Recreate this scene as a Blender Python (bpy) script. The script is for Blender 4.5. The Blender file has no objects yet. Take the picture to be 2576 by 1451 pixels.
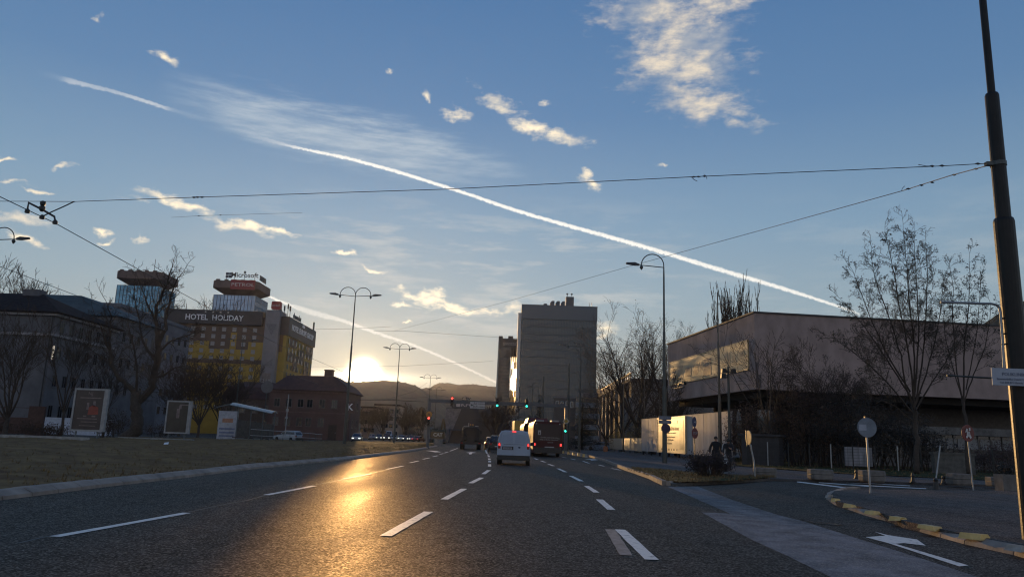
import bpy, math, random
from mathutils import Vector, Matrix, noise as mnoise
R = math.radians
sc = bpy.context.scene
COL = sc.collection
random.seed(7)
# ------------------------------------------------------------------ camera model (picture measured on a 2576 x 1451 grid)
F, CX, CY, EYE = 1910.0, 1288.0, 725.5, 1.35
PITCH, ROLL = math.atan(379 / 1910.0), 0.035

def ray(px, py):
    u, v = px - CX, -(py - CY)
    u0 = u * math.cos(ROLL) - v * math.sin(ROLL)
    v0 = u * math.sin(ROLL) + v * math.cos(ROLL)
    return Vector((u0, F * math.cos(PITCH) - v0 * math.sin(PITCH), F * math.sin(PITCH) + v0 * math.cos(PITCH)))

def W(px, py, d):
    """world point on the line of sight at forward distance d"""
    r = ray(px, py)
    return Vector((r.x / r.y * d, d, EYE + r.z / r.y * d))

def G(px, py, z=0.0):
    """world point where the line of sight meets height z"""
    r = ray(px, py)
    t = (z - EYE) / r.z
    return Vector((r.x * t, r.y * t, z))

def Gd(px, d, z=0.0):
    """point at height z on picture column px (near its foot) at distance d"""
    p = W(px, 1104 + 0.035 * (px - 1288), d)
    return Vector((p.x, d, z))

def zat(px, py, d):
    return W(px, py, d).z

def azel(px, py):
    r = ray(px, py).normalized()
    return math.degrees(math.atan2(r.x, r.y)), math.degrees(math.asin(r.z))

cam_data = bpy.data.cameras.new("camera")
cam = bpy.data.objects.new("camera", cam_data)
COL.objects.link(cam)
cam_data.sensor_width = 36.0
cam_data.lens = 36.0 * F / 2576.0
cam_data.clip_start = 0.1
cam_data.clip_end = 20000
_r = (ray(CX + 1, CY) - ray(CX, CY)).normalized()
_u = (ray(CX, CY - 1) - ray(CX, CY)).normalized()
_f = ray(CX, CY).normalized()
M = Matrix((( _r.x, _u.x, -_f.x, 0), (_r.y, _u.y, -_f.y, 0), (_r.z, _u.z, -_f.z, EYE), (0, 0, 0, 1)))
cam.matrix_world = M
sc.camera = cam

# ------------------------------------------------------------------ materials
MATS = {}
def mat(name, color, rough=0.7, var=0.25, scale=3.0, metallic=0.0, spec=0.5, bump=0.0, bscale=30.0, emit=None, estr=0.0, second=None, stretch=None):
    """procedural principled material: base colour varied by noise, optional bump"""
    if name in MATS: return MATS[name]
    m = bpy.data.materials.new(name); m.use_nodes = True
    nt = m.node_tree; b = nt.nodes["Principled BSDF"]
    b.inputs["Roughness"].default_value = rough
    b.inputs["Metallic"].default_value = metallic
    b.inputs["Specular IOR Level"].default_value = spec
    tc = nt.nodes.new("ShaderNodeTexCoord")
    src = tc.outputs["Object"]
    if stretch:
        mp = nt.nodes.new("ShaderNodeMapping"); mp.inputs["Scale"].default_value = stretch
        nt.links.new(src, mp.inputs[0]); src = mp.outputs[0]
    n = nt.nodes.new("ShaderNodeTexNoise"); n.inputs["Scale"].default_value = scale; n.inputs["Detail"].default_value = 6.0
    n.inputs["Roughness"].default_value = 0.62
    nt.links.new(src, n.inputs["Vector"])
    r = nt.nodes.new("ShaderNodeValToRGB")
    c = Vector(color)
    lo = c * (1 - var); hi = second if second else c * (1 + var)
    r.color_ramp.elements[0].position = 0.3; r.color_ramp.elements[1].position = 0.7
    r.color_ramp.elements[0].color = (*lo, 1); r.color_ramp.elements[1].color = (*[min(1, k) for k in hi], 1)
    nt.links.new(n.outputs["Fac"], r.inputs[0]); nt.links.new(r.outputs[0], b.inputs["Base Color"])
    if bump:
        n2 = nt.nodes.new("ShaderNodeTexNoise"); n2.inputs["Scale"].default_value = bscale; n2.inputs["Detail"].default_value = 4
        nt.links.new(src, n2.inputs["Vector"])
        bp = nt.nodes.new("ShaderNodeBump"); bp.inputs["Strength"].default_value = bump; bp.inputs["Distance"].default_value = 0.02
        nt.links.new(n2.outputs["Fac"], bp.inputs["Height"]); nt.links.new(bp.outputs[0], b.inputs["Normal"])
    if emit:
        b.inputs["Emission Color"].default_value = (*emit, 1); b.inputs["Emission Strength"].default_value = estr
    MATS[name] = m
    return m

# ------------------------------------------------------------------ mesh builder
class MB:
    def __init__(s): s.v = []; s.f = []; s.mi = []; s.m = 0; s.smooth = False; s.sm = []
    def add(s, verts, faces):
        o = len(s.v); s.v.extend([tuple(p) for p in verts])
        for f in faces:
            s.f.append(tuple(i + o for i in f)); s.mi.append(s.m); s.sm.append(s.smooth)
        return s
    def box(s, c, size, rz=0.0, top=None, M=None):
        """box centred at c; top = (sx, sy) scale of the upper face"""
        x, y, z = size[0] / 2, size[1] / 2, size[2] / 2
        tx, ty = top if top else (1, 1)
        vs = [(-x, -y, -z), (x, -y, -z), (x, y, -z), (-x, y, -z), (-x * tx, -y * ty, z), (x * tx, -y * ty, z), (x * tx, y * ty, z), (-x * tx, y * ty, z)]
        ca, sa = math.cos(rz), math.sin(rz)
        vs = [Vector((a * ca - b * sa, a * sa + b * ca, k)) for a, b, k in vs]
        if M is not None: vs = [M @ p for p in vs]
        vs = [p + Vector(c) for p in vs]
        return s.add(vs, [(0, 3, 2, 1), (4, 5, 6, 7), (0, 1, 5, 4), (1, 2, 6, 5), (2, 3, 7, 6), (3, 0, 4, 7)])
    def bb(s, a, b):
        return s.box([(a[i] + b[i]) / 2 for i in range(3)], [abs(b[i] - a[i]) for i in range(3)])
    def tube(s, pts, rad, n=6, cap=True):
        pts = [Vector(p) for p in pts]
        if not isinstance(rad, (list, tuple)): rad = [rad] * len(pts)
        vs, fs = [], []
        prev = None
        for i, p in enumerate(pts):
            t = (pts[min(i + 1, len(pts) - 1)] - pts[max(i - 1, 0)])
            if t.length < 1e-9: t = Vector((0, 0, 1))
            t.normalize()
            a = prev if prev is not None else (Vector((1, 0, 0)) if abs(t.x) < 0.9 else Vector((0, 1, 0)))
            a = a - t * a.dot(t)
            if a.length < 1e-6: a = t.orthogonal()
            a.normalize(); prev = a; b = t.cross(a)
            for k in range(n):
                q = 2 * math.pi * k / n
                vs.append(p + (a * math.cos(q) + b * math.sin(q)) * rad[i])
        for i in range(len(pts) - 1):
            for k in range(n):
                k2 = (k + 1) % n
                fs.append((i * n + k, i * n + k2, (i + 1) * n + k2, (i + 1) * n + k))
        if cap:
            fs.append(tuple(range(n - 1, -1, -1))); fs.append(tuple((len(pts) - 1) * n + k for k in range(n)))
        return s.add(vs, fs)
    def lathe(s, prof, n=12, c=(0, 0, 0), M=None):
        """prof: list of (r, z)"""
        vs, fs = [], []
        for r, z in prof:
            for k in range(n):
                q = 2 * math.pi * k / n
                p = Vector((r * math.cos(q), r * math.sin(q), z))
                if M is not None: p = M @ p
                vs.append(p + Vector(c))
        for i in range(len(prof) - 1):
            for k in range(n):
                k2 = (k + 1) % n
                fs.append((i * n + k, i * n + k2, (i + 1) * n + k2, (i + 1) * n + k))
        fs.append(tuple(range(n - 1, -1, -1))); fs.append(tuple((len(prof) - 1) * n + k for k in range(n)))
        return s.add(vs, fs)
    def prism(s, poly, a, b, axis='y'):
        """poly of 2-D points extruded from a to b along axis ('x': poly=(y,z), 'y': (x,z), 'z': (x,y))"""
        mk = {'x': lambda p, t: (t, p[0], p[1]), 'y': lambda p, t: (p[0], t, p[1]), 'z': lambda p, t: (p[0], p[1], t)}[axis]
        n = len(poly)
        vs = [mk(p, a) for p in poly] + [mk(p, b) for p in poly]
        fs = [tuple(range(n)), tuple(range(2 * n - 1, n - 1, -1))]
        for i in range(n):
            j = (i + 1) % n
            fs.append((i, n + i, n + j, j))
        return s.add(vs, fs)
    def loft(s, rings, cap=True):
        n = len(rings[0]); vs = [p for r in rings for p in r]; fs = []
        for i in range(len(rings) - 1):
            for k in range(n):
                k2 = (k + 1) % n
                fs.append((i * n + k, i * n + k2, (i + 1) * n + k2, (i + 1) * n + k))
        if cap:
            fs.append(tuple(range(n - 1, -1, -1))); fs.append(tuple((len(rings) - 1) * n + k for k in range(n)))
        return s.add(vs, fs)
    def quad(s, a, b, c, d): return s.add([a, b, c, d], [(0, 1, 2, 3)])
    def text(s, body, size, M, ext=0.02, align='CENTER', bold=0.0, xs=1.0, sp=1.0):
        """raised lettering: letters stand in the local x-z plane facing -y, moved by matrix M"""
        cu = bpy.data.curves.new("lettering", 'FONT'); cu.body = body; cu.size = size; cu.extrude = ext / 2
        cu.align_x = align; cu.align_y = 'CENTER'; cu.offset = bold; cu.resolution_u = 2; cu.space_character = sp
        ob = bpy.data.objects.new("lettering", cu)
        me = bpy.data.meshes.new_from_object(ob)
        T = M @ Matrix.Rotation(R(90), 4, 'X') @ Matrix.Diagonal((xs, 1, 1, 1))
        s.add([T @ v.co for v in me.vertices], [tuple(p.vertices) for p in me.polygons])
        bpy.data.objects.remove(ob); bpy.data.curves.remove(cu); bpy.data.meshes.remove(me)
        return s
    def mesh(s, name, mats):
        me = bpy.data.meshes.new(name)
        me.from_pydata(s.v, [], s.f)
        if not isinstance(mats, (list, tuple)): mats = [mats]
        for m in mats: me.materials.append(m)
        me.polygons.foreach_set("material_index", s.mi)
        me.polygons.foreach_set("use_smooth", s.sm)
        me.update()
        return me
    def build(s, name, mats, parent=None):
        o = bpy.data.objects.new(name, s.mesh(name, mats)); COL.objects.link(o)
        if parent is not None: o.parent = parent
        return o

def tag(o, label=None, cat=None, group=None, kind=None):
    if label: o["label"] = label
    if cat: o["category"] = cat
    if group: o["group"] = group
    if kind: o["kind"] = kind
    return o

def thing(name, label, cat, loc=(0, 0, 0), rz=0.0, group=None):
    o = bpy.data.objects.new(name, None); COL.objects.link(o)
    o.location = loc; o.rotation_euler = (0, 0, rz); o.empty_display_size = 0.3
    return tag(o, label, cat, group)

def solo(name, mb, m, label, cat, loc=(0, 0, 0), rz=0.0, group=None):
    o = mb.build(name, m); o.location = loc; o.rotation_euler = (0, 0, rz)
    return tag(o, label, cat, group)

def struct(name, mb, m):
    return tag(mb.build(name, m), kind='structure')

def inst(me, name, parent, loc, rot=(0, 0, 0), scale=(1, 1, 1)):
    """a further part sharing one mesh"""
    o = bpy.data.objects.new(name, me); COL.objects.link(o); o.parent = parent
    o.location = loc; o.rotation_euler = rot; o.scale = scale
    return o

def dup(root, label=None, loc=None, rz=None, scale=None, group=None):
    def cp(o, par):
        c = o.copy(); COL.objects.link(c)
        if par is not None: c.parent = par
        for ch in o.children: cp(ch, c)
        return c
    c = cp(root, None)
    if label: c["label"] = label
    if group: c["group"] = group
    if loc is not None: c.location = loc
    if rz is not None: c.rotation_euler = (0, 0, rz)
    if scale is not None: c.scale = (scale,) * 3 if not isinstance(scale, (tuple, list)) else scale
    return c

SUN_AZ, SUN_EL = azel(915, 943)
# ------------------------------------------------------------------ sky, sun, exposure
sc.view_settings.view_transform = 'Standard'; sc.view_settings.look = 'None'
sc.view_settings.gamma = 1.0; sc.view_settings.use_curve_mapping = False
sc.view_settings.exposure = 0.0
sc.cycles.use_denoising = True
sc.cycles.max_bounces = 6; sc.cycles.transparent_max_bounces = 8; sc.cycles.volume_bounces = 0
sc.cycles.sample_clamp_indirect = 4.0; sc.cycles.denoising_prefilter = 'ACCURATE'; sc.cycles.denoising_input_passes = 'RGB_ALBEDO_NORMAL'
sc.cycles.pixel_filter_type = 'BLACKMAN_HARRIS'; sc.cycles.filter_width = 1.15
world = bpy.data.worlds.new("World"); sc.world = world; world.use_nodes = True
nt = world.node_tree; ND = nt.nodes; LK = nt.links
bg = ND["Background"]
def nd(t, **k):
    n = ND.new(t)
    for a, v in k.items(): setattr(n, a, v)
    return n
def mth(op, a, b=None, c=None, clamp=False):
    n = nd("ShaderNodeMath", operation=op, use_clamp=clamp)
    for i, x in enumerate((a, b, c)):
        if x is None: continue
        if isinstance(x, (int, float)): n.inputs[i].default_value = x
        else: LK.new(x, n.inputs[i])
    return n.outputs[0]
def sstep(x, lo, hi, a=0.0, b=1.0):
    n = nd("ShaderNodeMapRange", interpolation_type='SMOOTHSTEP')
    LK.new(x, n.inputs[0])
    for i, v in ((1, lo), (2, hi), (3, a), (4, b)):
        if isinstance(v, (int, float)): n.inputs[i].default_value = v
        else: LK.new(v, n.inputs[i])
    return n.outputs[0]
def mixc(fac, a, b, mode='MIX'):
    n = nd("ShaderNodeMix", data_type='RGBA', blend_type=mode)
    for i, x in ((0, fac), (6, a), (7, b)):
        if isinstance(x, (int, float)): n.inputs[i].default_value = x
        elif isinstance(x, tuple): n.inputs[i].default_value = (*x, 1)
        else: LK.new(x, n.inputs[i])
    return n.outputs[2]
def vmul(col, k):
    n = nd("ShaderNodeVectorMath", operation='SCALE')
    if isinstance(col, tuple): n.inputs[0].default_value = col
    else: LK.new(col, n.inputs[0])
    if isinstance(k, (int, float)): n.inputs[3].default_value = k
    else: LK.new(k, n.inputs[3])
    return n.outputs[0]
def vadd(a, b):
    n = nd("ShaderNodeVectorMath", operation='ADD'); LK.new(a, n.inputs[0])
    if isinstance(b, tuple): n.inputs[1].default_value = b
    else: LK.new(b, n.inputs[1])
    return n.outputs[0]
sky = nd("ShaderNodeTexSky", sky_type='NISHITA', sun_disc=False)
sky.sun_elevation = R(SUN_EL); sky.sun_rotation = R(SUN_AZ)
sky.altitude = 500; sky.air_density = 1.0; sky.dust_density = 0.4; sky.ozone_density = 2.5
tc = nd("ShaderNodeTexCoord"); DIR = tc.outputs["Generated"]
sep = nd("ShaderNodeSeparateXYZ"); LK.new(DIR, sep.inputs[0])
AZ = mth('MULTIPLY', mth('ARCTAN2', sep.outputs[0], sep.outputs[1]), 180 / math.pi)
EL = mth('MULTIPLY', mth('ARCSINE', sep.outputs[2]), 180 / math.pi)
comb = nd("ShaderNodeCombineXYZ"); LK.new(AZ, comb.inputs[0]); LK.new(EL, comb.inputs[1]); AE = comb.outputs[0]
def tex(scale, detail, src=None, sx=1.0, sy=1.0, rot=0.0, rough=0.6, dist=0.0):
    mp = nd("ShaderNodeMapping", vector_type='POINT'); LK.new(src if src is not None else AE, mp.inputs[0])
    mp.inputs[2].default_value = (0, 0, rot); mp.inputs[3].default_value = (sx, sy, 1)
    n = nd("ShaderNodeTexNoise", noise_dimensions='2D'); LK.new(mp.outputs[0], n.inputs["Vector"])
    n.inputs["Scale"].default_value = scale; n.inputs["Detail"].default_value = detail
    n.inputs["Roughness"].default_value = rough; n.inputs["Distortion"].default_value = dist
    return n
sun_d = Vector((math.sin(R(SUN_AZ)) * math.cos(R(SUN_EL)), math.cos(R(SUN_AZ)) * math.cos(R(SUN_EL)), math.sin(R(SUN_EL))))
dt = nd("ShaderNodeVectorMath", operation='DOT_PRODUCT'); LK.new(DIR, dt.inputs[0]); dt.inputs[1].default_value = sun_d
ANG = mth('MULTIPLY', mth('ARCCOSINE', mth('MINIMUM', dt.outputs["Value"], 0.999999)), 180 / math.pi)
def expo(x, k):   # exp(-x/k)
    return mth('EXPONENT', mth('MULTIPLY', x, -1.0 / k))
SKYK = 0.012
ramp = nd("ShaderNodeValToRGB"); LK.new(mth('DIVIDE', EL, 90.0, clamp=True), ramp.inputs[0])
_st = [(0, (.36, .375, .36)), (6, (.35, .40, .405)), (10, (.305, .40, .46)), (16, (.22, .345, .475)), (24, (.122, .24, .425)), (32, (.086, .195, .39)), (60, (.05, .13, .32)), (90, (.04, .10, .26))]
ramp.color_ramp.elements[0].position = 0; ramp.color_ramp.elements[1].position = 1
for i, (e, c) in enumerate(_st):
    el = ramp.color_ramp.elements[0] if i == 0 else (ramp.color_ramp.elements[-1] if i == len(_st) - 1 else ramp.color_ramp.elements.new(e / 90.0))
    el.position = e / 90.0; el.color = (*c, 1)
base = vmul(ramp.outputs[0], sstep(ANG, 0.0, 120.0, 0.98, 0.75))
base = vadd(base, vmul(sky.outputs[0], SKYK))
# pale rose light of the sky opposite the low sun
base = vadd(base, vmul((0.45, 0.39, 0.37), mth('MULTIPLY', sstep(ANG, 60.0, 130.0), mth('EXPONENT', mth('MULTIPLY', mth('MAXIMUM', EL, 0.0), -1 / 22.0)))))
# aureole: the sun's own glare in the air around it
g1 = vmul((1.0, 0.86, 0.56), mth('MULTIPLY', mth('EXPONENT', mth('MULTIPLY', mth('POWER', ANG, 2.0), -1 / 0.42)), 40.0))
g2 = vmul((1.0, 0.78, 0.36), mth('MULTIPLY', expo(ANG, 1.3), 0.7))
g3 = vmul((1.0, 0.74, 0.34), mth('MULTIPLY', expo(ANG, 5.0), 0.12))
base = vadd(vadd(base, g1), vadd(g2, g3))
# --- clouds: each cloud is an ellipse in azimuth / elevation whose rim is eaten away by noise
wn = tex(0.42, 5.0, rough=0.52)
wv = nd("ShaderNodeVectorMath", operation='SUBTRACT'); LK.new(wn.outputs["Color"], wv.inputs[0]); wv.inputs[1].default_value = (0.5, 0.5, 0.5)
def warp(k):
    n = nd("ShaderNodeVectorMath", operation='MULTIPLY_ADD'); LK.new(wv.outputs[0], n.inputs[0])
    n.inputs[1].default_value = (k, k * 0.7, 0); LK.new(AE, n.inputs[2]); return n.outputs[0]
WARP = warp(2.8)
def ellipse(px, py, rx, ry, ang):
    """picture position (2576 grid), radii in picture units, tilt in degrees (clockwise)"""
    a, e = azel(px, py)
    a2, e2 = azel(px + 10 * math.cos(R(ang)), py + 10 * math.sin(R(ang)))
    th = math.atan2(e2 - e, a2 - a)
    k = math.hypot(e2 - e, a2 - a) / 10
    mp = nd("ShaderNodeMapping", vector_type='TEXTURE'); LK.new(WARP, mp.inputs[0])
    mp.inputs[1].default_value = (a, e, 0); mp.inputs[2].default_value = (0, 0, th); mp.inputs[3].default_value = (rx * k, ry * k, 1)
    ln = nd("ShaderNodeVectorMath", operation='LENGTH'); LK.new(mp.outputs[0], ln.inputs[0])
    return ln.outputs["Value"]
fine = tex(0.8, 7.0, sx=0.7, sy=1.9, rot=R(12), rough=0.61)
FN = fine.outputs["Fac"]
def cloudset(lst, soft, amp):
    d = None
    for c in lst:
        e = ellipse(*c[:5])
        if len(c) > 5: e = mth('ADD', e, c[5])
        d = e if d is None else mth('MINIMUM', d, e)
    den = mth('ADD', mth('SUBTRACT', 1.0, d), mth('MULTIPLY', mth('SUBTRACT', FN, 0.5), amp))
    return sstep(den, 0.0, soft)
big = [(1640, 25, 195, 75, 4), (1800, 5, 130, 38, -3), (1720, 105, 190, 95, -15), (1670, 165, 150, 85, 0), (1750, 150, 150, 90, 10), (1710, 225, 100, 36, 15),
       (1770, 268, 145, 42, 3), (1865, 312, 105, 26, 2, 0.2)]
mid = [(1255, 262, 85, 26, 33), (1330, 318, 60, 30, 25), (1420, 345, 75, 20, 14), (1370, 258, 30, 16, 0, 0.35), (1146, 285, 36, 24, 10), (1072, 243, 18, 12, 20),
       (1470, 445, 26, 22, 20), (1488, 462, 30, 16, 5), (430, 145, 46, 20, 10, 0.1), (975, 185, 22, 12, 10, 0.25), (1660, 412, 22, 8, -10, 0.3),
       (30, 400, 40, 9, 0), (158, 430, 38, 9, 5), (45, 462, 55, 11, 8), (95, 485, 60, 9, 12, 0.2), (40, 545, 110, 24, 8, 0.05), (60, 605, 70, 22, 25), (105, 620, 30, 20, 10),
       (245, 578, 30, 12, 12), (268, 600, 24, 10, -10, 0.1), (340, 599, 34, 11, 0), (400, 500, 80, 22, 14), (480, 530, 90, 20, 18), (600, 568, 140, 20, 12), (700, 582, 70, 12, 6),
       (880, 643, 34, 9, 12), (945, 678, 40, 8, 18), (1060, 738, 80, 18, 8), (1100, 756, 95, 18, 10), (1170, 778, 110, 13, 4), (1235, 775, 60, 12, 4), (1012, 760, 46, 9, 10),
       (1300, 775, 40, 20, 0), (1018, 811, 16, 7, 0), (1525, 828, 45, 26, 15, 0.05), (1520, 850, 30, 12, 0), (240, 35, 30, 14, 20, 0.3)]
DB = cloudset(big, 1.25, 1.5)
DM = cloudset(mid, 1.15, 1.75)
lit = tex(0.30, 6.0, sx=.8, sy=1.5, rot=R(15), rough=0.55)
shade = sstep(lit.outputs["Fac"], 0.40, 0.60)
glow_near = expo(ANG, 16.0)
ccol = mixc(shade, (0.40, 0.43, 0.48), (0.84, 0.73, 0.58))
ccol2 = mixc(shade, (0.60, 0.57, 0.52), (0.95, 0.82, 0.62))
ccol2 = vadd(ccol2, vmul((1.0, 0.8, 0.45), mth('MULTIPLY', glow_near, 0.9)))
# --- contrails and cirrus: elevation given as a curve of azimuth
A0, A1, E0, E1 = -36.0, 36.0, 0.0, 34.0
def curve(pts, lo, hi):
    n = nd("ShaderNodeFloatCurve"); mp = n.mapping; c = mp.curves[0]
    pts = sorted(pts)
    q = [((a - A0) / (A1 - A0), (v - lo) / (hi - lo)) for a, v in pts]
    c.points[0].location = q[0]; c.points[1].location = q[-1]
    for p in q[1:-1]: c.points.new(*p)
    for p in c.points: p.handle_type = 'AUTO'
    mp.use_clip = False; mp.update()
    LK.new(mth('DIVIDE', mth('SUBTRACT', AZ, A0), A1 - A0), n.inputs[1])
    return mth('ADD', mth('MULTIPLY', n.outputs[0], hi - lo), lo)
def pcurve(pix): return curve([azel(x, y) for x, y in pix], E0, E1)
def vcurve(pix, lo=0.0, hi=1.0): return curve([(azel(x, y)[0], v) for x, y, v in pix], lo, hi)
wob = tex(3.2, 6.0, rough=0.75)
WB = mth('MULTIPLY', mth('SUBTRACT', wob.outputs["Fac"], 0.5), 0.26)
def trail(pix, width, inten):
    dy = mth('ABSOLUTE', mth('SUBTRACT', mth('ADD', EL, WB), pcurve(pix)))
    rel = mth('DIVIDE', dy, vcurve(width, 0.0, 2.0))
    return mth('MULTIPLY', mth('MULTIPLY', sstep(rel, 0.30, 1.0, 1.0, 0.0), sstep(wob.outputs['Fac'], 0.25, 0.6, 0.72, 1.0)), vcurve(inten))
t1 = trail([(560, 318), (720, 365), (900, 405), (1120, 470), (1300, 530), (1600, 615), (1850, 690), (2000, 735), (2150, 785), (2200, 805)],
           [(560, 318, .4), (720, 365, .15), (900, 405, .17), (1300, 530, .19), (1850, 690, .23), (2000, 735, .19), (2150, 785, .12), (2250, 800, .1)],
           [(560, 318, 0), (690, 355, .15), (760, 375, .65), (860, 398, .86), (1300, 530, .88), (1850, 690, .82), (2000, 735, .78), (2120, 775, .6), (2170, 790, 0)])
t2 = trail([(90, 180), (160, 200), (300, 235), (425, 274), (520, 300)], [(90, 180, .4), (160, 200, .24), (425, 274, .17), (520, 300, .3)],
           [(90, 180, 0), (150, 196, .05), (200, 210, .30), (260, 225, .26), (380, 262, .38), (430, 276, .10), (520, 300, 0)])
t3 = trail([(640, 728), (760, 778), (860, 806), (950, 838), (1050, 872), (1150, 915), (1245, 960)],
           [(640, 728, .12), (720, 760, .14), (780, 782, .30), (860, 806, .20), (950, 838, .165), (1050, 872, .15), (1245, 960, .13)],
           [(640, 728, .1), (665, 738, .75), (740, 770, .45), (790, 785, .38), (860, 806, .45), (950, 838, .5), (1245, 960, .35), (1290, 970, 0)])
TR = mth('MAXIMUM', mth('MAXIMUM', t1, t2), t3)
stk = tex(0.9, 6.0, sx=0.22, sy=1.5, rot=R(14), rough=0.62)
up = pcurve([(380, 140), (470, 178), (640, 215), (800, 250), (950, 290), (1100, 330), (1250, 385), (1330, 420)])
lw = pcurve([(380, 250), (470, 285), (560, 325), (720, 378), (850, 408), (1000, 440), (1150, 455), (1330, 455)])
wsp = mth('MULTIPLY', mth('SUBTRACT', stk.outputs["Fac"], 0.5), 2.6)
b_up = sstep(mth('ADD', mth('SUBTRACT', up, EL), wsp), -0.5, 2.0)
b_lw = sstep(mth('ADD', mth('SUBTRACT', EL, lw), mth('MULTIPLY', wsp, 0.6)), -0.7, 1.6)
cir = mth('MULTIPLY', mth('MULTIPLY', b_up, b_lw), vcurve([(400, 150, 0), (520, 200, .45), (640, 280, .85), (900, 340, .95), (1100, 380, .8), (1240, 400, .5), (1340, 420, 0)]))
cir = mth('MULTIPLY', cir, sstep(stk.outputs["Fac"], 0.28, 0.75, 0.26, 0.62))
# thin veil cirrus low over the town
veil = tex(0.45, 5.0, sx=0.3, sy=1.6, rot=R(-6), rough=0.6)
vl = mth('MULTIPLY', mth('MULTIPLY', sstep(veil.outputs["Fac"], 0.46, 0.72), sstep(EL, 4.0, 9.0)), sstep(EL, 13.0, 19.0, 0.5, 0.0))
vl = mth('MULTIPLY', vl, sstep(AZ, -26.0, -12.0))
vl = mth('MULTIPLY', vl, sstep(AZ, 4.0, 16.0, 1.0, 0.25))
col = mixc(vl, base, (0.66, 0.66, 0.62))
col = mixc(cir, col, (0.66, 0.72, 0.74))
col = mixc(DB, col, ccol); col = mixc(DM, col, ccol2)
col = mixc(TR, col, (1.15, 1.1, 1.0))
# bright streak of low cloud along the ridge beside the sun
rg = mth('MULTIPLY', mth('EXPONENT', mth('MULTIPLY', mth('POWER', mth('SUBTRACT', EL, 4.15), 2.0), -1 / 0.16)),
         mth('EXPONENT', mth('MULTIPLY', mth('ABSOLUTE', mth('SUBTRACT', AZ, SUN_AZ)), -1 / 2.6)))
col = vadd(col, vmul((1.0, 0.88, 0.62), mth('MULTIPLY', rg, 1.6)))
LK.new(col, bg.inputs["Color"]); bg.inputs["Strength"].default_value = 1.0
world.cycles.sampling_method = 'MANUAL'; world.cycles.sample_map_resolution = 512
sun_data = bpy.data.lights.new("sun", 'SUN'); sun = bpy.data.objects.new("sun", sun_data); COL.objects.link(sun)
sun_data.energy = 2.6; sun_data.angle = R(0.53); sun_data.color = (1.0, 0.58, 0.22)
sun.rotation_euler = sun_d.to_track_quat('Z', 'Y').to_euler()
mb = MB(); mb.box((0, 0, -0.55), (6000, 6000, 1.0)); struct("ground", mb, mat("earth", (0.05, 0.048, 0.045), 0.9))
def hill(name, d, pix, m, depth=900, seed=0, tree=6.0, nx=240, below=None):
    ridge = [W(x, y, d) for x, y in pix]
    def zr(x):
        for a, b in zip(ridge, ridge[1:]):
            if a.x <= x <= b.x:
                t = (x - a.x) / max(1e-6, b.x - a.x); t = t * t * (3 - 2 * t) if False else t
                return a.z + (b.z - a.z) * t
        return ridge[0].z if x < ridge[0].x else ridge[-1].z
    x0, x1 = ridge[0].x, ridge[-1].x
    prof = [(-1.0, 0.0), (-0.8, 0.14), (-0.6, 0.32), (-0.4, 0.55), (-0.2, 0.8), (-0.08, 0.94), (0, 1.0), (0.1, 0.9), (0.5, 0.3)]
    vs, fs = [], []
    for j, (t, h) in enumerate(prof):
        for i in range(nx + 1):
            x = x0 + (x1 - x0) * i / nx
            edge = min(1.0, 8 * min(i, nx - i) / nx + 0.02)
            z = zr(x) * h
            if 0 < h < 1: z += mnoise.noise(Vector((x * 0.004, t * 3 + seed, 0))) * zr(x) * 0.10
            if j == 6: z += mnoise.noise(Vector((x * 0.03, seed, 0))) * tree * 0.5 + max(0, mnoise.noise(Vector((x * 0.35, seed, 3)))) * tree
            vs.append((x, d + t * depth, z if h else -1.0))
    n = nx + 1
    for j in range(len(prof) - 1):
        for i in range(nx): fs.append((j * n + i, j * n + i + 1, (j + 1) * n + i + 1, (j + 1) * n + i))
    mb = MB(); mb.smooth = True; mb.add(vs, fs)
    return struct(name, mb, m)
hm = mat("wooded_slope", (0.045, 0.05, 0.03), 0.95, var=0.5, scale=0.02, spec=0.1)
hill("hills", 2400, [(150, 960), (500, 985), (740, 975), (800, 968), (880, 961), (956, 957), (1006, 960), (1040, 968), (1059, 977), (1075, 990), (1100, 1005), (1140, 1040)], hm, seed=1)
hill("hills", 2750, [(900, 1050), (1000, 1010), (1059, 979), (1082, 974), (1091, 968), (1104, 964), (1124, 963), (1156, 967), (1188, 966), (1233, 971), (1300, 985), (1400, 985), (1498, 978), (1538, 971), (1620, 960), (1800, 950), (2200, 960)], hm, seed=2, depth=700, nx=320)
hill("hills", 900, [(1650, 1085), (2000, 1040), (2250, 990), (2380, 940), (2440, 850), (2480, 810), (2504, 795), (2528, 779), (2571, 760), (2680, 700), (2900, 640)], hm, seed=3, depth=300, nx=140, tree=5)
# the air of the valley
hz = bpy.data.materials.new("valley_air"); hz.use_nodes = True
t_ = hz.node_tree
for n in list(t_.nodes):
    if n.type == 'BSDF_PRINCIPLED': t_.nodes.remove(n)
pv = t_.nodes.new("ShaderNodeVolumePrincipled"); out = [n for n in t_.nodes if n.type == 'OUTPUT_MATERIAL'][0]
pv.inputs["Color"].default_value = (0.74, 0.78, 1.0, 1); pv.inputs["Density"].default_value = 0.000048; pv.inputs["Anisotropy"].default_value = 0.70
t_.links.new(pv.outputs[0], out.inputs["Volume"])
mb = MB(); mb.bb((-3200, -3200, -2.0), (3200, 3600, 205)); o = mb.build("haze", hz); tag(o, "thin blue haze filling the valley", "haze", kind='stuff')
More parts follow.
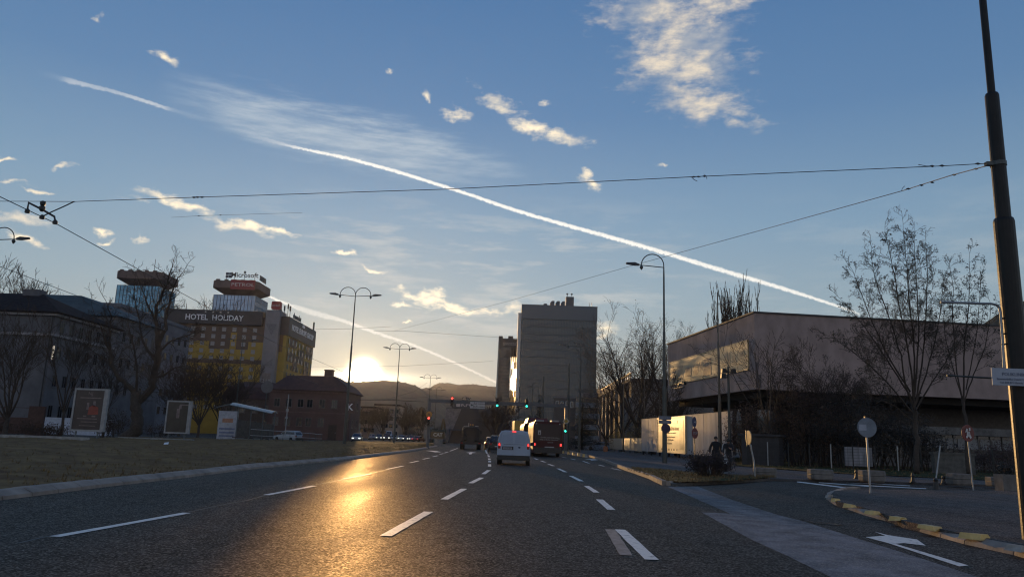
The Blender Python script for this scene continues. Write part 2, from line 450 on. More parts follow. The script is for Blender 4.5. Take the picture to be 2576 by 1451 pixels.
# ------------------------------------------------------------------ road surfaces
def asphalt(name, col, rough, bstr, gloss=0.10, tint=None):
    m = bpy.data.materials.new(name); m.use_nodes = True; t = m.node_tree; b = t.nodes["Principled BSDF"]
    tcn = t.nodes.new("ShaderNodeTexCoord"); src = tcn.outputs["Object"]
    def nz(scale, det, stretch=None):
        n = t.nodes.new("ShaderNodeTexNoise"); n.inputs["Scale"].default_value = scale; n.inputs["Detail"].default_value = det
        s = src
        if stretch:
            mp = t.nodes.new("ShaderNodeMapping"); mp.inputs["Scale"].default_value = stretch; t.links.new(src, mp.inputs[0]); s = mp.outputs[0]
        t.links.new(s, n.inputs["Vector"]); return n.outputs["Fac"]
    big = nz(0.8, 6, (1.0, 0.08, 1)); med = nz(2.2, 5); grain = nz(52, 3); speck = nz(120, 1)
    mx = t.nodes.new("ShaderNodeMath"); mx.operation = 'ADD'; t.links.new(big, mx.inputs[0]); t.links.new(med, mx.inputs[1])
    mx2 = t.nodes.new("ShaderNodeMath"); mx2.operation = 'ADD'; t.links.new(mx.outputs[0], mx2.inputs[0]); t.links.new(speck, mx2.inputs[1])
    r = t.nodes.new("ShaderNodeMapRange"); r.inputs[1].default_value = 1.15; r.inputs[2].default_value = 1.85; t.links.new(mx2.outputs[0], r.inputs[0])
    cr = t.nodes.new("ShaderNodeValToRGB"); t.links.new(r.outputs[0], cr.inputs[0])
    c = Vector(col); cr.color_ramp.elements[0].color = (*(c * 0.42), 1); cr.color_ramp.elements[1].color = (*(c * 1.6), 1)
    t.links.new(cr.outputs[0], b.inputs["Base Color"])
    rr = t.nodes.new("ShaderNodeMapRange"); rr.inputs[1].default_value = 0.3; rr.inputs[2].default_value = 0.7
    rr.inputs[3].default_value = rough - 0.04; rr.inputs[4].default_value = rough + 0.08
    t.links.new(big, rr.inputs[0]); t.links.new(rr.outputs[0], b.inputs["Roughness"])
    b.inputs["Specular IOR Level"].default_value = 0.16
    ad = t.nodes.new("ShaderNodeMath"); ad.operation = 'ADD'; t.links.new(grain, ad.inputs[0]); t.links.new(speck, ad.inputs[1])
    bp = t.nodes.new("ShaderNodeBump"); bp.inputs["Strength"].default_value = bstr; bp.inputs["Distance"].default_value = 0.02
    t.links.new(ad.outputs[0], bp.inputs["Height"]); t.links.new(bp.outputs[0], b.inputs["Normal"])
    # worn stone facets: a weak gloss whose strength changes from grain to grain and with the wear of the surface
    b.inputs["Specular IOR Level"].default_value = 0.0
    gl = t.nodes.new("ShaderNodeBsdfGlossy"); gl.inputs["Color"].default_value = (1.0, 0.88, 0.74, 1); t.links.new(rr.outputs[0], gl.inputs["Roughness"]); 
    vo = t.nodes.new("ShaderNodeTexVoronoi"); vo.inputs["Scale"].default_value = 50; t.links.new(src, vo.inputs["Vector"])
    sx = t.nodes.new("ShaderNodeSeparateColor"); t.links.new(vo.outputs["Color"], sx.inputs[0])
    pw = t.nodes.new("ShaderNodeMath"); pw.operation = 'POWER'; t.links.new(sx.outputs[0], pw.inputs[0]); pw.inputs[1].default_value = 3.0
    fr = t.nodes.new("ShaderNodeMapRange"); fr.inputs[1].default_value = 0.0; fr.inputs[2].default_value = 1.0; fr.inputs[3].default_value = gloss * 0.40; fr.inputs[4].default_value = gloss * 2.8
    t.links.new(pw.outputs[0], fr.inputs[0])
    bp2 = t.nodes.new("ShaderNodeBump"); bp2.inputs["Strength"].default_value = bstr * 0.5; bp2.inputs["Distance"].default_value = 0.02
    t.links.new(ad.outputs[0], bp2.inputs["Height"]); t.links.new(bp2.outputs[0], gl.inputs["Normal"])
    lw = t.nodes.new("ShaderNodeLayerWeight"); lw.inputs["Blend"].default_value = 0.35
    ml = t.nodes.new("ShaderNodeMath"); ml.operation = 'MULTIPLY'; t.links.new(fr.outputs[0], ml.inputs[0]); t.links.new(lw.outputs["Facing"], ml.inputs[1])
    mx3 = t.nodes.new("ShaderNodeMixShader"); t.links.new(ml.outputs[0], mx3.inputs[0]); t.links.new(b.outputs[0], mx3.inputs[1]); t.links.new(gl.outputs[0], mx3.inputs[2])
    t.links.new(mx3.outputs[0], [n for n in t.nodes if n.type == 'OUTPUT_MATERIAL'][0].inputs[0])
    return m
ROAD = asphalt("asphalt", (0.043, 0.036, 0.031), 0.42, 0.8, 0.115)
PAVE = asphalt("pavement_asphalt", (0.075, 0.072, 0.072), 0.68, 0.4)
STRIP = asphalt("pale_asphalt", (0.155, 0.158, 0.165), 0.62, 0.3)
CONC = mat("concrete", (0.27, 0.26, 0.24), 0.8, var=0.3, scale=2.5, bump=0.3, bscale=40)
KERB = mat("kerb_concrete", (0.28, 0.225, 0.18), 0.85, var=0.35, scale=1.7, bump=0.4, bscale=25)
PAINT = mat("road_paint", (0.66, 0.62, 0.55), 0.6, var=0.25, scale=9, bump=0.2, bscale=60)
WORN = mat("worn_road_paint", (0.20, 0.19, 0.18), 0.7, var=0.5, scale=9)
def wornpaint():
    m = PAINT; t = m.node_tree; rp = [n for n in t.nodes if n.type == 'VALTORGB'][0]
    rp.color_ramp.elements[0].position = 0.30; rp.color_ramp.elements[0].color = (0.22, 0.21, 0.2, 1)
    rp.color_ramp.elements[1].position = 0.46
wornpaint()
def sheet(name, pts, z, m, sub=None):
    mb = MB(); mb.add([(p[0], p[1], z) for p in pts], [tuple(range(len(pts)))])
    return struct(name, mb, m)
def slab(name, pts, z0, z1, m):
    mb = MB(); n = len(pts)
    mb.add([(p[0], p[1], z1) for p in pts] + [(p[0], p[1], z0) for p in pts],
           [tuple(range(n))] + [(i, n + i, n + (i + 1) % n, (i + 1) % n) for i in range(n)])
    o = struct(name, mb, m); return o
def gp(*pts, z=0.0): return [G(x, y, z) for x, y in pts]
sheet("road", [(-200, -30), (120, -30), (160, 600), (-260, 600)], 0.0, ROAD)
# pale strip along the right kerb lane
sheet("road_strip", gp((1679, 1223), (1755, 1223), (1840, 1256), (1956, 1294.5), (2015, 1309), (2183, 1362), (2330, 1408), (2457, 1450), (2600, 1500), (2250, 1530), (2088, 1450), (1985, 1400), (1890, 1356.6), (1765, 1288), (1836, 1291), (1760, 1258)), 0.004, STRIP)
# lane markings: end points measured on the picture, laid on the ground as thin sheets of paint
dash_l = [((138, 1350), (470, 1290)), ((670, 1245), (790, 1222)), ((862, 1205), (930, 1192)), ((973, 1180), (1014, 1171.5)), ((1031, 1163.7), (1053, 1158.6)), ((1064, 1154.5), (1081, 1151)), ((1088.6, 1148.3), (1101, 1145.5)), ((1106, 1142), (1115.7, 1140)), ((1118.4, 1138.7), (1127, 1136)), ((1132, 1134), (1151, 1127))]
dash_m = [((970, 1348), (1078, 1287)), ((1117, 1256), (1168, 1229)), ((1184, 1215), (1212, 1201)), ((1216, 1192), (1230, 1182)), ((1231.5, 1173), (1231.5, 1167)), ((1231.7, 1162.2), (1231.8, 1158.5)), ((1231, 1156), (1230.5, 1152.5)), ((1230, 1149), (1229.5, 1146)), ((1228.5, 1144.5), (1227.5, 1142.5)), ((1225, 1140), (1221, 1130))]
dash_r = [((1640, 1408), (1560, 1332)), ((1538, 1282), (1508, 1256)), ((1501, 1238.5), (1475, 1222)), ((1463, 1210), (1436, 1196.5)), ((1423, 1187), (1404, 1178)), ((1393, 1171.5), (1380, 1167)), ((1371.5, 1162), (1361, 1158.6)), ((1353, 1155.8), (1345, 1152.4))]
dash_f = [((1561, 1182), (1539, 1177.7)), ((1520, 1172), (1506, 1168.8)), ((1482, 1164.5), (1467, 1159.6)), ((1448, 1156), (1436, 1153)), ((1424, 1151), (1414, 1149))]
n_ = 0
for lst, wd, mm in ((dash_l, 0.15, PAINT), (dash_m, 0.17, PAINT), (dash_r, 0.17, PAINT), (dash_f, 0.13, PAINT), ([((1575, 1397), (1535, 1331.5))], 0.16, WORN)):
    mb = MB()
    for a, b in lst:
        p, q = G(*a), G(*b); t = (q - p); L = t.length; t.normalize(); s = Vector((-t.y, t.x, 0)) * wd * 0.5
        k = max(2, int(L / 0.35)); pts = [p + t * L * i / k for i in range(k + 1)]
        jj = lambda: random.uniform(-0.008, 0.008)
        vs = []
        for c in pts: vs += [c + s * (1 + 8 * jj()), c - s * (1 + 8 * jj())]
        mb.add([(v.x, v.y, 0.008) for v in vs], [(2 * i + 1, 2 * i + 3, 2 * i + 2, 2 * i) for i in range(k)])
    struct("road_marking", mb, mm)
for poly, mm in (([(2199, 1337), (2234, 1346), (2307, 1357), (2329, 1372.5), (2274, 1366), (2252, 1367.6), (2436.6, 1422.5), (2413, 1425), (2234, 1366), (2177, 1351), (2227, 1347.5)], PAINT),
                 ([(1072, 1133), (1085, 1133), (1098, 1133.8), (1110, 1136.5), (1094, 1136.8), (1086, 1135)], PAINT), ([(1172, 1138), (1186, 1136.5), (1198, 1138), (1188, 1139), (1186, 1142), (1180, 1142), (1180, 1139)], PAINT),
                 ([(1470, 1154), (1496, 1154.5), (1505, 1156.3), (1488, 1157.2), (1484, 1155.6)], PAINT)):
    sheet("road_arrow", gp(*poly), 0.008, mm)
mb = MB()
for a, b, h in (((1998, 1207), (2168, 1216), 1.2), ((2005, 1212.5), (2130, 1228), 2.6), ((2030, 1206.5), (2240, 1217), 1.0), ((2060, 1214), (2190, 1224), 1.6), ((2085, 1211), (2290, 1222), 1.2), ((2130, 1219), (2330, 1229.5), 1.6)):
    mb.add([(v.x, v.y, 0.008) for v in (G(a[0], a[1]), G(b[0], b[1]), G(b[0], b[1] - h), G(a[0], a[1] - h))], [(0, 1, 2, 3)])
struct("crossing_marking", mb, PAINT)
# tar seam beside the left lane line, small wet patch by the gutter
SEAM = mat("tar_seam", (0.012, 0.012, 0.012), 0.55)
mb = MB(); pts = gp((60, 1366), (138, 1351.5), (470, 1291.5), (560, 1272), (640, 1257), (700, 1240), (900, 1200), (1000, 1176))
for a, b in zip(pts, pts[1:]):
    k = 14
    for i in range(k):
        p, q = a.lerp(b, i / k), a.lerp(b, (i + 1) / k); o1, o2 = mnoise.noise(p * 1.7) * .05 - .11, mnoise.noise(q * 1.7) * .05 - .11
        mb.quad((p.x + o1 - .02, p.y, .003), (p.x + o1 + .025, p.y, .003), (q.x + o2 + .025, q.y, .003), (q.x + o2 - .02, q.y, .003))
struct("road_seam", mb, SEAM)
WET = mat("wet_patch", (0.05, 0.05, 0.05), 0.12, var=0.6, scale=14, bump=0.6, bscale=9)
sheet("puddle", gp((2012, 1305), (2035, 1309), (2060, 1313), (2110, 1317), (2127, 1321), (2120, 1322.5), (2070, 1318), (2048, 1316), (2030, 1310), (2016, 1307)), 0.007, WET)
# kerb maker: sloped stones laid end to end along a line of ground points
def kerb(name, pts, h, w, m, side=1, stone=1.0):
    mb = MB(); L = []
    for a, b in zip(pts, pts[1:]):
        t = (b - a); n = max(1, round(t.length / stone))
        for i in range(n): L.append((a.lerp(b, i / n), a.lerp(b, (i + 1) / n)))
    for a, b in L:
        t = (b - a).normalized(); s = Vector((-t.y, t.x, 0)) * side; dz = random.uniform(-.008, .008); hh = h + dz
        a2, b2 = a + t * 0.012, b - t * 0.012
        prof = [(0, -0.05), (0.02, hh * 0.45), (w * 0.45, hh), (w, hh), (w, -0.05)]
        ra = [a2 + s * u + Vector((0, 0, z)) for u, z in prof]; rb = [b2 + s * u + Vector((0, 0, z)) for u, z in prof]
        mb.loft([ra, rb])
    return struct(name, mb, m)
kl = [Vector((-8.95, -8, 0)), Vector((-8.85, 6, 0))] + gp((0, 1257), (260, 1225), (444, 1204), (632, 1180), (760, 1167), (880, 1156), (950, 1147), (1023, 1137), (1070, 1129), (1101, 1122))
kl[2].x = -8.8
kerb("kerb", kl, 0.15, 0.42, KERB, side=1, stone=0.95)
# grass median: uneven turf between the kerb and the tram stop
gb = [Vector((-60, -8, 0)), Vector((-60, 20, 0))] + gp((-80, 1103), (120, 1103), (300, 1103.5), (450, 1105), (560, 1107), (700, 1110), (800, 1112), (900, 1112.5), (1000, 1113), (1090, 1117))
def resample(pts, n):
    d = [0]
    for a, b in zip(pts, pts[1:]): d.append(d[-1] + (b - a).length)
    out = []
    for i in range(n):
        s = d[-1] * i / (n - 1); j = 0
        while j < len(d) - 2 and d[j + 1] < s: j += 1
        out.append(pts[j].lerp(pts[j + 1], (s - d[j]) / max(1e-6, d[j + 1] - d[j])))
    return out
NA, NBK = 150, 60
fr = [p + Vector((-0.42, 0, 0)) for p in resample(kl, NA)]; bk = []
acc = [0]
for a, b in zip(kl, kl[1:]): acc.append(acc[-1] + (b - a).length)
for i in range(NA):
    s = acc[-1] * i / (NA - 1); j = 0
    while j < len(acc) - 2 and acc[j + 1] < s: j += 1
    bk.append(gb[j].lerp(gb[j + 1], (s - acc[j]) / (acc[j + 1] - acc[j])))
def turf_z(p, t):
    e = min(1, t * 12, (1 - t) * 12)
    return 0.14 + e * (0.10 + 0.16 * mnoise.noise(p * 0.22) + 0.07 * mnoise.noise(p * 0.9 + Vector((3, 1, 0))) + 0.03 * mnoise.noise(p * 3.1))
vs, fs = [], []
for i in range(NA):
    for j in range(NBK + 1):
        t = (j / NBK) ** 1.7; p = fr[i].lerp(bk[i], t); vs.append((p.x, p.y, turf_z(p, t)))
for i in range(NA - 1):
    for j in range(NBK): a = i * (NBK + 1) + j; fs.append((a, a + 1, a + NBK + 2, a + NBK + 1))
mb = MB(); mb.smooth = True; mb.add(vs, fs)
TURF = mat("winter_turf", (0.27, 0.15, 0.078), 0.95, var=0.6, scale=0.9, second=(0.24, 0.155, 0.065), spec=0.1, bump=0.8, bscale=9)
struct("grass_verge", mb, TURF)
def blades(name, spots, m, hmin, hmax, seed, wid=0.012):
    rnd = random.Random(seed); mb = MB(); V, Fc = [], []
    for p in spots:
        for k in range(3):
            a = rnd.uniform(0, 6.28); h = rnd.uniform(hmin, hmax); lean = rnd.uniform(0.2, 0.9) * h; w = wid * rnd.uniform(.7, 1.5)
            c = p + Vector((rnd.uniform(-.06, .06), rnd.uniform(-.06, .06), -.01)); o = len(V)
            V += [(c.x - w * math.sin(a), c.y + w * math.cos(a), c.z), (c.x + w * math.sin(a), c.y - w * math.cos(a), c.z), (c.x + math.cos(a) * lean, c.y + math.sin(a) * lean, c.z + h)]
            Fc.append((o, o + 1, o + 2))
    mb.add(V, Fc); o = mb.build(name, m); tag(o, kind='stuff'); return o
rnd = random.Random(3); sp = []
for _ in range(15000):
    i = rnd.uniform(18, NA - 2); t = rnd.random() ** 1.8; f = i - int(i); i = int(i)
    p = fr[i].lerp(fr[i + 1], f).lerp(bk[i].lerp(bk[i + 1], f), t)
    if p.y < 110 and mnoise.noise(p * 0.5) > -0.25: sp.append(Vector((p.x, p.y, turf_z(p, t))))
GRS = mat("dry_grass", (0.30, 0.175, 0.085), 0.8, var=0.6, scale=0.5, second=(0.22, 0.155, 0.06))
tag(blades("grass", sp, GRS, 0.03, 0.11, 5, 0.014), "short tired winter grass on the median between kerb and tram stop", "grass")
# far pavement, side road kerb, traffic island, verge in front of the museum
slab("pavement", gp((1430, 1122), (1487, 1147), (1530, 1160), (1590, 1183), (1650, 1199), (1692, 1216), (1760, 1212), (1934, 1203), (2062, 1206), (2238, 1211), (2511, 1219), (2800, 1230), (2900, 1190), (2300, 1162), (1850, 1140), (1520, 1120), z=0.10), -0.04, 0.10, PAVE)
kerb("kerb", gp((1422, 1131), (1487, 1148), (1530, 1161), (1586, 1183), (1612, 1191), (1650, 1204), (1688, 1221)), 0.16, 0.30, KERB, side=-1, stone=0.9)
kerb("kerb", gp((1692, 1222), (1726, 1218.5), (1839, 1214), (1934, 1206.5)), 0.15, 0.22, KERB, side=1, stone=0.9)
def turfpatch(name, poly, z, m, n=26, amp=0.05):
    """grass patch filled between two edge lines of equal length"""
    A, B_ = poly; A = resample(gp(*A, z=z), n); B_ = resample(gp(*B_, z=z), n); vs, fs = [], []
    for i in range(n):
        for j in range(9):
            p = A[i].lerp(B_[i], j / 8); e = 1 if 0 < j < 8 else 0.2
            vs.append((p.x, p.y, z + 0.02 + e * amp * (0.6 + mnoise.noise(p * 1.5))))
    for i in range(n - 1):
        for j in range(8): a = i * 9 + j; fs.append((a, a + 1, a + 10, a + 9))
    mb = MB(); mb.smooth = True; mb.add(vs, fs); struct(name, mb, m); return vs
v1 = turfpatch("grass_island", ([(1592, 1182), (1640, 1196), (1692, 1213), (1740, 1213), (1839, 1209), (1932, 1202)], [(1600, 1178), (1650, 1181), (1720, 1187), (1790, 1193), (1860, 1197), (1932, 1199)]), 0.12, mat("island_turf", (0.07, 0.066, 0.026), 0.95, var=0.55, scale=2, second=(0.05, 0.06, 0.02), spec=0.1))
v2 = turfpatch("grass_strip", ([(1850, 1171), (1960, 1180), (2060, 1187), (2160, 1193), (2400, 1204), (2620, 1213)], [(1850, 1150), (1960, 1157), (2080, 1164), (2240, 1172), (2500, 1184), (2640, 1192)]), 0.11, MATS["island_turf"])
rnd = random.Random(8)
tag(blades("grass", [Vector(rnd.choice(v1)) + Vector((rnd.uniform(-.2, .2), rnd.uniform(-.3, .3), 0)) for _ in range(1500)], GRS, .04, .10, 2), "thin grass on the traffic island around the dark shrub", "grass")
tag(blades("grass", [Vector(rnd.choice(v2)) + Vector((rnd.uniform(-.5, .5), rnd.uniform(-.5, .5), 0)) for _ in range(2500)], GRS, .04, .14, 4), "thin grass strip in front of the museum shrubs", "grass")
# paved peninsula at the right with its sloped kerb
slab("pavement", gp((2089.7, 1243), (2106, 1260), (2183, 1278), (2274, 1309), (2365, 1329), (2490, 1355), (2576, 1371), (2800, 1425), (3100, 1480), (3300, 1270), (2700, 1238), (2522, 1233), (2365, 1232), (2157, 1229.5), (2099, 1234), z=0.13), -0.04, 0.13, asphalt("peninsula_asphalt", (0.058, 0.054, 0.054), 0.72, 0.5))
kerb("kerb", gp((2140, 1231.5), (2105, 1234), (2079, 1243), (2077, 1255), (2099, 1269), (2172, 1294.5), (2263, 1320), (2311, 1336.5), (2424, 1367.5), (2548, 1395), (2700, 1440), (2900, 1500)), 0.12, 0.34, KERB, side=1, stone=0.85)
# ------------------------------------------------------------------ shared materials and builders
STEEL = mat("painted_steel", (0.10, 0.11, 0.11), 0.42, var=0.3, scale=4, spec=0.6)
DSTEEL = mat("dark_green_steel", (0.035, 0.042, 0.038), 0.38, var=0.35, scale=3, spec=0.6)
GALV = mat("galvanised_steel", (0.30, 0.31, 0.32), 0.45, var=0.2, metallic=0.6, scale=5)
BLACK = mat("black_plastic", (0.015, 0.015, 0.016), 0.5)
RUBBER = mat("tyre_rubber", (0.012, 0.012, 0.012), 0.8)
GLASS = mat("window_glass", (0.02, 0.024, 0.028), 0.07, var=0.3, spec=0.8)
WHITE = mat("white_panel", (0.72, 0.72, 0.72), 0.5, var=0.06)
WIRE = mat("wire_steel", (0.02, 0.02, 0.02), 0.5)
BARK = mat("bark", (0.055, 0.042, 0.032), 0.9, var=0.4, scale=5, bump=0.6, bscale=14)
TWIG = mat("twigs", (0.05, 0.036, 0.026), 0.9, var=0.35, scale=2)
LETTER = mat("pale_lettering", (0.75, 0.75, 0.75), 0.5, var=0.03)
def lampmat(name, c, e): return mat(name, c, 0.4, var=0.02, emit=c, estr=e)
RED_ON = lampmat("red_signal_lamp", (1.0, 0.08, 0.06), 3.5)
GREEN_ON = lampmat("green_signal_lamp", (0.05, 1.0, 0.68), 2.2)
TAIL_ON = lampmat("tail_lamp_lit", (1.0, 0.06, 0.05), 1.6)
HEAD_ON = lampmat("head_lamp_lit", (1.0, 0.93, 0.8), 2.2)
TAIL = mat("tail_lamp", (0.25, 0.01, 0.01), 0.25, var=0.05)
class Bld:
    def __init__(s, name, label, cat, loc, rz, w, dp, h, wall, group=None):
        s.o = thing(name, label, cat, loc, rz, group); s.w, s.dp, s.h = w, dp, h
        mb = MB(); mb.bb((0, 0, -0.1), (w, dp, h)); mb.build("wall", wall, s.o)
    def place(s, face, u, z, off=0.0):
        if face == 'front': return (u, -off, z), (0, 0, 0)
        if face == 'right': return (s.w + off, u, z), (0, 0, R(90))
        if face == 'left': return (-off, u, z), (0, 0, R(-90))
    def windows(s, face, us, zs, tpl, skip=(), off=0.0):
        for i, u in enumerate(us):
            for j, z in enumerate(zs):
                if (i, j) in skip: continue
                l, r = s.place(face, u, z, off)
                f = inst(tpl[0], "window", s.o, l, r); p = inst(tpl[1], "pane", f, (0, 0, 0))
    def part(s, name, mb, m): return mb.build(name, m, s.o)
def win_tpl(w, h, fm, gm=None, bars=1, t=0.07, sill=True, recess=0.0):
    mb = MB(); y0, y1 = -0.06, 0.02
    mb.bb((-w / 2, y0, h / 2 - t), (w / 2, y1, h / 2)); mb.bb((-w / 2, y0, -h / 2), (w / 2, y1, -h / 2 + t))
    mb.bb((-w / 2, y0, -h / 2 + t), (-w / 2 + t, y1, h / 2 - t)); mb.bb((w / 2 - t, y0, -h / 2 + t), (w / 2, y1, h / 2 - t))
    for k in range(1, bars + 1):
        x = -w / 2 + w * k / (bars + 1); mb.bb((x - t * .35, -0.05, -h / 2 + t), (x + t * .35, 0.01, h / 2 - t))
    if sill: mb.bb((-w / 2 - .08, -0.16, -h / 2 - .08), (w / 2 + .08, 0.02, -h / 2 - .003))
    g = MB(); g.bb((-w / 2 + t, -0.02, -h / 2 + t), (w / 2 - t, 0.01, h / 2 - t))
    return mb.mesh("window", fm), g.mesh("pane", gm or GLASS)

# ---------------- trees
def perp(d):
    a = d.orthogonal().normalized(); return a
def branch(mb, p, d, L, r, lvl, prm, rnd, tips=None):
    """one crooked branch with side shoots; returns nothing, adds tubes to mb"""
    n = prm['seg'][min(lvl, len(prm['seg']) - 1)]
    pts, rad = [p.copy()], [r]; q = p.copy(); dd = d.normalized()
    for i in range(n):
        dd = (dd + Vector((rnd.gauss(0, 1), rnd.gauss(0, 1), rnd.gauss(0, 1))) * prm['crook'] + Vector((0, 0, prm['up'][min(lvl, len(prm['up']) - 1)]))).normalized()
        q = q + dd * L / n; pts.append(q.copy()); rad.append(max(prm['rmin'], r * (1 - (i + 1) / n * prm['taper'])))
    mb.tube(pts, rad, 5 if lvl == 0 else (4 if lvl == 1 else 3), cap=False)
    if tips is not None and lvl >= prm['depth'] - 1: tips.append((pts[-1], dd, lvl)); tips.append((pts[len(pts) // 2], dd, lvl))
    if lvl >= prm['depth']: return
    nb = prm['nb'][min(lvl, len(prm['nb']) - 1)]
    for k in range(nb):
        t = prm['from'] + (1 - prm['from']) * (k + rnd.random()) / nb; t = min(t, 0.999)
        i = int(t * n); f = t * n - i; s = pts[i].lerp(pts[i + 1], f); dr = (pts[i + 1] - pts[i]).normalized()
        ax = Matrix.Rotation(rnd.uniform(0, 2 * math.pi), 3, dr) @ perp(dr)
        an = R(rnd.uniform(*prm['ang'])); nd_ = (dr * math.cos(an) + ax * math.sin(an)).normalized()
        branch(mb, s, nd_, L * prm['ratio'] * rnd.uniform(.7, 1.2) * (1.15 - .5 * t), max(prm['rmin'], rad[i] * prm['rr']), lvl + 1, prm, rnd, tips)
def leafcloud(mb, pts, n, size, spread, rnd, droop=0.0):
    V, Fc = [], []
    for _ in range(n):
        p = rnd.choice(pts) + Vector((rnd.gauss(0, spread), rnd.gauss(0, spread), rnd.gauss(0, spread)))
        a = Vector((rnd.gauss(0, 1), rnd.gauss(0, 1), rnd.gauss(0, 1) - droop)).normalized(); b = perp(a); s = size * rnd.uniform(.5, 1.3); o = len(V)
        V += [p, p + a * s * .5 + b * s * .28, p + a * s, p + a * s * .5 - b * s * .28]; Fc.append((o, o + 1, o + 2, o + 3))
    mb.add(V, Fc)
PRM = dict(seg=[7, 5, 4, 3], crook=0.10, up=[0.05, 0.06, 0.06, 0.05], taper=0.8, depth=3, nb=[9, 6, 4], ratio=0.5, rr=0.5, ang=(28, 60), rmin=0.012)
PRM['from'] = 0.3
def tree(name, label, loc, H, r0, trunk_h, prm=None, seed=1, limbs=6, lean=(0, 0), spread=38, leaf=None, group=None, bark=None, twig=None, vertical=False):
    rnd = random.Random(seed); P = dict(PRM); P.update(prm or {})
    o = thing(name, label, "tree", loc, 0, group)
    tb, cb, tips = MB(), MB(), []
    tb.smooth = True
    base = Vector((0, 0, -0.1)); top = Vector((lean[0] * trunk_h, lean[1] * trunk_h, trunk_h))
    pts = [base, Vector((0, 0, .12)), base.lerp(top, .4) + Vector((rnd.uniform(-.08, .08), 0, 0)), base.lerp(top, .75), top]
    tb.tube(pts, [r0 * 1.5, r0 * 1.15, r0, r0 * .92, r0 * .85], 9)
    for k in range(limbs):
        a = 2 * math.pi * (k + rnd.uniform(-.3, .3)) / limbs; s = R(spread * rnd.uniform(.5, 1.25)) if k else R(5)
        d = Vector((math.sin(s) * math.cos(a) + lean[0], math.sin(s) * math.sin(a) + lean[1], math.cos(s)))
        st = top + Vector((0, 0, -rnd.uniform(0, .25) * trunk_h))
        branch(cb, st, d, (H - st.z) * rnd.uniform(.72, 1.0) / max(.55, math.cos(s)) * .8, r0 * rnd.uniform(.42, .6), 0, P, rnd, tips)
    tb.build("trunk", bark or BARK, o); cb.build("crown", twig or TWIG, o)
    if leaf:
        lb = MB(); leafcloud(lb, [t[0] for t in tips], leaf[0], leaf[1], leaf[2], rnd, droop=leaf[4] if len(leaf) > 4 else 0); lb.build("leaves", leaf[3], o)
    return o
def limb_tree(name, label, loc, limbs, prm, seed, trunk_r, leaf=None, group=None, bark=None, twig=None):
    """tree whose main limbs follow given lines (local points, with start and end radii)"""
    rnd = random.Random(seed); P = dict(PRM); P.update(prm)
    o = thing(name, label, "tree", loc, 0, group); tb, cb, tips = MB(), MB(), []; tb.smooth = True
    for idx, (pts, ra, rb) in enumerate(limbs):
        pts = [Vector(p) for p in pts]; n = len(pts)
        fine = resample(pts, max(6, n * 3)); m = len(fine)
        fine = [p + Vector((rnd.gauss(0, min(.05, ra * .2)), rnd.gauss(0, min(.08, ra * .25)), 0)) if 0 < i < m - 1 else p for i, p in enumerate(fine)]
        rad = [ra + (rb - ra) * i / (m - 1) for i in range(m)]
        (tb if idx == 0 else cb).tube(fine, rad, 9 if idx == 0 else 6, cap=True)
        if idx == 0 and len(limbs) > 1 and not P.get('shoot0'): continue
        L = sum((b - a).length for a, b in zip(pts, pts[1:])); nbr = int(L * P['dens'])
        for k in range(nbr):
            t = P['from'] + (1 - P['from']) * (k + rnd.random()) / nbr; i = min(m - 2, int(t * (m - 1))); s = fine[i].lerp(fine[i + 1], t * (m - 1) - i); dr = (fine[i + 1] - fine[i]).normalized()
            ax = Matrix.Rotation(rnd.uniform(0, 6.283), 3, dr) @ perp(dr); an = R(rnd.uniform(*P['ang']))
            branch(cb, s, dr * math.cos(an) + ax * math.sin(an), P['blen'] * rnd.uniform(.5, 1.2) * (1.2 - .7 * t), max(P['rmin'], min(.05, rad[i] * .45)), 1, P, rnd, tips)
        branch(cb, fine[-1], fine[-1] - fine[-2], P['blen'] * .9, max(P['rmin'], rb * .9), 1, P, rnd, tips)
    tb.build("trunk", bark or BARK, o); cb.build("crown", twig or TWIG, o)
    if leaf:
        lb = MB(); leafcloud(lb, [t[0] for t in tips], leaf[0], leaf[1], leaf[2], rnd, droop=leaf[4] if len(leaf) > 4 else 0); lb.build("leaves", leaf[3], o)
    return o
def shrub(name, label, loc, rx, ry, h, n, size, m, seed=1, stems=14, group=None, cat="shrub", twigm=None, open_=False):
    rnd = random.Random(seed); o = thing(name, label, cat, loc, 0, group)
    sb, tips = MB(), []
    P = dict(PRM); P.update(depth=2, nb=[5, 4], seg=[4, 3, 2], rmin=0.006, ratio=.5, up=[.1, .05, .03], ang=(20, 60), crook=.14)
    for k in range(stems):
        a = rnd.uniform(0, 6.283); q = math.sqrt(rnd.random()); b = Vector((math.cos(a) * rx * .35 * q, math.sin(a) * ry * .35 * q, 0))
        tgt = Vector((math.cos(a) * rx * q * .95, math.sin(a) * ry * q * .95, h * (1 - .5 * q * q) * rnd.uniform(.75, 1.05)))
        branch(sb, b, tgt - b, (tgt - b).length, .012 + .008 * h, 0, P, rnd, tips)
    sb.build("stems", twigm or TWIG, o)
    if n:
        lb = MB(); leafcloud(lb, [t[0] for t in tips], n, size, .10 * max(rx, .8), rnd); lb.build("leaves", m, o)
    return o
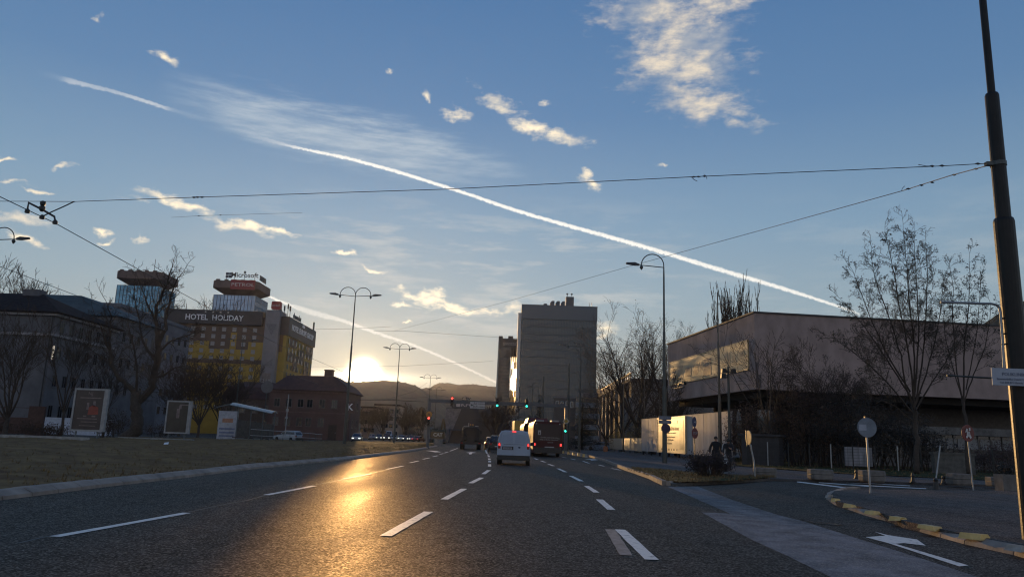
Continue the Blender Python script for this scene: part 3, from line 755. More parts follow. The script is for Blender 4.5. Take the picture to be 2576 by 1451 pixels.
def conifer(name, label, loc, H, rb, seed, m, group=None):
    rnd = random.Random(seed); o = thing(name, label, "tree", loc, 0, group)
    tb = MB(); tb.tube([(0, 0, -.1), (0, 0, H * .5), (0, 0, H)], [.22, .13, .02], 7); tb.build("trunk", BARK, o)
    cb = MB(); V, Fc = [], []; z = H * .12
    while z < H * .99:
        r = rb * (1 - z / H) ** .85 + .15
        for k in range(9):
            a = rnd.uniform(0, 6.283); L = r * rnd.uniform(.6, 1.1); d = Vector((math.cos(a), math.sin(a), -.18)); side = Vector((-math.sin(a), math.cos(a), 0))
            for j in range(7):
                t = (j + .5) / 7; c = Vector((0, 0, z)) + d * L * t + Vector((0, 0, .25 * L * t * t)); w = .34 * (1 - .5 * t) * r / rb + .12
                for s in (-1, 1):
                    o0 = len(V); V += [c, c + side * s * w + d * w * .6 + Vector((0, 0, -.25 * w)), c + d * w * .9]; Fc.append((o0, o0 + 1, o0 + 2))
        z += H * .022
    cb.add(V, Fc); cb.build("crown", m, o); return o
# ================================================================== LEFT SIDE
GREYW = mat("grey_render", (0.11, 0.108, 0.115), 0.85, var=0.3, scale=0.35, bump=0.2, bscale=6)
GREYB = mat("blue_grey_render", (0.13, 0.135, 0.155), 0.85, var=0.22, scale=0.3)
SLATE = mat("dark_roof_tiles", (0.028, 0.022, 0.021), 0.9, var=0.4, scale=1.2, spec=.08, bump=0.5, bscale=8)
COPPER = mat("green_sheet_roof", (0.06, 0.08, 0.085), 0.7, var=0.25, scale=0.6, spec=.15)
FRAME_G = mat("grey_window_frame", (0.10, 0.10, 0.105), 0.6)
FRAME_W = mat("white_window_frame", (0.55, 0.55, 0.54), 0.5)
DGL = mat("dim_window_glass", (0.012, 0.014, 0.018), 0.12, spec=0.6)
GLINTW = lampmat("glowing_glint", (1.0, 0.86, 0.66), 0.9)  # emission standing in for bright window reflections
# --- faculty building with hipped tile roof
w0 = 46.0
b = Bld("faculty_building", "dark grey old building with hipped tile roof behind bare trees at far left", "building", (-72.5 - w0, 120, 0), 0, w0, 19.5, 18.7, GREYW)
mb = MB(); rz, ry = 23.0, 129
e0, e1, f0, f1 = -0.9, w0 + 0.9, -0.9, 20.3
mb.add([(e0, f0, 18.72), (e1, f0, 18.72), (e1, f1, 18.72), (e0, f1, 18.72), (8, 9, rz), (w0 - 8, 9, rz), (e0, f0, 18.5), (e1, f0, 18.5), (e1, f1, 18.5), (e0, f1, 18.5)],
       [(0, 1, 5, 4), (1, 2, 5), (2, 3, 4, 5), (3, 0, 4), (6, 9, 8, 7), (0, 6, 7, 1), (1, 7, 8, 2), (2, 8, 9, 3), (3, 9, 6, 0)])
rf = b.part("roof", mb, SLATE)
mb = MB(); mb.bb((w0 - 11, 8, rz - .6), (w0 - 8.2, 10, rz + .7)); mb.build("chimney", GREYW, rf)
mb = MB()
for z, pr in ((14.9, .35), (18.1, .5)):
    mb.bb((-.1, -pr, z), (w0 + pr, -.002, z + .38)); mb.bb((w0 + .002, 0, z), (w0 + pr, 19.6, z + .38))
b.part("cornice", mb, mat("pale_stone_band", (0.23, 0.22, 0.22), 0.8))
tp = win_tpl(1.25, 1.9, FRAME_G, DGL, 1)
us = [2.2 + 2.75 * k for k in range(6)]
b.windows('right', us, (16.4, 12.5, 8.0, 3.2), tp)
b.windows('front', [w0 - 15.5 - 4.2 * k for k in range(6)], (16.4, 12.5, 8.0, 3.2), tp)
mb = MB(); mb.tube([(w0 - .25, -.25, .1), (w0 - .25, -.25, 18.5)], .11, 6); b.part("drainpipe", mb, BLACK)
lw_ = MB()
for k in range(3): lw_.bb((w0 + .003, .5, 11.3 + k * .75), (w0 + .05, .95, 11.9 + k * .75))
o = b.part("window_glint", lw_, GLINTW); o["label"] = "small window with painted glowing sky reflection beside the corner"  # glowing quads imitate sky reflected in the panes, no lamp inside
# rear pavilion with green sheet roof
b = Bld("green_roof_pavilion", "low green sheet-metal roof rising behind the dark tiled roof", "building", (-103, 142, 0), 0, 29, 20, 21.5, GREYW)
mb = MB(); zt = 26.4
mb.add([(-.6, -.6, 21.52), (29.6, -.6, 21.52), (29.6, 20.6, 21.52), (-.6, 20.6, 21.52), (5, 7, zt), (17.5, 7, zt), (20, 12, zt - .7), (5, 12, zt)], [(0, 1, 5, 4), (1, 2, 6, 5), (2, 3, 7, 6), (3, 0, 4, 7), (4, 5, 6, 7), (0, 3, 2, 1)])
b.part("roof", mb, COPPER)
b.windows('right', [3 + 3 * k for k in range(5)], (18, 13, 8), tp)
# --- plain blue-grey block behind
h = 27.2
b = Bld("grey_block_building", "plain blue-grey flat-roofed block between the tiled roof and the yellow hotel", "building", (-114, 164, 0), 0, 28.5, 38, h, GREYB)
mb = MB(); mb.bb((-.25, -.25, h - .5), (28.75, 38.25, h + .35)); b.part("roof", mb, mat("flat_roof_edge", (0.13, 0.135, 0.15), 0.8))
tp2 = win_tpl(1.5, 1.8, FRAME_G, DGL, 1)
b.windows('right', [3 + 3.6 * k for k in range(10)], (23, 18.6, 14.2, 9.8, 5.4), tp2)
b.windows('front', [18 + 3.2 * k for k in range(3)], (22,), tp2)
# --- the two glass towers with concrete caps
CAPC = mat("brutalist_concrete", (0.13, 0.095, 0.085), 0.85, var=0.3, scale=0.25)
def grid_glass(name, col, rough=0.12):
    return mat(name, col, rough, var=0.35, scale=0.22, metallic=0.55, spec=0.7)
BLUEG = grid_glass("blue_curtain_glass", (0.10, 0.24, 0.36)); PALEG = grid_glass("pale_curtain_glass", (0.20, 0.27, 0.38))
MULL = mat("dark_mullion", (0.03, 0.04, 0.06), 0.5)
def tower(name, label, x0, y0, w, dp, h, glass, capz):
    b = Bld(name, label, "tower", (x0, y0, 0), 0, w, dp, h, glass)
    m = MB()
    for k in range(0, 13):
        x = w * k / 12; m.bb((x - .09, -.12, 2), (x + .09, -.003, h)); y = dp * k / 12; m.bb((w + .003, y - .09, 2), (w + .12, y + .09, h)); m.bb((-.12, y - .09, 2), (-.003, y + .09, h))
    for k in range(int(h / 2.2)):
        z = h - k * 2.2; m.bb((-.1, -.09, z - .12), (w + .1, -.004, z)); m.bb((w + .004, 0, z - .12), (w + .09, dp, z)); m.bb((-.09, 0, z - .12), (-.004, dp, z))
    b.part("mullion_grid", m, MULL)
    n = MB(); n.bb((w * .2, dp * .2, h), (w * .8, dp * .8, capz)); b.part("neck", n, CAPC)
    c = MB()
    def ring(ex, z, ch): 
        x0_, x1_, y0_, y1_ = -ex, w + ex, -ex, dp + ex
        return [(x0_ + ch, y0_, z), (x1_ - ch, y0_, z), (x1_, y0_ + ch, z), (x1_, y1_ - ch, z), (x1_ - ch, y1_, z), (x0_ + ch, y1_, z), (x0_, y1_ - ch, z), (x0_, y0_ + ch, z)]
    c.loft([ring(-3.6, h + .3, .6), ring(-2.2, h + 1.2, .8), ring(.2, h + 2.6, 1.0), ring(.9, h + 3.0, 1.2), ring(.9, h + 6.3, 1.2), ring(.5, h + 6.3, 1.2)])
    cp = b.part("concrete_cap", c, CAPC)
    r = MB()
    for k in range(5): r.bb((w * k / 5 + .3, -.2, h + 6.3), (w * k / 5 + 2.0, .2, h + 7.0))
    r.build("parapet", CAPC, cp)
    return b
s = 330 / 1910.0
t1_ = tower("office_tower", "blue glass tower with plain concrete cap, left of the twin towers", (279 - 1288) * s, 330, 18.4, 17, 62.3, BLUEG, 66.5)
mb = MB(); mb.tube([(13, 5, 69), (13, 5, 75.5)], .12, 5); t1_.part("antenna", mb, STEEL)
t2_ = tower("office_tower", "grey glass tower with red panel and rooftop lettering, right of the twin towers", (528 - 1288) * s, 330, 18.4, 17, 59.5, PALEG, 63.5)
mb = MB(); mb.bb((7.2, -1.15, 61.9), (18.0, -.7, 66.2)); rp = t2_.part("red_panel", mb, mat("red_sign_panel", (0.24, 0.025, 0.03), 0.5))
mb = MB(); mb.text("PETROL", 2.0, Matrix.Translation((12.6, -1.2, 64.0)), .08, xs=1.45, bold=.02); mb.build("lettering", mat("red_grey_lettering", (0.5, 0.40, 0.40), 0.5), rp)
mb = MB(); mb.text("Microsoft", 3.1, Matrix.Translation((12.6, .2, 68.6)), .25, bold=.03); o = t2_.part("rooftop_lettering", mb, mat("dark_lettering", (0.045, 0.05, 0.055), 0.5))
mb = MB(); mb.bb((8, .3, 66.4), (8.15, .45, 68)); mb.bb((17, .3, 66.4), (17.15, .45, 68)); mb.bb((4.5, .3, 66.4), (4.65, .45, 67.7)); mb.build("strut", DSTEEL, o)
mb = MB()
for dx in (0, 1): 
    for dz in (0, 1): mb.bb((4.2 + dx * 1.45, .1, 67.2 + dz * 1.35), (5.5 + dx * 1.45, .3, 68.4 + dz * 1.2))
t2_.part("rooftop_logo", mb, mat("dark_blue_panel", (0.02, 0.03, 0.06), 0.5))
mb = MB(); mb.text("HOLDINA", 2.0, Matrix.Translation((18.6, 7, 68.2)) @ Matrix.Rotation(R(90), 4, 'Z'), .2, bold=.03); mb.bb((18.5, 2.6, 67.0), (18.6, 11.4, 69.4)); o = t2_.part("side_sign", mb, MATS["dark_lettering"])
mb = MB(); mb.tube([(10.5, 6, 66), (10.5, 6, 71)], .1, 5); mb.bb((10.1, 5.6, 70.6), (10.9, 6.4, 71.6)); t2_.part("antenna", mb, STEEL)
# --- yellow hotel
YEL = mat("yellow_cladding", (0.35, 0.22, 0.032), 0.6, var=0.18, scale=0.4)
BRN = mat("brown_cladding", (0.115, 0.068, 0.042), 0.6, var=0.2, scale=0.4)
HDR = mat("header_cladding", (0.055, 0.045, 0.042), 0.55, var=0.2, scale=0.4)
PYL = mat("grey_panel_cladding", (0.20, 0.19, 0.195), 0.6, var=0.12, scale=0.5)
s = 230 / 1910.0
hx0, hx1 = -105.5, -74.2
W_ = hx1 - hx0; HH = 35.6
b = Bld("yellow_hotel", "big yellow and brown hotel with a grey lift shaft and rooftop signs", "hotel", (hx0, 230, 0), 0, W_, 24, HH - 3.0, YEL)
def X(px): return (px - 1288) * s - hx0
mb = MB(); mb.bb((-.2, -.9, 32.6), (X(660), 24, 36.9)); hd = b.part("header", mb, HDR)
mb = MB(); mb.text("HOTEL  HOLIDAY", 2.35, Matrix.Translation(((X(484) + X(594)) / 2 - .1, -.95, 34.5)), .1, bold=.03, xs=.94); mb.build("lettering", LETTER, hd)
for k in range(4):
    mb = MB(); cx, cz = X(515) + k * 2.3, 36.25; pts = []
    for i in range(10):
        r_ = .42 if i % 2 == 0 else .18; a = math.pi / 2 + i * math.pi / 5; pts.append((cx + r_ * math.cos(a), cz + r_ * math.sin(a)))
    mb.prism(pts, -1.0, -.905, 'y'); mb.build("star", mat("dull_pale_lettering", (0.35, 0.33, 0.31), 0.6), hd)
mb = MB()
for xa, xb, za in ((X(440), X(530), 27.5), (X(530), X(582), 25.2), (X(582), X(598), 30.3), (X(598), X(628), 25.2), (X(628), X(668), 27.6)): mb.bb((xa, -.14, za), (xb - .004, -.003, 32.55))
mb.bb((0, -.14, 28.2), (X(440) - .004, -.003, 32.55)); mb.bb((0, -.16, 20.9), (X(668), -.003, 22.2)); mb.bb((X(660) + .01, -.14, 32.55), (X(668) - .01, 24, 35.2))
b.part("brown_panel", mb, BRN)
tpw = win_tpl(1.2, 1.2, mat("pale_window_frame", (0.26, 0.25, 0.26), 0.5), mat("hotel_glass", (0.26, 0.24, 0.225), 0.3, var=0.4, scale=0.12, spec=0.7), 0, t=.1, sill=False)
us = [X(377 + .3466 * cx) for cx in (765, 690, 615, 540, 466, 390, 314, 240)]
zs = [31.0, 28.9, 26.7, 24.5, 23.1 - .6]
b.windows('front', us, [31.2, 29.0, 26.8, 24.6, 22.9][:4] + [23.0 - .2 - .3], tpw, off=.145)
b.windows('front', us, [19.3, 17.0, 14.7, 12.4, 10.1, 7.8], tpw)
# lift shaft
mb = MB(); mb.bb((X(668.5), -1.1, 0), (X(703.5), 6, 37.5)); sh = b.part("lift_shaft", mb, PYL)
mb = MB(); mb.prism([(X(670), 33.2), (X(698), 33.2), (X(687), 29.6)], -1.16, -1.103, 'y'); mb.prism([(X(672), 20.5), (X(696), 20.5), (X(696), 22.8)], -1.16, -1.103, 'y'); mb.build("dark_inlay", mat("dull_inlay", (0.16, 0.15, 0.16), 0.6), sh)
mb = MB()
for (sx, sz, sw, hh_) in ((2.5, 17.2, 1.1, .6), (2.5, 16.4, .8, .5)): pass
mb.bb((X(673), -1.2, 14.0), (X(695), -1.105, 18.3)); lb = mb.build("lower_sign", mat("faded_sign_panel", (0.20, 0.16, 0.14), 0.6), sh)
mb = MB(); mb.text("CLUB", 1.5, Matrix.Translation(((X(673) + X(695)) / 2, -1.23, 16)), .05); mb.build("lettering", MATS["dull_pale_lettering"], lb)
mb = MB(); c = ((X(675) + X(698)) / 2, 1.5, 39.3); 
pts = []
for cx_, cz_, a0 in ((1.05, .85, 0), (-1.05, .85, 90), (-1.05, -.85, 180), (1.05, -.85, 270)):
    for k in range(4): a = R(a0 + 30 * k); pts.append((c[0] + cx_ + .4 * math.cos(a), c[2] + cz_ + .4 * math.sin(a)))
mb.prism(pts, .9, 2.3, 'y'); rb = b.part("red_roof_sign", mb, mat("red_box_sign", (0.30, 0.03, 0.03), 0.45))
mb = MB(); mb.text("m:tel", 1.1, Matrix.Translation((c[0], .87, c[2])), .05); mb.build("lettering", MATS["red_grey_lettering"], rb)
mb = MB()
for k in range(4): mb.bb((c[0] - 1.1 + k * .7, 1.4, 37.5), (c[0] - .98 + k * .7, 1.6, 38.1))
mb.build("strut", WHITE, rb)
# right wing
wx0, wx1 = X(703.5) + .01, hx0 * 0 + (-68.3 - hx0)
mb = MB(); mb.bb((wx0, 1, 0), (wx1, 33, 30.5)); b.part("side_wing", mb, YEL)
mb = MB(); mb.bb((wx0, .8, 30.5), (wx1 - 2.2, 20, 34.0)); mb.bb((wx0, .85, 25.0), (wx1 - 1.0, .997, 30.5)); b.part("wing_brown_panel", mb, mat("orange_brown_cladding", (0.17, 0.085, 0.035), 0.6, var=.15, scale=.4))
mb = MB(); mb.bb((wx1 - 2.2, .6, 30.2), (wx1 + .5, 33.6, 35.9)); h2 = b.part("wing_header", mb, HDR)
mb = MB(); mb.text("HOTEL EUROPE GROUP", 2.5, Matrix.Translation((wx1 + .55, 17, 33.0)) @ Matrix.Rotation(R(90), 4, 'Z'), .1, bold=.03, xs=.98); mb.build("lettering", LETTER, h2); mb = MB(); mb.prism([(15.5, 34.7), (18.5, 34.7), (18.2, 35.7), (17.5, 35.1), (17, 35.9), (16.5, 35.1), (15.8, 35.7)], wx1 + .505, wx1 + .58, 'x'); mb.build("emblem", LETTER, h2)
mb = MB()
for (ya, yb, za, zb) in ((3, 9, 22.5, 25.6), (9.5, 14, 20, 25), (15, 21, 23, 27.5), (23, 28, 20, 24.5), (4, 12, 27.2, 29.8), (24, 32, 26, 29.8)): mb.bb((wx1 + .003, ya, za), (wx1 + .35, yb, zb))
mb.bb((wx1 + .003, 1, 15.8), (wx1 + .2, 33, 17.4)); b.part("wing_brown_panel", mb, BRN)
tpn = win_tpl(1.15, 1.5, FRAME_G, DGL, 0, t=.08, sill=False)
b.w = wx1 + .36
b.windows('right', [3.2 + 3.9 * k for k in range(8)], (28.6, 26.0, 23.4, 20.8, 18.4, 13.6, 11.0), tpn)
mb = MB(); T = Matrix.Translation((wx1 - 1.0, 14, 37.6)) @ Matrix.Rotation(R(-90), 4, 'Z'); mb.text("telemach", 2.5, T, .2, bold=.03); o = b.part("roof_lettering", mb, MATS["dark_lettering"])
mb = MB()
for k in range(5): mb.bb((wx1 - 1.1, 9 + k * 2.4, 35.9), (wx1 - .95, 9.1 + k * 2.4, 36.8))
mb.build("strut", DSTEEL, o)
for (x, y, z) in ((wx1 - 1.6, 1.5, 39.4), (wx1 - 1.0, 3.2, 40.3), (wx1 - .6, 4.2, 39.8)): mb = MB(); mb.tube([(x, y, 35.5), (x, y, z)], .09, 5); mb.bb((x - .2, y - .2, z - 1.6), (x + .2, y + .2, z - .1)); b.part("antenna", mb, DSTEEL)
mb = MB(); mb.tube([(wx1 - 2.6, 1.3, 35.5), (wx1 - 2.6, 1.3, 37.6)], .08, 5); mb.lathe([(0.05, 0), (.5, .15), (.55, .2)], 8, (wx1 - 2.6, 1.2, 37.6), Matrix.Rotation(R(80), 4, 'X')); b.part("dish_antenna", mb, DSTEEL)
mb = MB(); mb.tube([(wx1 - .3, 32.6, 35.5), (wx1 - .3, 32.6, 39)], .3, 6); b.part("roof_post", mb, DSTEEL)
# --- old reddish house with hipped roof and chimney
REDW = mat("reddish_render", (0.13, 0.075, 0.06), 0.85, var=0.2, scale=0.4)
o_x = (694 - 1288) / 1910.0 * 150
b = Bld("old_town_house", "old reddish town house with a hipped roof and square chimney below the sun", "house", (o_x, 150, 0), 0, 15.2, 14, 9.4, REDW)
mb = MB(); mb.add([(-.5, -.5, 9.42), (15.6, -.5, 9.42), (15.6, 14.5, 9.42), (-.5, 14.5, 9.42), (2.2, 3.5, 12.4), (11.4, 3.5, 12.6), (11.4, 10, 12.6), (2.2, 10, 12.4), (14.2, 1.2, 10.9), (14.2, 13, 10.9), (-.5, -.5, 9.25), (15.6, -.5, 9.25), (15.6, 14.5, 9.25), (-.5, 14.5, 9.25)],
       [(0, 1, 8, 5, 4), (1, 2, 9, 8), (2, 3, 7, 6, 9), (3, 0, 4, 7), (4, 5, 6, 7), (5, 8, 9, 6), (10, 13, 12, 11), (0, 10, 11, 1), (1, 11, 12, 2), (2, 12, 13, 3), (3, 13, 10, 0)])
rf = b.part("roof", mb, mat("old_red_tiles", (0.07, 0.035, 0.028), 0.85, var=0.3, scale=1.0))
mb = MB(); mb.bb((9.4, 4, 12.0), (11.0, 5.4, 13.7)); mb.bb((9.3, 3.9, 13.7), (11.1, 5.5, 13.9)); mb.build("chimney", REDW, rf)
mb = MB(); mb.bb((-.1, -.25, 8.9), (15.3, -.003, 9.24)); mb.bb((-.05, -.12, 5.0), (15.25, -.003, 5.25)); b.part("cornice", mb, mat("pale_red_band", (0.17, 0.10, 0.08), 0.8))
tpo = win_tpl(1.15, 1.65, mat("dim_window_frame", (0.17, .13, .11), .6), DGL, 1, t=.08)
b.windows('front', [1.6, 3.9, 6.2, 8.0, 10.4, 12.8], (6.9,), tpo); b.windows('front', [1.6, 3.9, 6.2, 8.0, 10.4], (3.3,), tpo); b.windows('right', [2.5, 6.5, 10.5], (6.9, 3.3), tpo)
mb = MB(); mb.bb((12, -.08, .05), (13.6, -.003, 2.9)); d_ = b.part("door", mb, mat("dark_wood_door", (0.05, 0.03, 0.02), 0.6)); mb = MB(); mb.bb((13.35, -.14, 1.35), (13.45, -.08, 1.5)); mb.build("handle", GALV, d_)
b2 = Bld("low_shop_building", "low dim shop building joined to the right of the reddish house, with a white letter on it", "shop", (o_x - 12.2, 158, 0), 0, 12, 12, 7.6, mat("dim_brown_render", (0.12, 0.085, 0.065), 0.85))
b2.o["label"] = "low dim brown shop with mansard roof, left of the reddish house"
mb = MB(); mb.loft([[(-.3, -.3, 7.6), (12.3, -.3, 7.6), (12.3, 12, 7.6), (-.3, 12, 7.6)], [(.6, 1.4, 10.2), (11.6, 1.4, 10.2), (11.6, 11, 10.2), (.6, 11, 10.2)], [(3, 4, 11.4), (9, 4, 11.4), (9, 9, 11.4), (3, 9, 11.4)]]); b2.part("roof", mb, MATS["old_red_tiles"])
b2.windows('front', [1.8, 4.4, 7.0, 9.6], (5.6, 2.4), tpo)
# letter sign on a mast beside the house
p = Gd(876, 140); o = thing("shop_sign", "tall dark shop sign with a white letter K beside the reddish house", "sign", p)
zc = zat(876, 1024, 140)
mb = MB(); mb.bb((-.9, -.12, zc - 1), (.9, .12, zc + 1)); mb.tube([(0, .2, 0), (0, .2, zc)], .12, 6); mb.build("sign_panel", mat("brown_sign_panel", (0.10, 0.05, 0.04), 0.6), o)
mb = MB(); mb.text("K", 1.7, Matrix.Translation((0, -.14, zc)), .03, bold=.03); mb.build("lettering", LETTER, o)
# --- trees on the left
base = Vector(((345 - 1288) / 1910 * 75, 75, 0))
def LP(*pix, d=75.0, jit=0, b=base): return [W(x, y, d + jit * i) - Vector((b.x, b.y, 0)) for i, (x, y) in enumerate(pix)]
limbs = [([Vector((0, 0, -.1))] + LP((345, 1082), (343, 1040), (342, 1005), (342, 985)), .66, .48),
         (LP((342, 1010), (357, 1005), (378, 983), (388, 945), (396, 900), (398, 870)), .36, .30),
         (LP((398, 872), (396, 835), (389, 800), (396, 770), (408, 745), (424, 705), (432, 676)), .27, .05),
         (LP((398, 870), (414, 830), (420, 790), (428, 750), (440, 715), (456, 690)), .22, .04),
         (LP((396, 890), (425, 860), (450, 850), (478, 842), (500, 830)), .13, .03),
         (LP((386, 950), (410, 945), (440, 925), (470, 918)), .12, .03),
         (LP((342, 990), (325, 970), (300, 950), (284, 920), (278, 880), (276, 840), (280, 800), (270, 768)), .27, .04),
         (LP((300, 952), (290, 935), (265, 905), (240, 888), (228, 878)), .12, .03),
         (LP((342, 985), (345, 950), (343, 910), (338, 880), (330, 850), (322, 810)), .16, .03),
         (LP((278, 885), (262, 850), (252, 815), (238, 790)), .12, .03),
         (LP((396, 905), (372, 880), (355, 845), (350, 800), (340, 760), (338, 730)), .16, .03),
         (LP((389, 800), (372, 770), (362, 740), (352, 715)), .12, .03)]
limb_tree("bare_plane_tree", "large bare tree with thick forked trunk in front of the grey block", base, limbs, dict(dens=2.6, blen=2.6, nb=[5, 4, 3], depth=3, crook=.16, ang=(30, 70), rmin=.014, ratio=.55), 11, .6)
G1 = "bare trees along the left street"
VASE = dict(depth=3, nb=[8, 5, 3], ratio=.55, ang=(18, 42), crook=.07, up=[.10, .08, .06], rmin=.013)
tree("bare_street_tree", "bare vase-shaped tree at the far left beside the brown fence", Gd(18, 70), 10.5, .20, 1.8, VASE, 21, 8, spread=40, group=G1)
tree("bare_street_tree", "slender bare tree in front of the white plinth, left of the dark poster stand", Gd(157, 78), 12.5, .14, 2.6, VASE, 22, 6, spread=24, group=G1)
tree("bare_street_tree", "bare young tree between the dark poster stand and the thick forked tree", Gd(262, 84), 9.0, .12, 2.0, VASE, 23, 6, spread=30, group=G1)
tree("bare_street_tree", "bushy bare tree with drooping twigs in front of the yellow hotel", Gd(500, 118), 11.5, .2, 2.0, dict(VASE, nb=[9, 6, 4], ang=(25, 55), rmin=.022), 24, 9, spread=45, group=G1)
tree("bare_street_tree", "bare bushy tree to the left of the tram shelter, low in front of the hotel", Gd(452, 128), 9.0, .2, 1.5, dict(VASE, rmin=.022), 25, 8, spread=45, group=G1)
tree("bare_street_tree", "dim bare tree behind the tram shelter roof", Gd(560, 128), 9.5, .2, 1.5, dict(VASE, nb=[9, 6, 4], rmin=.022), 26, 8, spread=45, group=G1)
for i, (px, pt, sd, lb) in enumerate(((-25, 690, 31, "tall bare treetop rising over the dark tiled roof at the picture edge"), (22, 705, 32, "bare treetop rising over the left end of the dark tiled roof"), (62, 728, 33, "small bare treetop rising over the roof ridge near its chimney"))):
    p = Gd(px, 175); tree("bare_tall_tree", lb, p, zat(px, pt, 175) + 1, .3, 9, dict(VASE, rmin=.035, nb=[7, 5, 3]), sd, 6, spread=22, group="treetops behind the tiled roof")
tree("bare_tall_tree", "bare treetop showing over the hotel between the two glass towers", Gd(487, 262), zat(487, 752, 262) + 1, .4, 14, dict(VASE, rmin=.05, nb=[7, 5, 3]), 34, 7, spread=24, group=None)
# --- poster stands
def poster_stand(label, pxl, pxr, pyt, pyb, d, art):
    a, c = W(pxl, pyb, d), W(pxr, pyb, d); w = c.x - a.x; z0, z1 = a.z, zat(pxl, pyt, d); hh = z1 - z0
    o = thing("poster_stand", label, "billboard", (a.x + w / 2, d, 0), 0, "poster stands on the tram stop")
    mb = MB(); t = .14
    mb.bb((-w / 2, -.15, z0), (w / 2, .15, z0 + t)); mb.bb((-w / 2, -.15, z1 - t), (w / 2, .15, z1)); mb.bb((-w / 2, -.15, z0 + t), (-w / 2 + t, .15, z1 - t)); mb.bb((w / 2 - t * 2.2, -.15, z0 + t), (w / 2, .15, z1 - t))
    mb.build("frame", mat("grey_metal_frame", (0.27, 0.27, 0.27), 0.5), o)
    mb = MB(); mb.bb((-w / 2 + t, -.10, z0 + t), (w / 2 - t * 2.2, .10, z1 - t)); mb.m = 0
    ps = mb.build("poster", mat("dark_poster_" + art, (0.030, 0.020, 0.022) if art == 'red' else (0.032, 0.027, 0.022), 0.3, var=.5, scale=1.2), o)
    pr = MB()
    if art == 'red':
        pr.m = 0; pr.prism([(-.1, z0 + 1.3), (.75, z0 + 1.35), (.7, z0 + 1.9), (.3, z0 + 2.1), (-.05, z0 + 1.9)], -.112, -.101, 'y')
        pr.m = 1
        for (x, z, ww, h_) in ((-.15, z0 + 2.0, .18, .55), (.35, z0 + 2.2, .2, .4), (-.1, z0 + 1.0, 1.6, .07), (.1, z0 + .75, 1.3, .06), (0, z0 + .45, 1.3, .05), (-.3, z0 + 1.2, .25, .1), (.4, z0 + 1.2, .3, .12), (0, z1 - .75, 1.7, .08)): pr.bb((x - ww / 2, -.112, z - h_ / 2), (x + ww / 2, -.101, z + h_ / 2))
        pr.text("NJ", .38, Matrix.Translation((-.05, -.11, z1 - .42)), .01)
    else:
        pr.m = 1
        for (x, z, ww, h_) in ((-.05, z0 + 1.9, .3, .9), (.1, z0 + 2.5, .25, .35), (.5, z1 - .4, .9, .1)): pr.bb((x - ww / 2, -.112, z - h_ / 2), (x + ww / 2, -.101, z + h_ / 2))
        pr.m = 0
    pr.build("printed_figure", [mat("poster_red", (0.22, 0.035, 0.02), 0.4), mat("poster_pale_print", (0.16, 0.12, 0.12), 0.4, var=.4, scale=5)], ps)
    for sx in (-1, 1):
        mb = MB(); mb.tube([(sx * w * .32, 0, 0), (sx * w * .32, 0, z0)], .07, 6); mb.build("post", STEEL, o)
poster_stand("large framed dark poster stand with a red figure, leaning beside the bare trees", 176, 262, 975, 1083, 62, 'red')
poster_stand("framed dark brown poster stand left of the tram shelter", 413, 476, 1006, 1089, 74, 'brown')
# --- brown fence, white plinth, hedges, low kerb wall at far left
def fence(name, label, a, c, h, m, post=2.0, cat="fence", rails=(.15, .9), solid=None):
    a, c = Vector(a), Vector(c); L = (c - a).length; ang = math.atan2(c.y - a.y, c.x - a.x); o = thing(name, label, cat, a, ang)
    n = max(1, round(L / post))
    mb = MB()
    for k in range(n + 1): mb.bb((L * k / n - .04, -.04, 0), (L * k / n + .04, .04, h))
    mb.build("post", m, o)
    mb = MB()
    if solid: mb.bb((0, -.02, .1), (L, .02, h * solid))
    for r_ in rails: mb.bb((0, -.03, h * r_ - .03), (L, .03, h * r_ + .03))
    mb.build("panel", m, o); return o
BRF = mat("brown_fence_board", (0.075, 0.04, 0.03), 0.8, var=.25)
fence("street_fence", "brown boarded fence with open top rail at the far left", Gd(-60, 84), Gd(72, 84), 3.0, BRF, 2.4, rails=(.97, .6), solid=.62)
mb = MB(); mb.bb((-.85, -.15, 0), (.85, .15, 3.1)); solo("fence_board", mb, BRF, "tall plain brown board at the end of the fence, left of the white plinth", "board", Gd(90, 83))
mb = MB(); mb.bb((0, 0, 0), (8.6, 1.2, 2.0)); mb.bb((-.05, -.08, 1.94), (8.65, 1.25, 2.1)); solo("low_white_wall", mb, mat("whitewashed_wall", (0.42, 0.45, 0.52), 0.7, var=.12), "low whitewashed wall at the foot of the grey building", "wall", (Gd(104, 100).x, 100, 0))
HEDGE = mat("brown_hedge_leaves", (0.055, 0.034, 0.02), 0.9, var=.5, scale=3)
for px, d, rx, h_, sd, lb in ((30, 74, 2.6, 1.1, 1, "low brown hedge at the foot of the brown fence"), (110, 71, 2.4, 1.15, 2, "low brown hedge in front of the whitewashed wall"), (150, 69, 1.8, 1.0, 3, "low brown hedge at the left foot of the large poster stand"), (300, 80, 2.2, 2.6, 4, "tall brown shrub right of the large poster stand"), (270, 84, 1.8, 2.2, 5, "brown shrub behind the right edge of the large poster stand"), (400, 90, 2.4, 1.6, 6, "brown shrub behind the smaller poster stand")):
    shrub("brown_hedge", lb, Gd(px, d), rx, 1.1, h_, 900, .13, HEDGE, 40 + sd, 12, group="brown shrubs at the left street edge", cat="hedge")
mb = MB(); mb.bb((0, 0, 0), (9.5, .3, .42)); solo("low_kerb_wall", mb, CONC, "long low pale concrete edge at the back of the grass, far left", "kerb wall", (-40.5, 57.5, 0))
mb = MB(); mb.bb((0, 0, 0), (7.0, .3, .34)); solo("low_kerb_wall", mb, CONC, "low pale concrete edge in front of the smaller poster stand", "kerb wall", (Gd(300, 72).x, 72, 0))
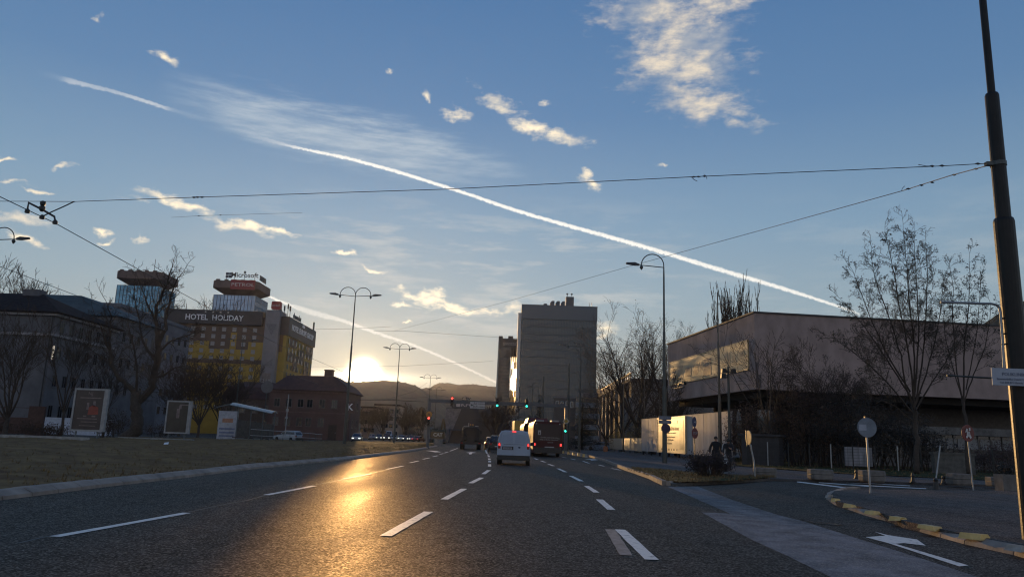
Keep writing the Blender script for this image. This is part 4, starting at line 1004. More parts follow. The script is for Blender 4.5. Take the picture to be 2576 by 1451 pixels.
# --- tram shelter
p0 = Gd(575, 96); o = thing("tram_shelter", "tram shelter with sloping glass roof and white advertising panel", "tram shelter", p0)
def loc(px, py, d): return W(px, py, d) - Vector((p0.x, p0.y, 0))
RG = mat("frosted_roof_glass", (0.35, 0.36, 0.36), 0.2, spec=.8)
a, c = loc(589, 1014, 92), loc(692, 1036, 102)
mb = MB()
rings = []
for t in (0, .25, .5, .75, 1):
    q = a.lerp(c, t); rings.append([q + Vector((0, -1.3, -.18)), q + Vector((0, -.5, .08)), q + Vector((0, .6, .10)), q + Vector((0, 1.4, -.1)), q + Vector((0, 1.4, -.16)), q + Vector((0, .6, .02)), q + Vector((0, -.5, 0)), q + Vector((0, -1.3, -.24))])
mb.loft(rings); mb.build("glass_roof", RG, o)
mb = MB(); mb.tube([a + Vector((0, -1.35, -.25)), c + Vector((0, -1.35, -.25))], .06, 5); mb.tube([a + Vector((-2.6, 1.4, -.5)), a + Vector((-1, 1.2, -.1)), a], .06, 5)
for t in (.15, .5, .85): q = a.lerp(c, t); mb.tube([q + Vector((0, -1.3, -.2)), q + Vector((0, 1.4, -.12))], .05, 4)
mb.build("roof_frame", STEEL, o)
for t in (.05, .35, .65, .95):
    q = a.lerp(c, t); mb = MB(); mb.tube([(q.x, q.y + .9, 0), (q.x, q.y + .9, q.z)], .07, 6); mb.build("post", STEEL, o)
mb = MB(); q0, q1 = a.lerp(c, .05), a.lerp(c, .95); mb.quad((q0.x, q0.y + .9, .4), (q1.x, q1.y + .9, .4), (q1.x, q1.y + .9, 2.2), (q0.x, q0.y + .9, 2.6)); mb.build("back_glass", mat("dirty_glass", (0.10, 0.09, 0.08), 0.25, spec=.6), o)
mb = MB(); mb.bb((q0.x + 1.2, q0.y + .3, .42), (q1.x - 2, q0.y + .75, .5)); mb.build("bench", BRF, o)
l, r = loc(545, 1105, 95), loc(593, 1105, 95); zt = loc(566, 1033, 95).z
mb = MB(); mb.bb((l.x, l.y - .15, .05), (r.x, l.y + .15, zt)); pn = mb.build("advertising_panel", mat("pale_ad_panel", (0.40, 0.41, 0.45), 0.5), o)
mb = MB(); 
for k, (z, ww, h_) in enumerate(((zt - 1.15, 1.3, .5), (zt - 2.15, 1.9, .2), (zt - 2.6, 1.8, .2), (zt - 3.0, 1.8, .16))): mb.m = 0 if k == 0 else 1; mb.bb(((l.x + r.x) / 2 - ww / 2, l.y - .17, z - h_ / 2), ((l.x + r.x) / 2 + ww / 2, l.y - .152, z + h_ / 2))
mb.build("printed_lines", [mat("orange_print", (0.40, 0.20, 0.12), .5), mat("blue_print", (0.16, 0.18, 0.28), .5)], pn)
# railing of the tram stop
RAILM = mat("bright_rail_steel", (0.42, 0.40, 0.38), 0.3, metallic=.6)
a, c = W(628, 1110, 86), W(809, 1112, 100); a.z = c.z = 0; L = (c - a).length; ang = math.atan2(c.y - a.y, c.x - a.x)
o = thing("stop_railing", "bright metal railing along the tram stop platform", "railing", a, ang)
mb = MB(); mb.tube([(0, 0, 1.48), (L * .88, 0, 1.2), (L * .9, 0, 1.14), (L, 0, 1.14)], .035, 6); mb.build("top_rail", RAILM, o); mb = MB(); mb.tube([(0, 0, .8), (L * .86, 0, .66), (L * .89, 0, .6), (L, 0, .6)], .03, 6); mb.build("lower_rail", RAILM, o)
for k in range(11):
    x = L * (.04 + .95 * k / 10); mb = MB(); mb.tube([(x, 0, 0), (x, 0, 1.45 - .3 * x / L)], .03, 5); mb.build("post", DSTEEL, o)
mb = MB(); mb.bb((0, 0, 0), (24, 1.4, .24)); solo("platform_edge", mb, CONC, "pale concrete platform edge under the metal railing", "platform", (Gd(600, 101).x - 2, 101, 0), R(12))
p = W(672, 973, 100); o = thing("round_sign", "large faint round sign disc on a pole above the tram stop", "sign", (p.x, 100, 0))
mb = MB(); mb.lathe([(.02, -.02), (.78, -.02), (.8, 0), (.78, .02), (.02, .02)], 20, (0, 0, p.z), Matrix.Rotation(R(90), 4, 'X')); mb.build("sign_face", mat("grey_sign_back", (0.12, 0.11, 0.11), .6), o)
mb = MB(); mb.tube([(0, .06, 0), (0, .06, p.z)], .06, 6); mb.build("pole", DSTEEL, o)
p = Gd(718, 104); o = thing("thin_pole", "thin pale pole with two fittings in front of the reddish house", "pole", p)
mb = MB(); mb.tube([(0, 0, 0), (0, 0, 6.3)], .07, 6); mb.build("shaft", GALV, o); mb = MB(); mb.box((0, 0, 4.2), (.3, .3, .35)); mb.box((0, 0, 3.2), (.26, .26, .3)); mb.build("fitting", GALV, o)
mb = MB(); mb.add([(0, 0, 0), (.26, .1, .02), (.2, .3, .16), (-.05, .22, .12)], [(0, 1, 2, 3), (3, 2, 1, 0)]); q = G(410, 1128); solo("paper_scrap", mb, WHITE, "scrap of white paper lying on the grass median", "litter", (q.x, q.y, turf_z(q, .4) + .03))
# ================================================================== CENTRE
# --- double-arm street lamps on the median
def arc(c, r, a0, a1, n=10, sx=1): return [Vector((c[0] + sx * r * math.cos(R(a0 + (a1 - a0) * k / n)), c[1], c[2] + r * math.sin(R(a0 + (a1 - a0) * k / n)))) for k in range(n + 1)]
HEADM = mat("lamp_head_housing", (0.045, 0.045, 0.045), 0.4)
LAMPG = mat("lamp_glass", (0.25, 0.25, 0.24), 0.2, spec=.8)
def lamp(label, loc, H, arms, group, k=1.0, rz=0.0):
    """street lamp of height H with half-round arms; k scales the arms"""
    o = thing("street_lamp", label, "street lamp", loc, rz, group)
    mb = MB(); mb.smooth = False
    mb.lathe([(.20 * k, 0), (.20 * k, .05), (.17 * k, H * .28), (.17 * k, H * .38), (.13 * k, H * .385), (.115 * k, H * .66), (.085 * k, H * .665), (.07 * k, H * .95), (.05 * k, H)], 10)
    mb.build("pole", DSTEEL, o)
    for s in arms:
        r = .95 * k; am = MB()
        am.tube([Vector((0, 0, H))] + arc((s * r, 0, H + .15 * k), r, 180, 0, 12, s), .045 * k, 6)
        am.tube([(0, 0, H - .02), (s * 2.1 * k, 0, H + .12 * k)], .04 * k, 6)
        a_ = am.build("arm", DSTEEL, o)
        hb = MB(); hb.loft([[(s * 2.1 * k, -.08 * k, H + .06 * k), (s * 2.1 * k, .08 * k, H + .06 * k), (s * 2.1 * k, .08 * k, H + .2 * k), (s * 2.1 * k, -.08 * k, H + .2 * k)], [(s * 2.45 * k, -.2 * k, H + .08 * k), (s * 2.45 * k, .2 * k, H + .08 * k), (s * 2.45 * k, .14 * k, H + .33 * k), (s * 2.45 * k, -.14 * k, H + .33 * k)], [(s * 3.2 * k, -.14 * k, H + .18 * k), (s * 3.2 * k, .14 * k, H + .18 * k), (s * 3.2 * k, .08 * k, H + .3 * k), (s * 3.2 * k, -.08 * k, H + .3 * k)]])
        hb.build("lamp_head", HEADM, a_)
        db = MB(); db.lathe([(.03 * k, .18 * k), (.06 * k, .1 * k), (.14 * k, .02 * k), (.15 * k, -.08 * k), (.08 * k, -.2 * k), (.02 * k, -.28 * k)], 8, (s * 1.9 * k, 0, H - .02 * k)); db.build("pendant", HEADM, a_)
    return o
LG = "double arm street lamps along the median"
for px, yb, yt, d, lb, k in ((868, 1118, 745, 86, "tallest double-arm street lamp, standing right beside the low sun", .93), (992, 1115, 878, 118, "double-arm street lamp second from the sun, behind the line of queued cars", .80),
                             (1075, 1115, 951, 150, "double-arm street lamp above the left leg of the signal gantry", .66), (1092, 1114, 981, 172, "farthest double-arm street lamp, right of the excavator boom", .64)):
    p = Gd(px, d); lamp(lb, p, zat(px + (yb - yt) * .08, yt, d), (-1, 1), LG, k)
p = W(-22, 603, 58); p.z = 0; lamp("double-arm street lamp whose one arm reaches in at the left picture edge", p, zat(-17, 603, 58), (-1, 1), LG, .93)
p = Gd(588, 122); lamp("dark double-arm street lamp in front of the yellow hotel", p, zat(607, 856, 122), (-1, 1), LG, .78)
# --- buildings down the boulevard
BEI = mat("beige_block_render", (0.24, 0.20, 0.17), 0.85, var=.2, scale=.25); BEI2 = mat("brown_block_render", (0.17, 0.13, 0.11), 0.85, var=.2, scale=.25)
tpf = win_tpl(1.6, 1.7, FRAME_G, DGL, 0, t=.1, sill=False)
def block(label, pxl, pxr, pyt, d, dp, m, rows, cols, gable=None, flat=True, group="old blocks along the boulevard"):
    a, c = W(pxl, 1100, d), W(pxr, 1100, d); h = zat((pxl + pxr) / 2, pyt, d); w = c.x - a.x
    b = Bld("apartment_block", label, "building", (a.x, d, 0), 0, w, dp, h, m, group)
    mb = MB()
    if gable: mb.add([(-.4, -.4, h), (w + .4, -.4, h), (w + .4, dp, h), (-.4, dp, h), (w * .5, -.4, h + gable), (w * .5, dp, h + gable)], [(0, 1, 4), (1, 2, 5, 4), (2, 3, 5), (3, 0, 4, 5), (0, 3, 2, 1)])
    elif flat: mb.bb((-.3, -.3, h), (w + .3, dp + .3, h + .7))
    b.part("roof", mb, SLATE)
    b.windows('front', [w * (i + .5) / cols for i in range(cols)], [h - 2.2 - 3.1 * j for j in range(rows)], tpf)
    return b
block("hazy beige flat-roofed block behind the queued cars, right below the sun", 905, 940, 1026, 300, 16, BEI2, 3, 4)
block("hazy beige block right of the second street lamp", 938, 1000, 1020, 330, 16, BEI, 5, 5)
block("long hazy block behind the traffic signals on the left gantry leg", 1002, 1048, 1046, 345, 16, BEI2, 4, 4)
block("narrow hazy house with pointed gable above the queued cars", 1044, 1066, 1046, 340, 14, BEI, 3, 2, gable=4.2)
block("low distant block between the excavator boom and the sloping dark mall", 1098, 1136, 1084, 420, 14, BEI2, 2, 4)
# --- sloping-sided mall with sign on top
s = 190 / 1910.0; mx = (1134 - 1288) * s
MALL = mat("mall_dark_cladding", (0.055, 0.045, 0.042), 0.6, var=.2, scale=.3)
b = Bld("shopping_mall", "dark shopping mall with sloping facade and white rooftop sign", "building", (mx, 190, 0), 0, 12.8, 26, 8.4, MALL)
mb = MB(); mb.prism([(.0, 0), (.9, 0), (4.0, 8.3), (0, 8.3)], -.4, -.01, 'y')
b.part("lattice_wall", mb, mat("lattice_cladding", (0.20, 0.17, 0.16), 0.6, var=.4, scale=1.6))
mb = MB(); mb.prism([(.9, 0), (20.5, 0), (16.2, 4.0), (14, 8.42), (4.0, 8.42)], -1.2, -.45, 'y'); b.part("sloping_wall", mb, MALL)
mb = MB(); mb.bb((1.5, -.8, 8.43), (7.8, 6, 10.3)); sb = b.part("roof_sign_board", mb, mat("dark_sign_board", (0.07, 0.06, 0.06), .5))
mb = MB(); mb.text("KFC", 1.35, Matrix.Translation((5.3, -.84, 9.3)), .05, bold=.03, xs=1.25); mb.bb((2.6, -.86, 8.8), (3.6, -.81, 9.85)); mb.build("lettering", mat("mall_sign_lettering", (0.5, .42, .38), .5), sb)
mb = MB(); mb.text("city", 1.6, Matrix.Translation((4.8, 2, 11.0)), .15, bold=.03); mb.bb((3.6, 2, 10.3), (6.0, 2.1, 10.55)); b.part("rooftop_lettering", mb, MATS["dark_lettering"])
mb = MB(); mb.bb((1.2, -3.2, 3.0), (6.5, -.5, 3.3)); mb.bb((1.3, -3.1, 0), (1.5, -2.9, 3)); mb.bb((6.1, -3.1, 0), (6.3, -2.9, 3)); b.part("entrance_canopy", mb, MULL)
bb_ = Bld("low_glass_annex", "low pale-fronted annex between the mall and the foot of the dark tower", "building", (W(1204, 1100, 205).x, 205, 0), 0, 12, 14, 7.7, mat("annex_cladding", (0.12, .11, .10), .5, var=.4, scale=.6))
mb = MB()
for k in range(8): mb.bb((.5 + k * 1.45, -.1, 4.4), (1.6 + k * 1.45, -.003, 7.0))
bb_.part("window_strip", mb, mat("annex_window", (0.22, .21, .2), .3))
# --- dark tower with sun flashing in added fins
SW = mat("dark_tower_cladding", (0.030, 0.029, 0.029), 0.45, var=.3, scale=.3)
d = 360; s = d / 1910.0
ax = W(1249, 1050, d).x; w = (1303 - 1249) * s; h = zat(1262, 846, d)
b = Bld("hotel_tower", "slim dark tower with rows of added mirror fins flashing in the sun", "tower", (ax, d, 0), 0, 5.5, 5, h - 1.6, SW)
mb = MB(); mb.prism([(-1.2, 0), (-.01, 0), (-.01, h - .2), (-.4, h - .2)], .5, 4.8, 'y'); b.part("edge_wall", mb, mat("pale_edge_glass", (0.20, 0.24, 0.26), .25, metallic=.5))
mb = MB(); mb.bb((-.3, 0.02, h - 1.59), (1.6, 5, h + .2)); mb.bb((4.2, 1, h - 1.59), (6.5, 4, h + .5)); mb.bb((1.61, 0, h - 1.59), (w + 1, .4, h - .9)); mb.bb((5.51, -.2, h - 9.5), (w + 1, 2, h - 1.6)); mb.bb((5.51, -.2, 2), (w + 1, 2, 7.6)); b.part("roof_parapet", mb, SW)
mb = MB(); mb.text("SWISSÔTEL", 2.1, Matrix.Translation((7.1, -.25, h - 3.6)), .06, bold=.02); b.part("lettering", mb, MATS["dull_pale_lettering"])
FLASH = mat("added_fin_mirror", (0.80, 0.74, 0.62), 0.17, metallic=1.0, var=.05)
MIR = mat("dark_reflecting_pane", (0.10, 0.10, 0.10), 0.25, metallic=.6, var=.4, scale=.5)
# made-up upright fins, added so their left faces throw the low sun's flash
rnd = random.Random(5); view = (W(1291, 950, d) - Vector((0, 0, EYE))).normalized(); view.z = sun_d.z * 0 - view.z
vv = (W(1291, 950, d) - Vector((0, 0, EYE))).normalized()
nrm = (Vector((sun_d.x, sun_d.y, 0)).normalized() - Vector((vv.x, vv.y, 0)).normalized()).normalized(); yaw0 = math.atan2(nrm.x, -nrm.y)
fin = MB(); fin.bb((-1.7, -.03, -1.6), (1.7, .03, 1.6)); pa, pd = fin.mesh("added_flash_fin", FLASH), fin.mesh("added_flash_fin", mat("dull_fin", (.03, .028, .026), .8, var=.3, spec=.1))
for j in range(11):
    z = 9.5 + j * 3.3
    for i in range(9):
        x = 6.0 + i * .40
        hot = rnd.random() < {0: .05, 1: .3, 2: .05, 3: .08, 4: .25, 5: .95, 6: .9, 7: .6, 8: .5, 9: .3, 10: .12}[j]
        inst(pa if hot else pd, "added_flash_fin", b.o, (x, 1.0, z), (0, rnd.gauss(0, .012), yaw0 + rnd.gauss(0, .022)))
for j in range(26):
    z = 10 + j * 1.6
    if z > h - 5: break
    mb = MB(); x0_ = rnd.choice((.6, .6, 1.3, 2.0)); mb.bb((x0_, -.06, z - .5), (rnd.choice((3.4, 4.4, 5.2, 5.2)), -.003, z + .5)); b.part("window_strip", mb, MIR)
mb = MB(); mb.bb((1.5, -.2, 2), (9, -.01, 8.8)); b.part("podium_wall", mb, mat("podium_panel", (0.10, .09, .08), .6, var=.3, scale=.4, stretch=(6, 1, 1)))
# --- big grey slab tower
d = 310; s = d / 1910.0; x0 = W(1307, 1000, d).x; x1 = W(1498.5, 1000, d).x; w = x1 - x0; h = zat(1404, 770, d)
BANKG = mat("grey_curtain_glass", (0.042, 0.07, 0.088), 0.22, var=.3, scale=.18, metallic=.25, spec=.5, stretch=(.3, 1, 3))
b = Bld("slab_tower", "tall broad grey slab tower with banded glass front", "tower", (x0, d, 0), 0, w, 18, h, BANKG)
mb = MB(); mb2 = MB()
nf = 15; fz = (h - 9.5) / nf
for k in range(nf + 1):
    z = 3.5 + k * fz; mb.bb((0, -.07, z), (w, -.004, z + .5)); mb.bb((w + .004, 0, z), (w + .2, 18, z + .55)); mb.bb((-.2, 0, z), (-.004, 18, z + .55))
for k in range(49):
    x = w * k / 48; mb2.bb((x - .05, -.10, 3.5), (x + .05, -.004, h - 6.0))
b.part("spandrel_band", mb, mat("spandrel_panel", (0.03, 0.048, 0.058), .35)); b.part("mullion_grid", mb2, mat("grey_mullion", (0.05, .062, .07), .5))
mb = MB(); mb.bb((-.25, -.3, h - 5.6), (w + .25, -.005, h)); mb.bb((w + .005, -.3, h - 5.6), (w + .25, 18.2, h)); mb.bb((-.25, 0, h - 5.6), (-.005, 18.2, h)); mb.bb((-.3, -.35, h), (w + .3, 18.3, h + .3)); b.part("top_fascia", mb, mat("pale_fascia", (0.10, 0.125, 0.14), .5))
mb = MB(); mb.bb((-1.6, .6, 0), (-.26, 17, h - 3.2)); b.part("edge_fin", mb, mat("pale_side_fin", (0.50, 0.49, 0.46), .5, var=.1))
roofs = MB()
for (pa_, pb_, ht, kind) in ((1362, 1371, 1.3, 0), (1379, 1390, 2.6, 1), (1393, 1404, 2.6, 1), (1407, 1417, 2.6, 1), (1420, 1440, 4.6, 0)):
    xa, xb = (pa_ - 1307) * s, (pb_ - 1307) * s; zb = h + .31
    if kind: roofs.prism([(xa, zb), (xb, zb), (xb, zb + ht), (xa + .7, zb + ht), (xa, zb + ht * .7)], 4, 8, 'y')
    else: roofs.bb((xa, 4, zb), (xb, 8, zb + ht))
b.part("roof_plant", roofs, mat("roof_plant_metal", (0.09, .095, .10), .6))
xx = (1423 - 1307) * s
for x in (xx, xx + 1.9): mb = MB(); mb.tube([(x, 5, h), (x, 5, h + 6.3)], .09, 5); mb.lathe([(.05, -.4), (.42, -.2), (.42, .2), (.05, .4)], 7, (x, 5, h + 6.2)); b.part("antenna", mb, DSTEEL)
for x in (w - 2.2, w - 1.2): mb = MB(); mb.tube([(x, 5, h), (x - .5, 5, h + 2.8)], .09, 5); b.part("davit_arm", mb, DSTEEL)
# --- block with white balconies
d = 150; s = d / 1910.0; x0 = W(1392, 1050, d).x; x1 = W(1503, 1050, d).x; w = x1 - x0
b = Bld("balcony_block", "brown apartment block with white balcony bands behind the dark fir", "apartment block", (x0, d, 0), R(-7), w, 14, 9.6, mat("block_brown_grey", (0.085, .078, .072), .8, var=.25, scale=.4))
b.windows('front', [.7 + .95 * k for k in range(4)], (8.4,), win_tpl(.6, 1.2, FRAME_W, DGL, 0, sill=False))
for k in range(4):
    z = 1.6 + k * 2.1; mb = MB(); mb.bb((w * .50, -1.1, z), (w + .3, -.004, z + .95)); o_ = b.part("balcony", mb, mat("pale_balcony_front", (0.20, .215, .23), .6, var=.2))
    mb = MB(); mb.bb((w * .5, -.02, z + .96), (w * .98, -.004, z + 2.0)); mb.build("shaded_opening", DGL, o_)
mb = MB(); mb.bb((w * .55, 2, 9.6), (w, 12, 10.9)); mb.bb((-.1, -.1, 9.6), (w * .5, 14, 9.95)); b.part("roof", mb, mat("block_roof", (0.15, .15, .155), .7))
CON = mat("fir_needles", (0.020, 0.024, 0.014), 0.9, var=.4, scale=2)
p = Gd(1356, 135); conifer("dark_fir", "narrow dark fir standing in front of the slab tower, left of the signal pole", p, zat(1356, 990, 135), 1.5, 3, CON, "dark firs below the slab tower")
p = Gd(1464, 122); conifer("dark_fir", "broad dark fir in front of the white balconies", p, zat(1464, 1003, 122), 2.6, 4, CON, "dark firs below the slab tower")
p = Gd(1330, 200); conifer("dark_fir", "small fir behind the bus roof at the foot of the slab tower", p, 8.0, 2.4, 6, CON, "dark firs below the slab tower")
p = Gd(1270, 210); tree("bare_boulevard_tree", "dim bare tree at the foot of the dark tower, left of the bus", p, 10, .3, 2, dict(VASE, rmin=.04), 51, 8, spread=40, group="hazy bare trees along the boulevard")
for i, (px, d, h_, lb) in enumerate(((928, 240, 9, "hazy bare tree behind the first queued cars, below the sun"), (962, 250, 10, "hazy bare tree behind the white van in the queue"), (1018, 250, 9, "hazy bare tree right of the second street lamp"), (1056, 235, 8, "hazy bare tree at the left gantry leg"), (1226, 200, 7, "bare tree between the mall and the dark tower"), (1246, 180, 8, "bare tree just left of the dark cars"))):
    tree("bare_boulevard_tree", lb, Gd(px, d), h_, .25, 1.6, dict(VASE, rmin=.045, nb=[8, 5, 3]), 60 + i, 8, spread=46, group="hazy bare trees along the boulevard")
# --- signal gantry
d = 90; xl, xr = W(1079.5, 1050, d).x, W(1424, 1050, d).x; zb = zat(1083, 1008, d); L = xr - xl
o = thing("signal_gantry", "grey gantry spanning the road with traffic signals and a direction sign", "gantry", (xl, d, 0))
GANT = mat("gantry_paint", (0.085, 0.09, 0.095), .5)
for x in (0, L):
    mb = MB(); mb.bb((x - .16, -.16, 0), (x + .16, .16, zb + (.2 if x == 0 else .0))); mb.bb((x - .3, -.3, 0), (x + .3, .3, .06)); mb.build("leg", GANT, o)
mb = MB(); mb.bb((-.16, -.165, zb + .01 - .22), (L - .165, .165, zb + .2)); mb.build("beam", GANT, o)
def signal(par, x, z, on, hs=1.0, arrow=False, y=-.32, back=True):
    bx = MB(); bx.bb((x - .17 * hs, y, z - .55 * hs), (x + .17 * hs, y + .22, z + .55 * hs))
    for k in (-1, 0, 1): bx.tube([(x, y + .0, z + k * .34 * hs + .0), (x, y - .2, z + k * .34 * hs + .02)], .14 * hs, 8, cap=False)
    h_ = bx.build("signal_head", BLACK, par)
    zi = z + (.34 if on == 'red' else -.34) * hs
    g = MB(); g.lathe([(.001, 0), (.135 * hs, 0), (.13 * hs, .03), (.001, .05)], 12, (x, y - .01, zi), Matrix.Rotation(R(90), 4, 'X')); g.build("lit_lens", RED_ON if on == 'red' else GREEN_ON, h_)
    if arrow:
        a = MB(); a.prism([(x - .08, zi), (x - .01, zi + .07), (x - .01, zi + .025), (x + .08, zi + .025), (x + .08, zi - .025), (x - .01, zi - .025), (x - .01, zi - .07)], y - .075, y - .065, 'y'); a.build("arrow", BLACK, h_)
    dk = MB()
    for k in ((0, -1) if on == 'red' else (0, 1)): dk.lathe([(.001, 0), (.12 * hs, 0), (.001, .02)], 10, (x, y - .005, z + k * .34 * hs), Matrix.Rotation(R(90), 4, 'X'))
    dk.build("unlit_lens", mat("dark_lens", (.03, .02, .02), .2), h_)
    return h_
def gx(px): return W(px, 1015, d).x - xl
signal(o, gx(1137.5), zb + .02, 'red', 1.0, True); signal(o, gx(1251), zb + .05, 'green', 1.0); signal(o, gx(1325), zb + .1, 'green', 1.0)
signal(o, gx(1423), zat(1424, 1077, d), 'green', .95); signal(o, .0, zat(1080, 1059, d), 'red', 1.0)
z = zat(1080, 1042, d); mb = MB(); mb.lathe([(.001, 0), (.36, 0), (.37, .02), (.001, .03)], 16, (0, -.22, z), Matrix.Rotation(R(90), 4, 'X')); rs = mb.build("round_sign", mat("orange_sign_face", (0.45, .22, .05), .5), o)
mb = MB(); mb.text("A", .42, Matrix.Translation((0, -.26, z)), .01); mb.build("lettering", BLACK, rs)
z0, z1 = zat(1200, 1027, d), zat(1200, 1011, d); xa, xb = gx(1183), gx(1220)
mb = MB(); mb.bb((xa, -.30, z0), (xb, -.24, z1)); ds = mb.build("direction_sign", mat("pale_sign_face", (0.42, .40, .38), .5), o)
mb = MB(); mb.text("Žel. stanica", .30, Matrix.Translation((xa + 1.08, -.31, z0 + .55)), .01); mb.text("BUS stanica", .30, Matrix.Translation((xa + 1.08, -.31, z0 + .2)), .01)
mb.prism([(xa + .08, z0 + .38), (xa + .22, z0 + .52), (xa + .22, z0 + .42), (xa + .38, z0 + .42), (xa + .38, z0 + .34), (xa + .22, z0 + .34), (xa + .22, z0 + .24)], -.315, -.302, 'y'); mb.build("lettering", BLACK, ds)
z = zat(1424, 1059, d); mb = MB(); mb.prism([(L, z - .42), (L + .42, z), (L, z + .42), (L - .42, z)], -.24, -.2, 'y'); dm = mb.build("diamond_sign", mat("dull_white_sign", (0.32, .31, .28), .5), o); mb = MB(); mb.prism([(L, z - .26), (L + .26, z), (L, z + .26), (L - .26, z)], -.255, -.243, 'y'); mb.build("yellow_face", mat("yellow_sign_face", (0.35, .24, .03), .5), dm)
# --- poles and masts right of the gantry
def pole(name, label, cat, px, yt, d, r, m=DSTEEL, group=None, top=None):
    p = Gd(px, d); H = zat(px, yt, d); o = thing(name, label, cat, p, 0, group); mb = MB(); mb.lathe([(r * 1.2, 0), (r * 1.15, H * .4), (r, H * .42), (r * .75, H * .95), (r * .6, H)], 8); mb.build("shaft", m, o)
    mb = MB(); mb.lathe([(r * 1.9, 0), (r * 1.9, .12), (r * 1.3, .2)], 8); mb.build("foot", m, o); return o, H
o, H = pole("wire_mast", "dark wire mast standing over the bus roof", "mast", 1363.5, 947, 105, .13, group="wire masts by the bus"); 
o, H = pole("wire_mast", "tall dark wire mast beside the right leg of the gantry", "mast", 1428, 914, 94, .13, group="wire masts by the bus"); mb = MB(); mb.tube([(0, 0, H * .72), (-1.5, 0, H * .69)], .04, 5); mb.build("bracket", DSTEEL, o)
o, H = pole("wire_mast", "thin distant mast left of the narrow fir", "mast", 1336, 968, 150, .12, group="wire masts by the bus")
RG_ = "single arm street lamps along the right kerb"
for px, yt, d, lb, k in ((1672, 672, 54, "tall single-arm street lamp with sign plates in front of the concrete wall", .86), (1457, 872, 93, "single-arm street lamp in front of the slab tower's right edge", .82), (1352, 973, 168, "faint distant single-arm street lamp above the bus", .82)):
    p = Gd(px, d); pxt = px - (1104 - yt) * .013; lamp(lb, p, zat(pxt, yt, d), (-1,), RG_, k)
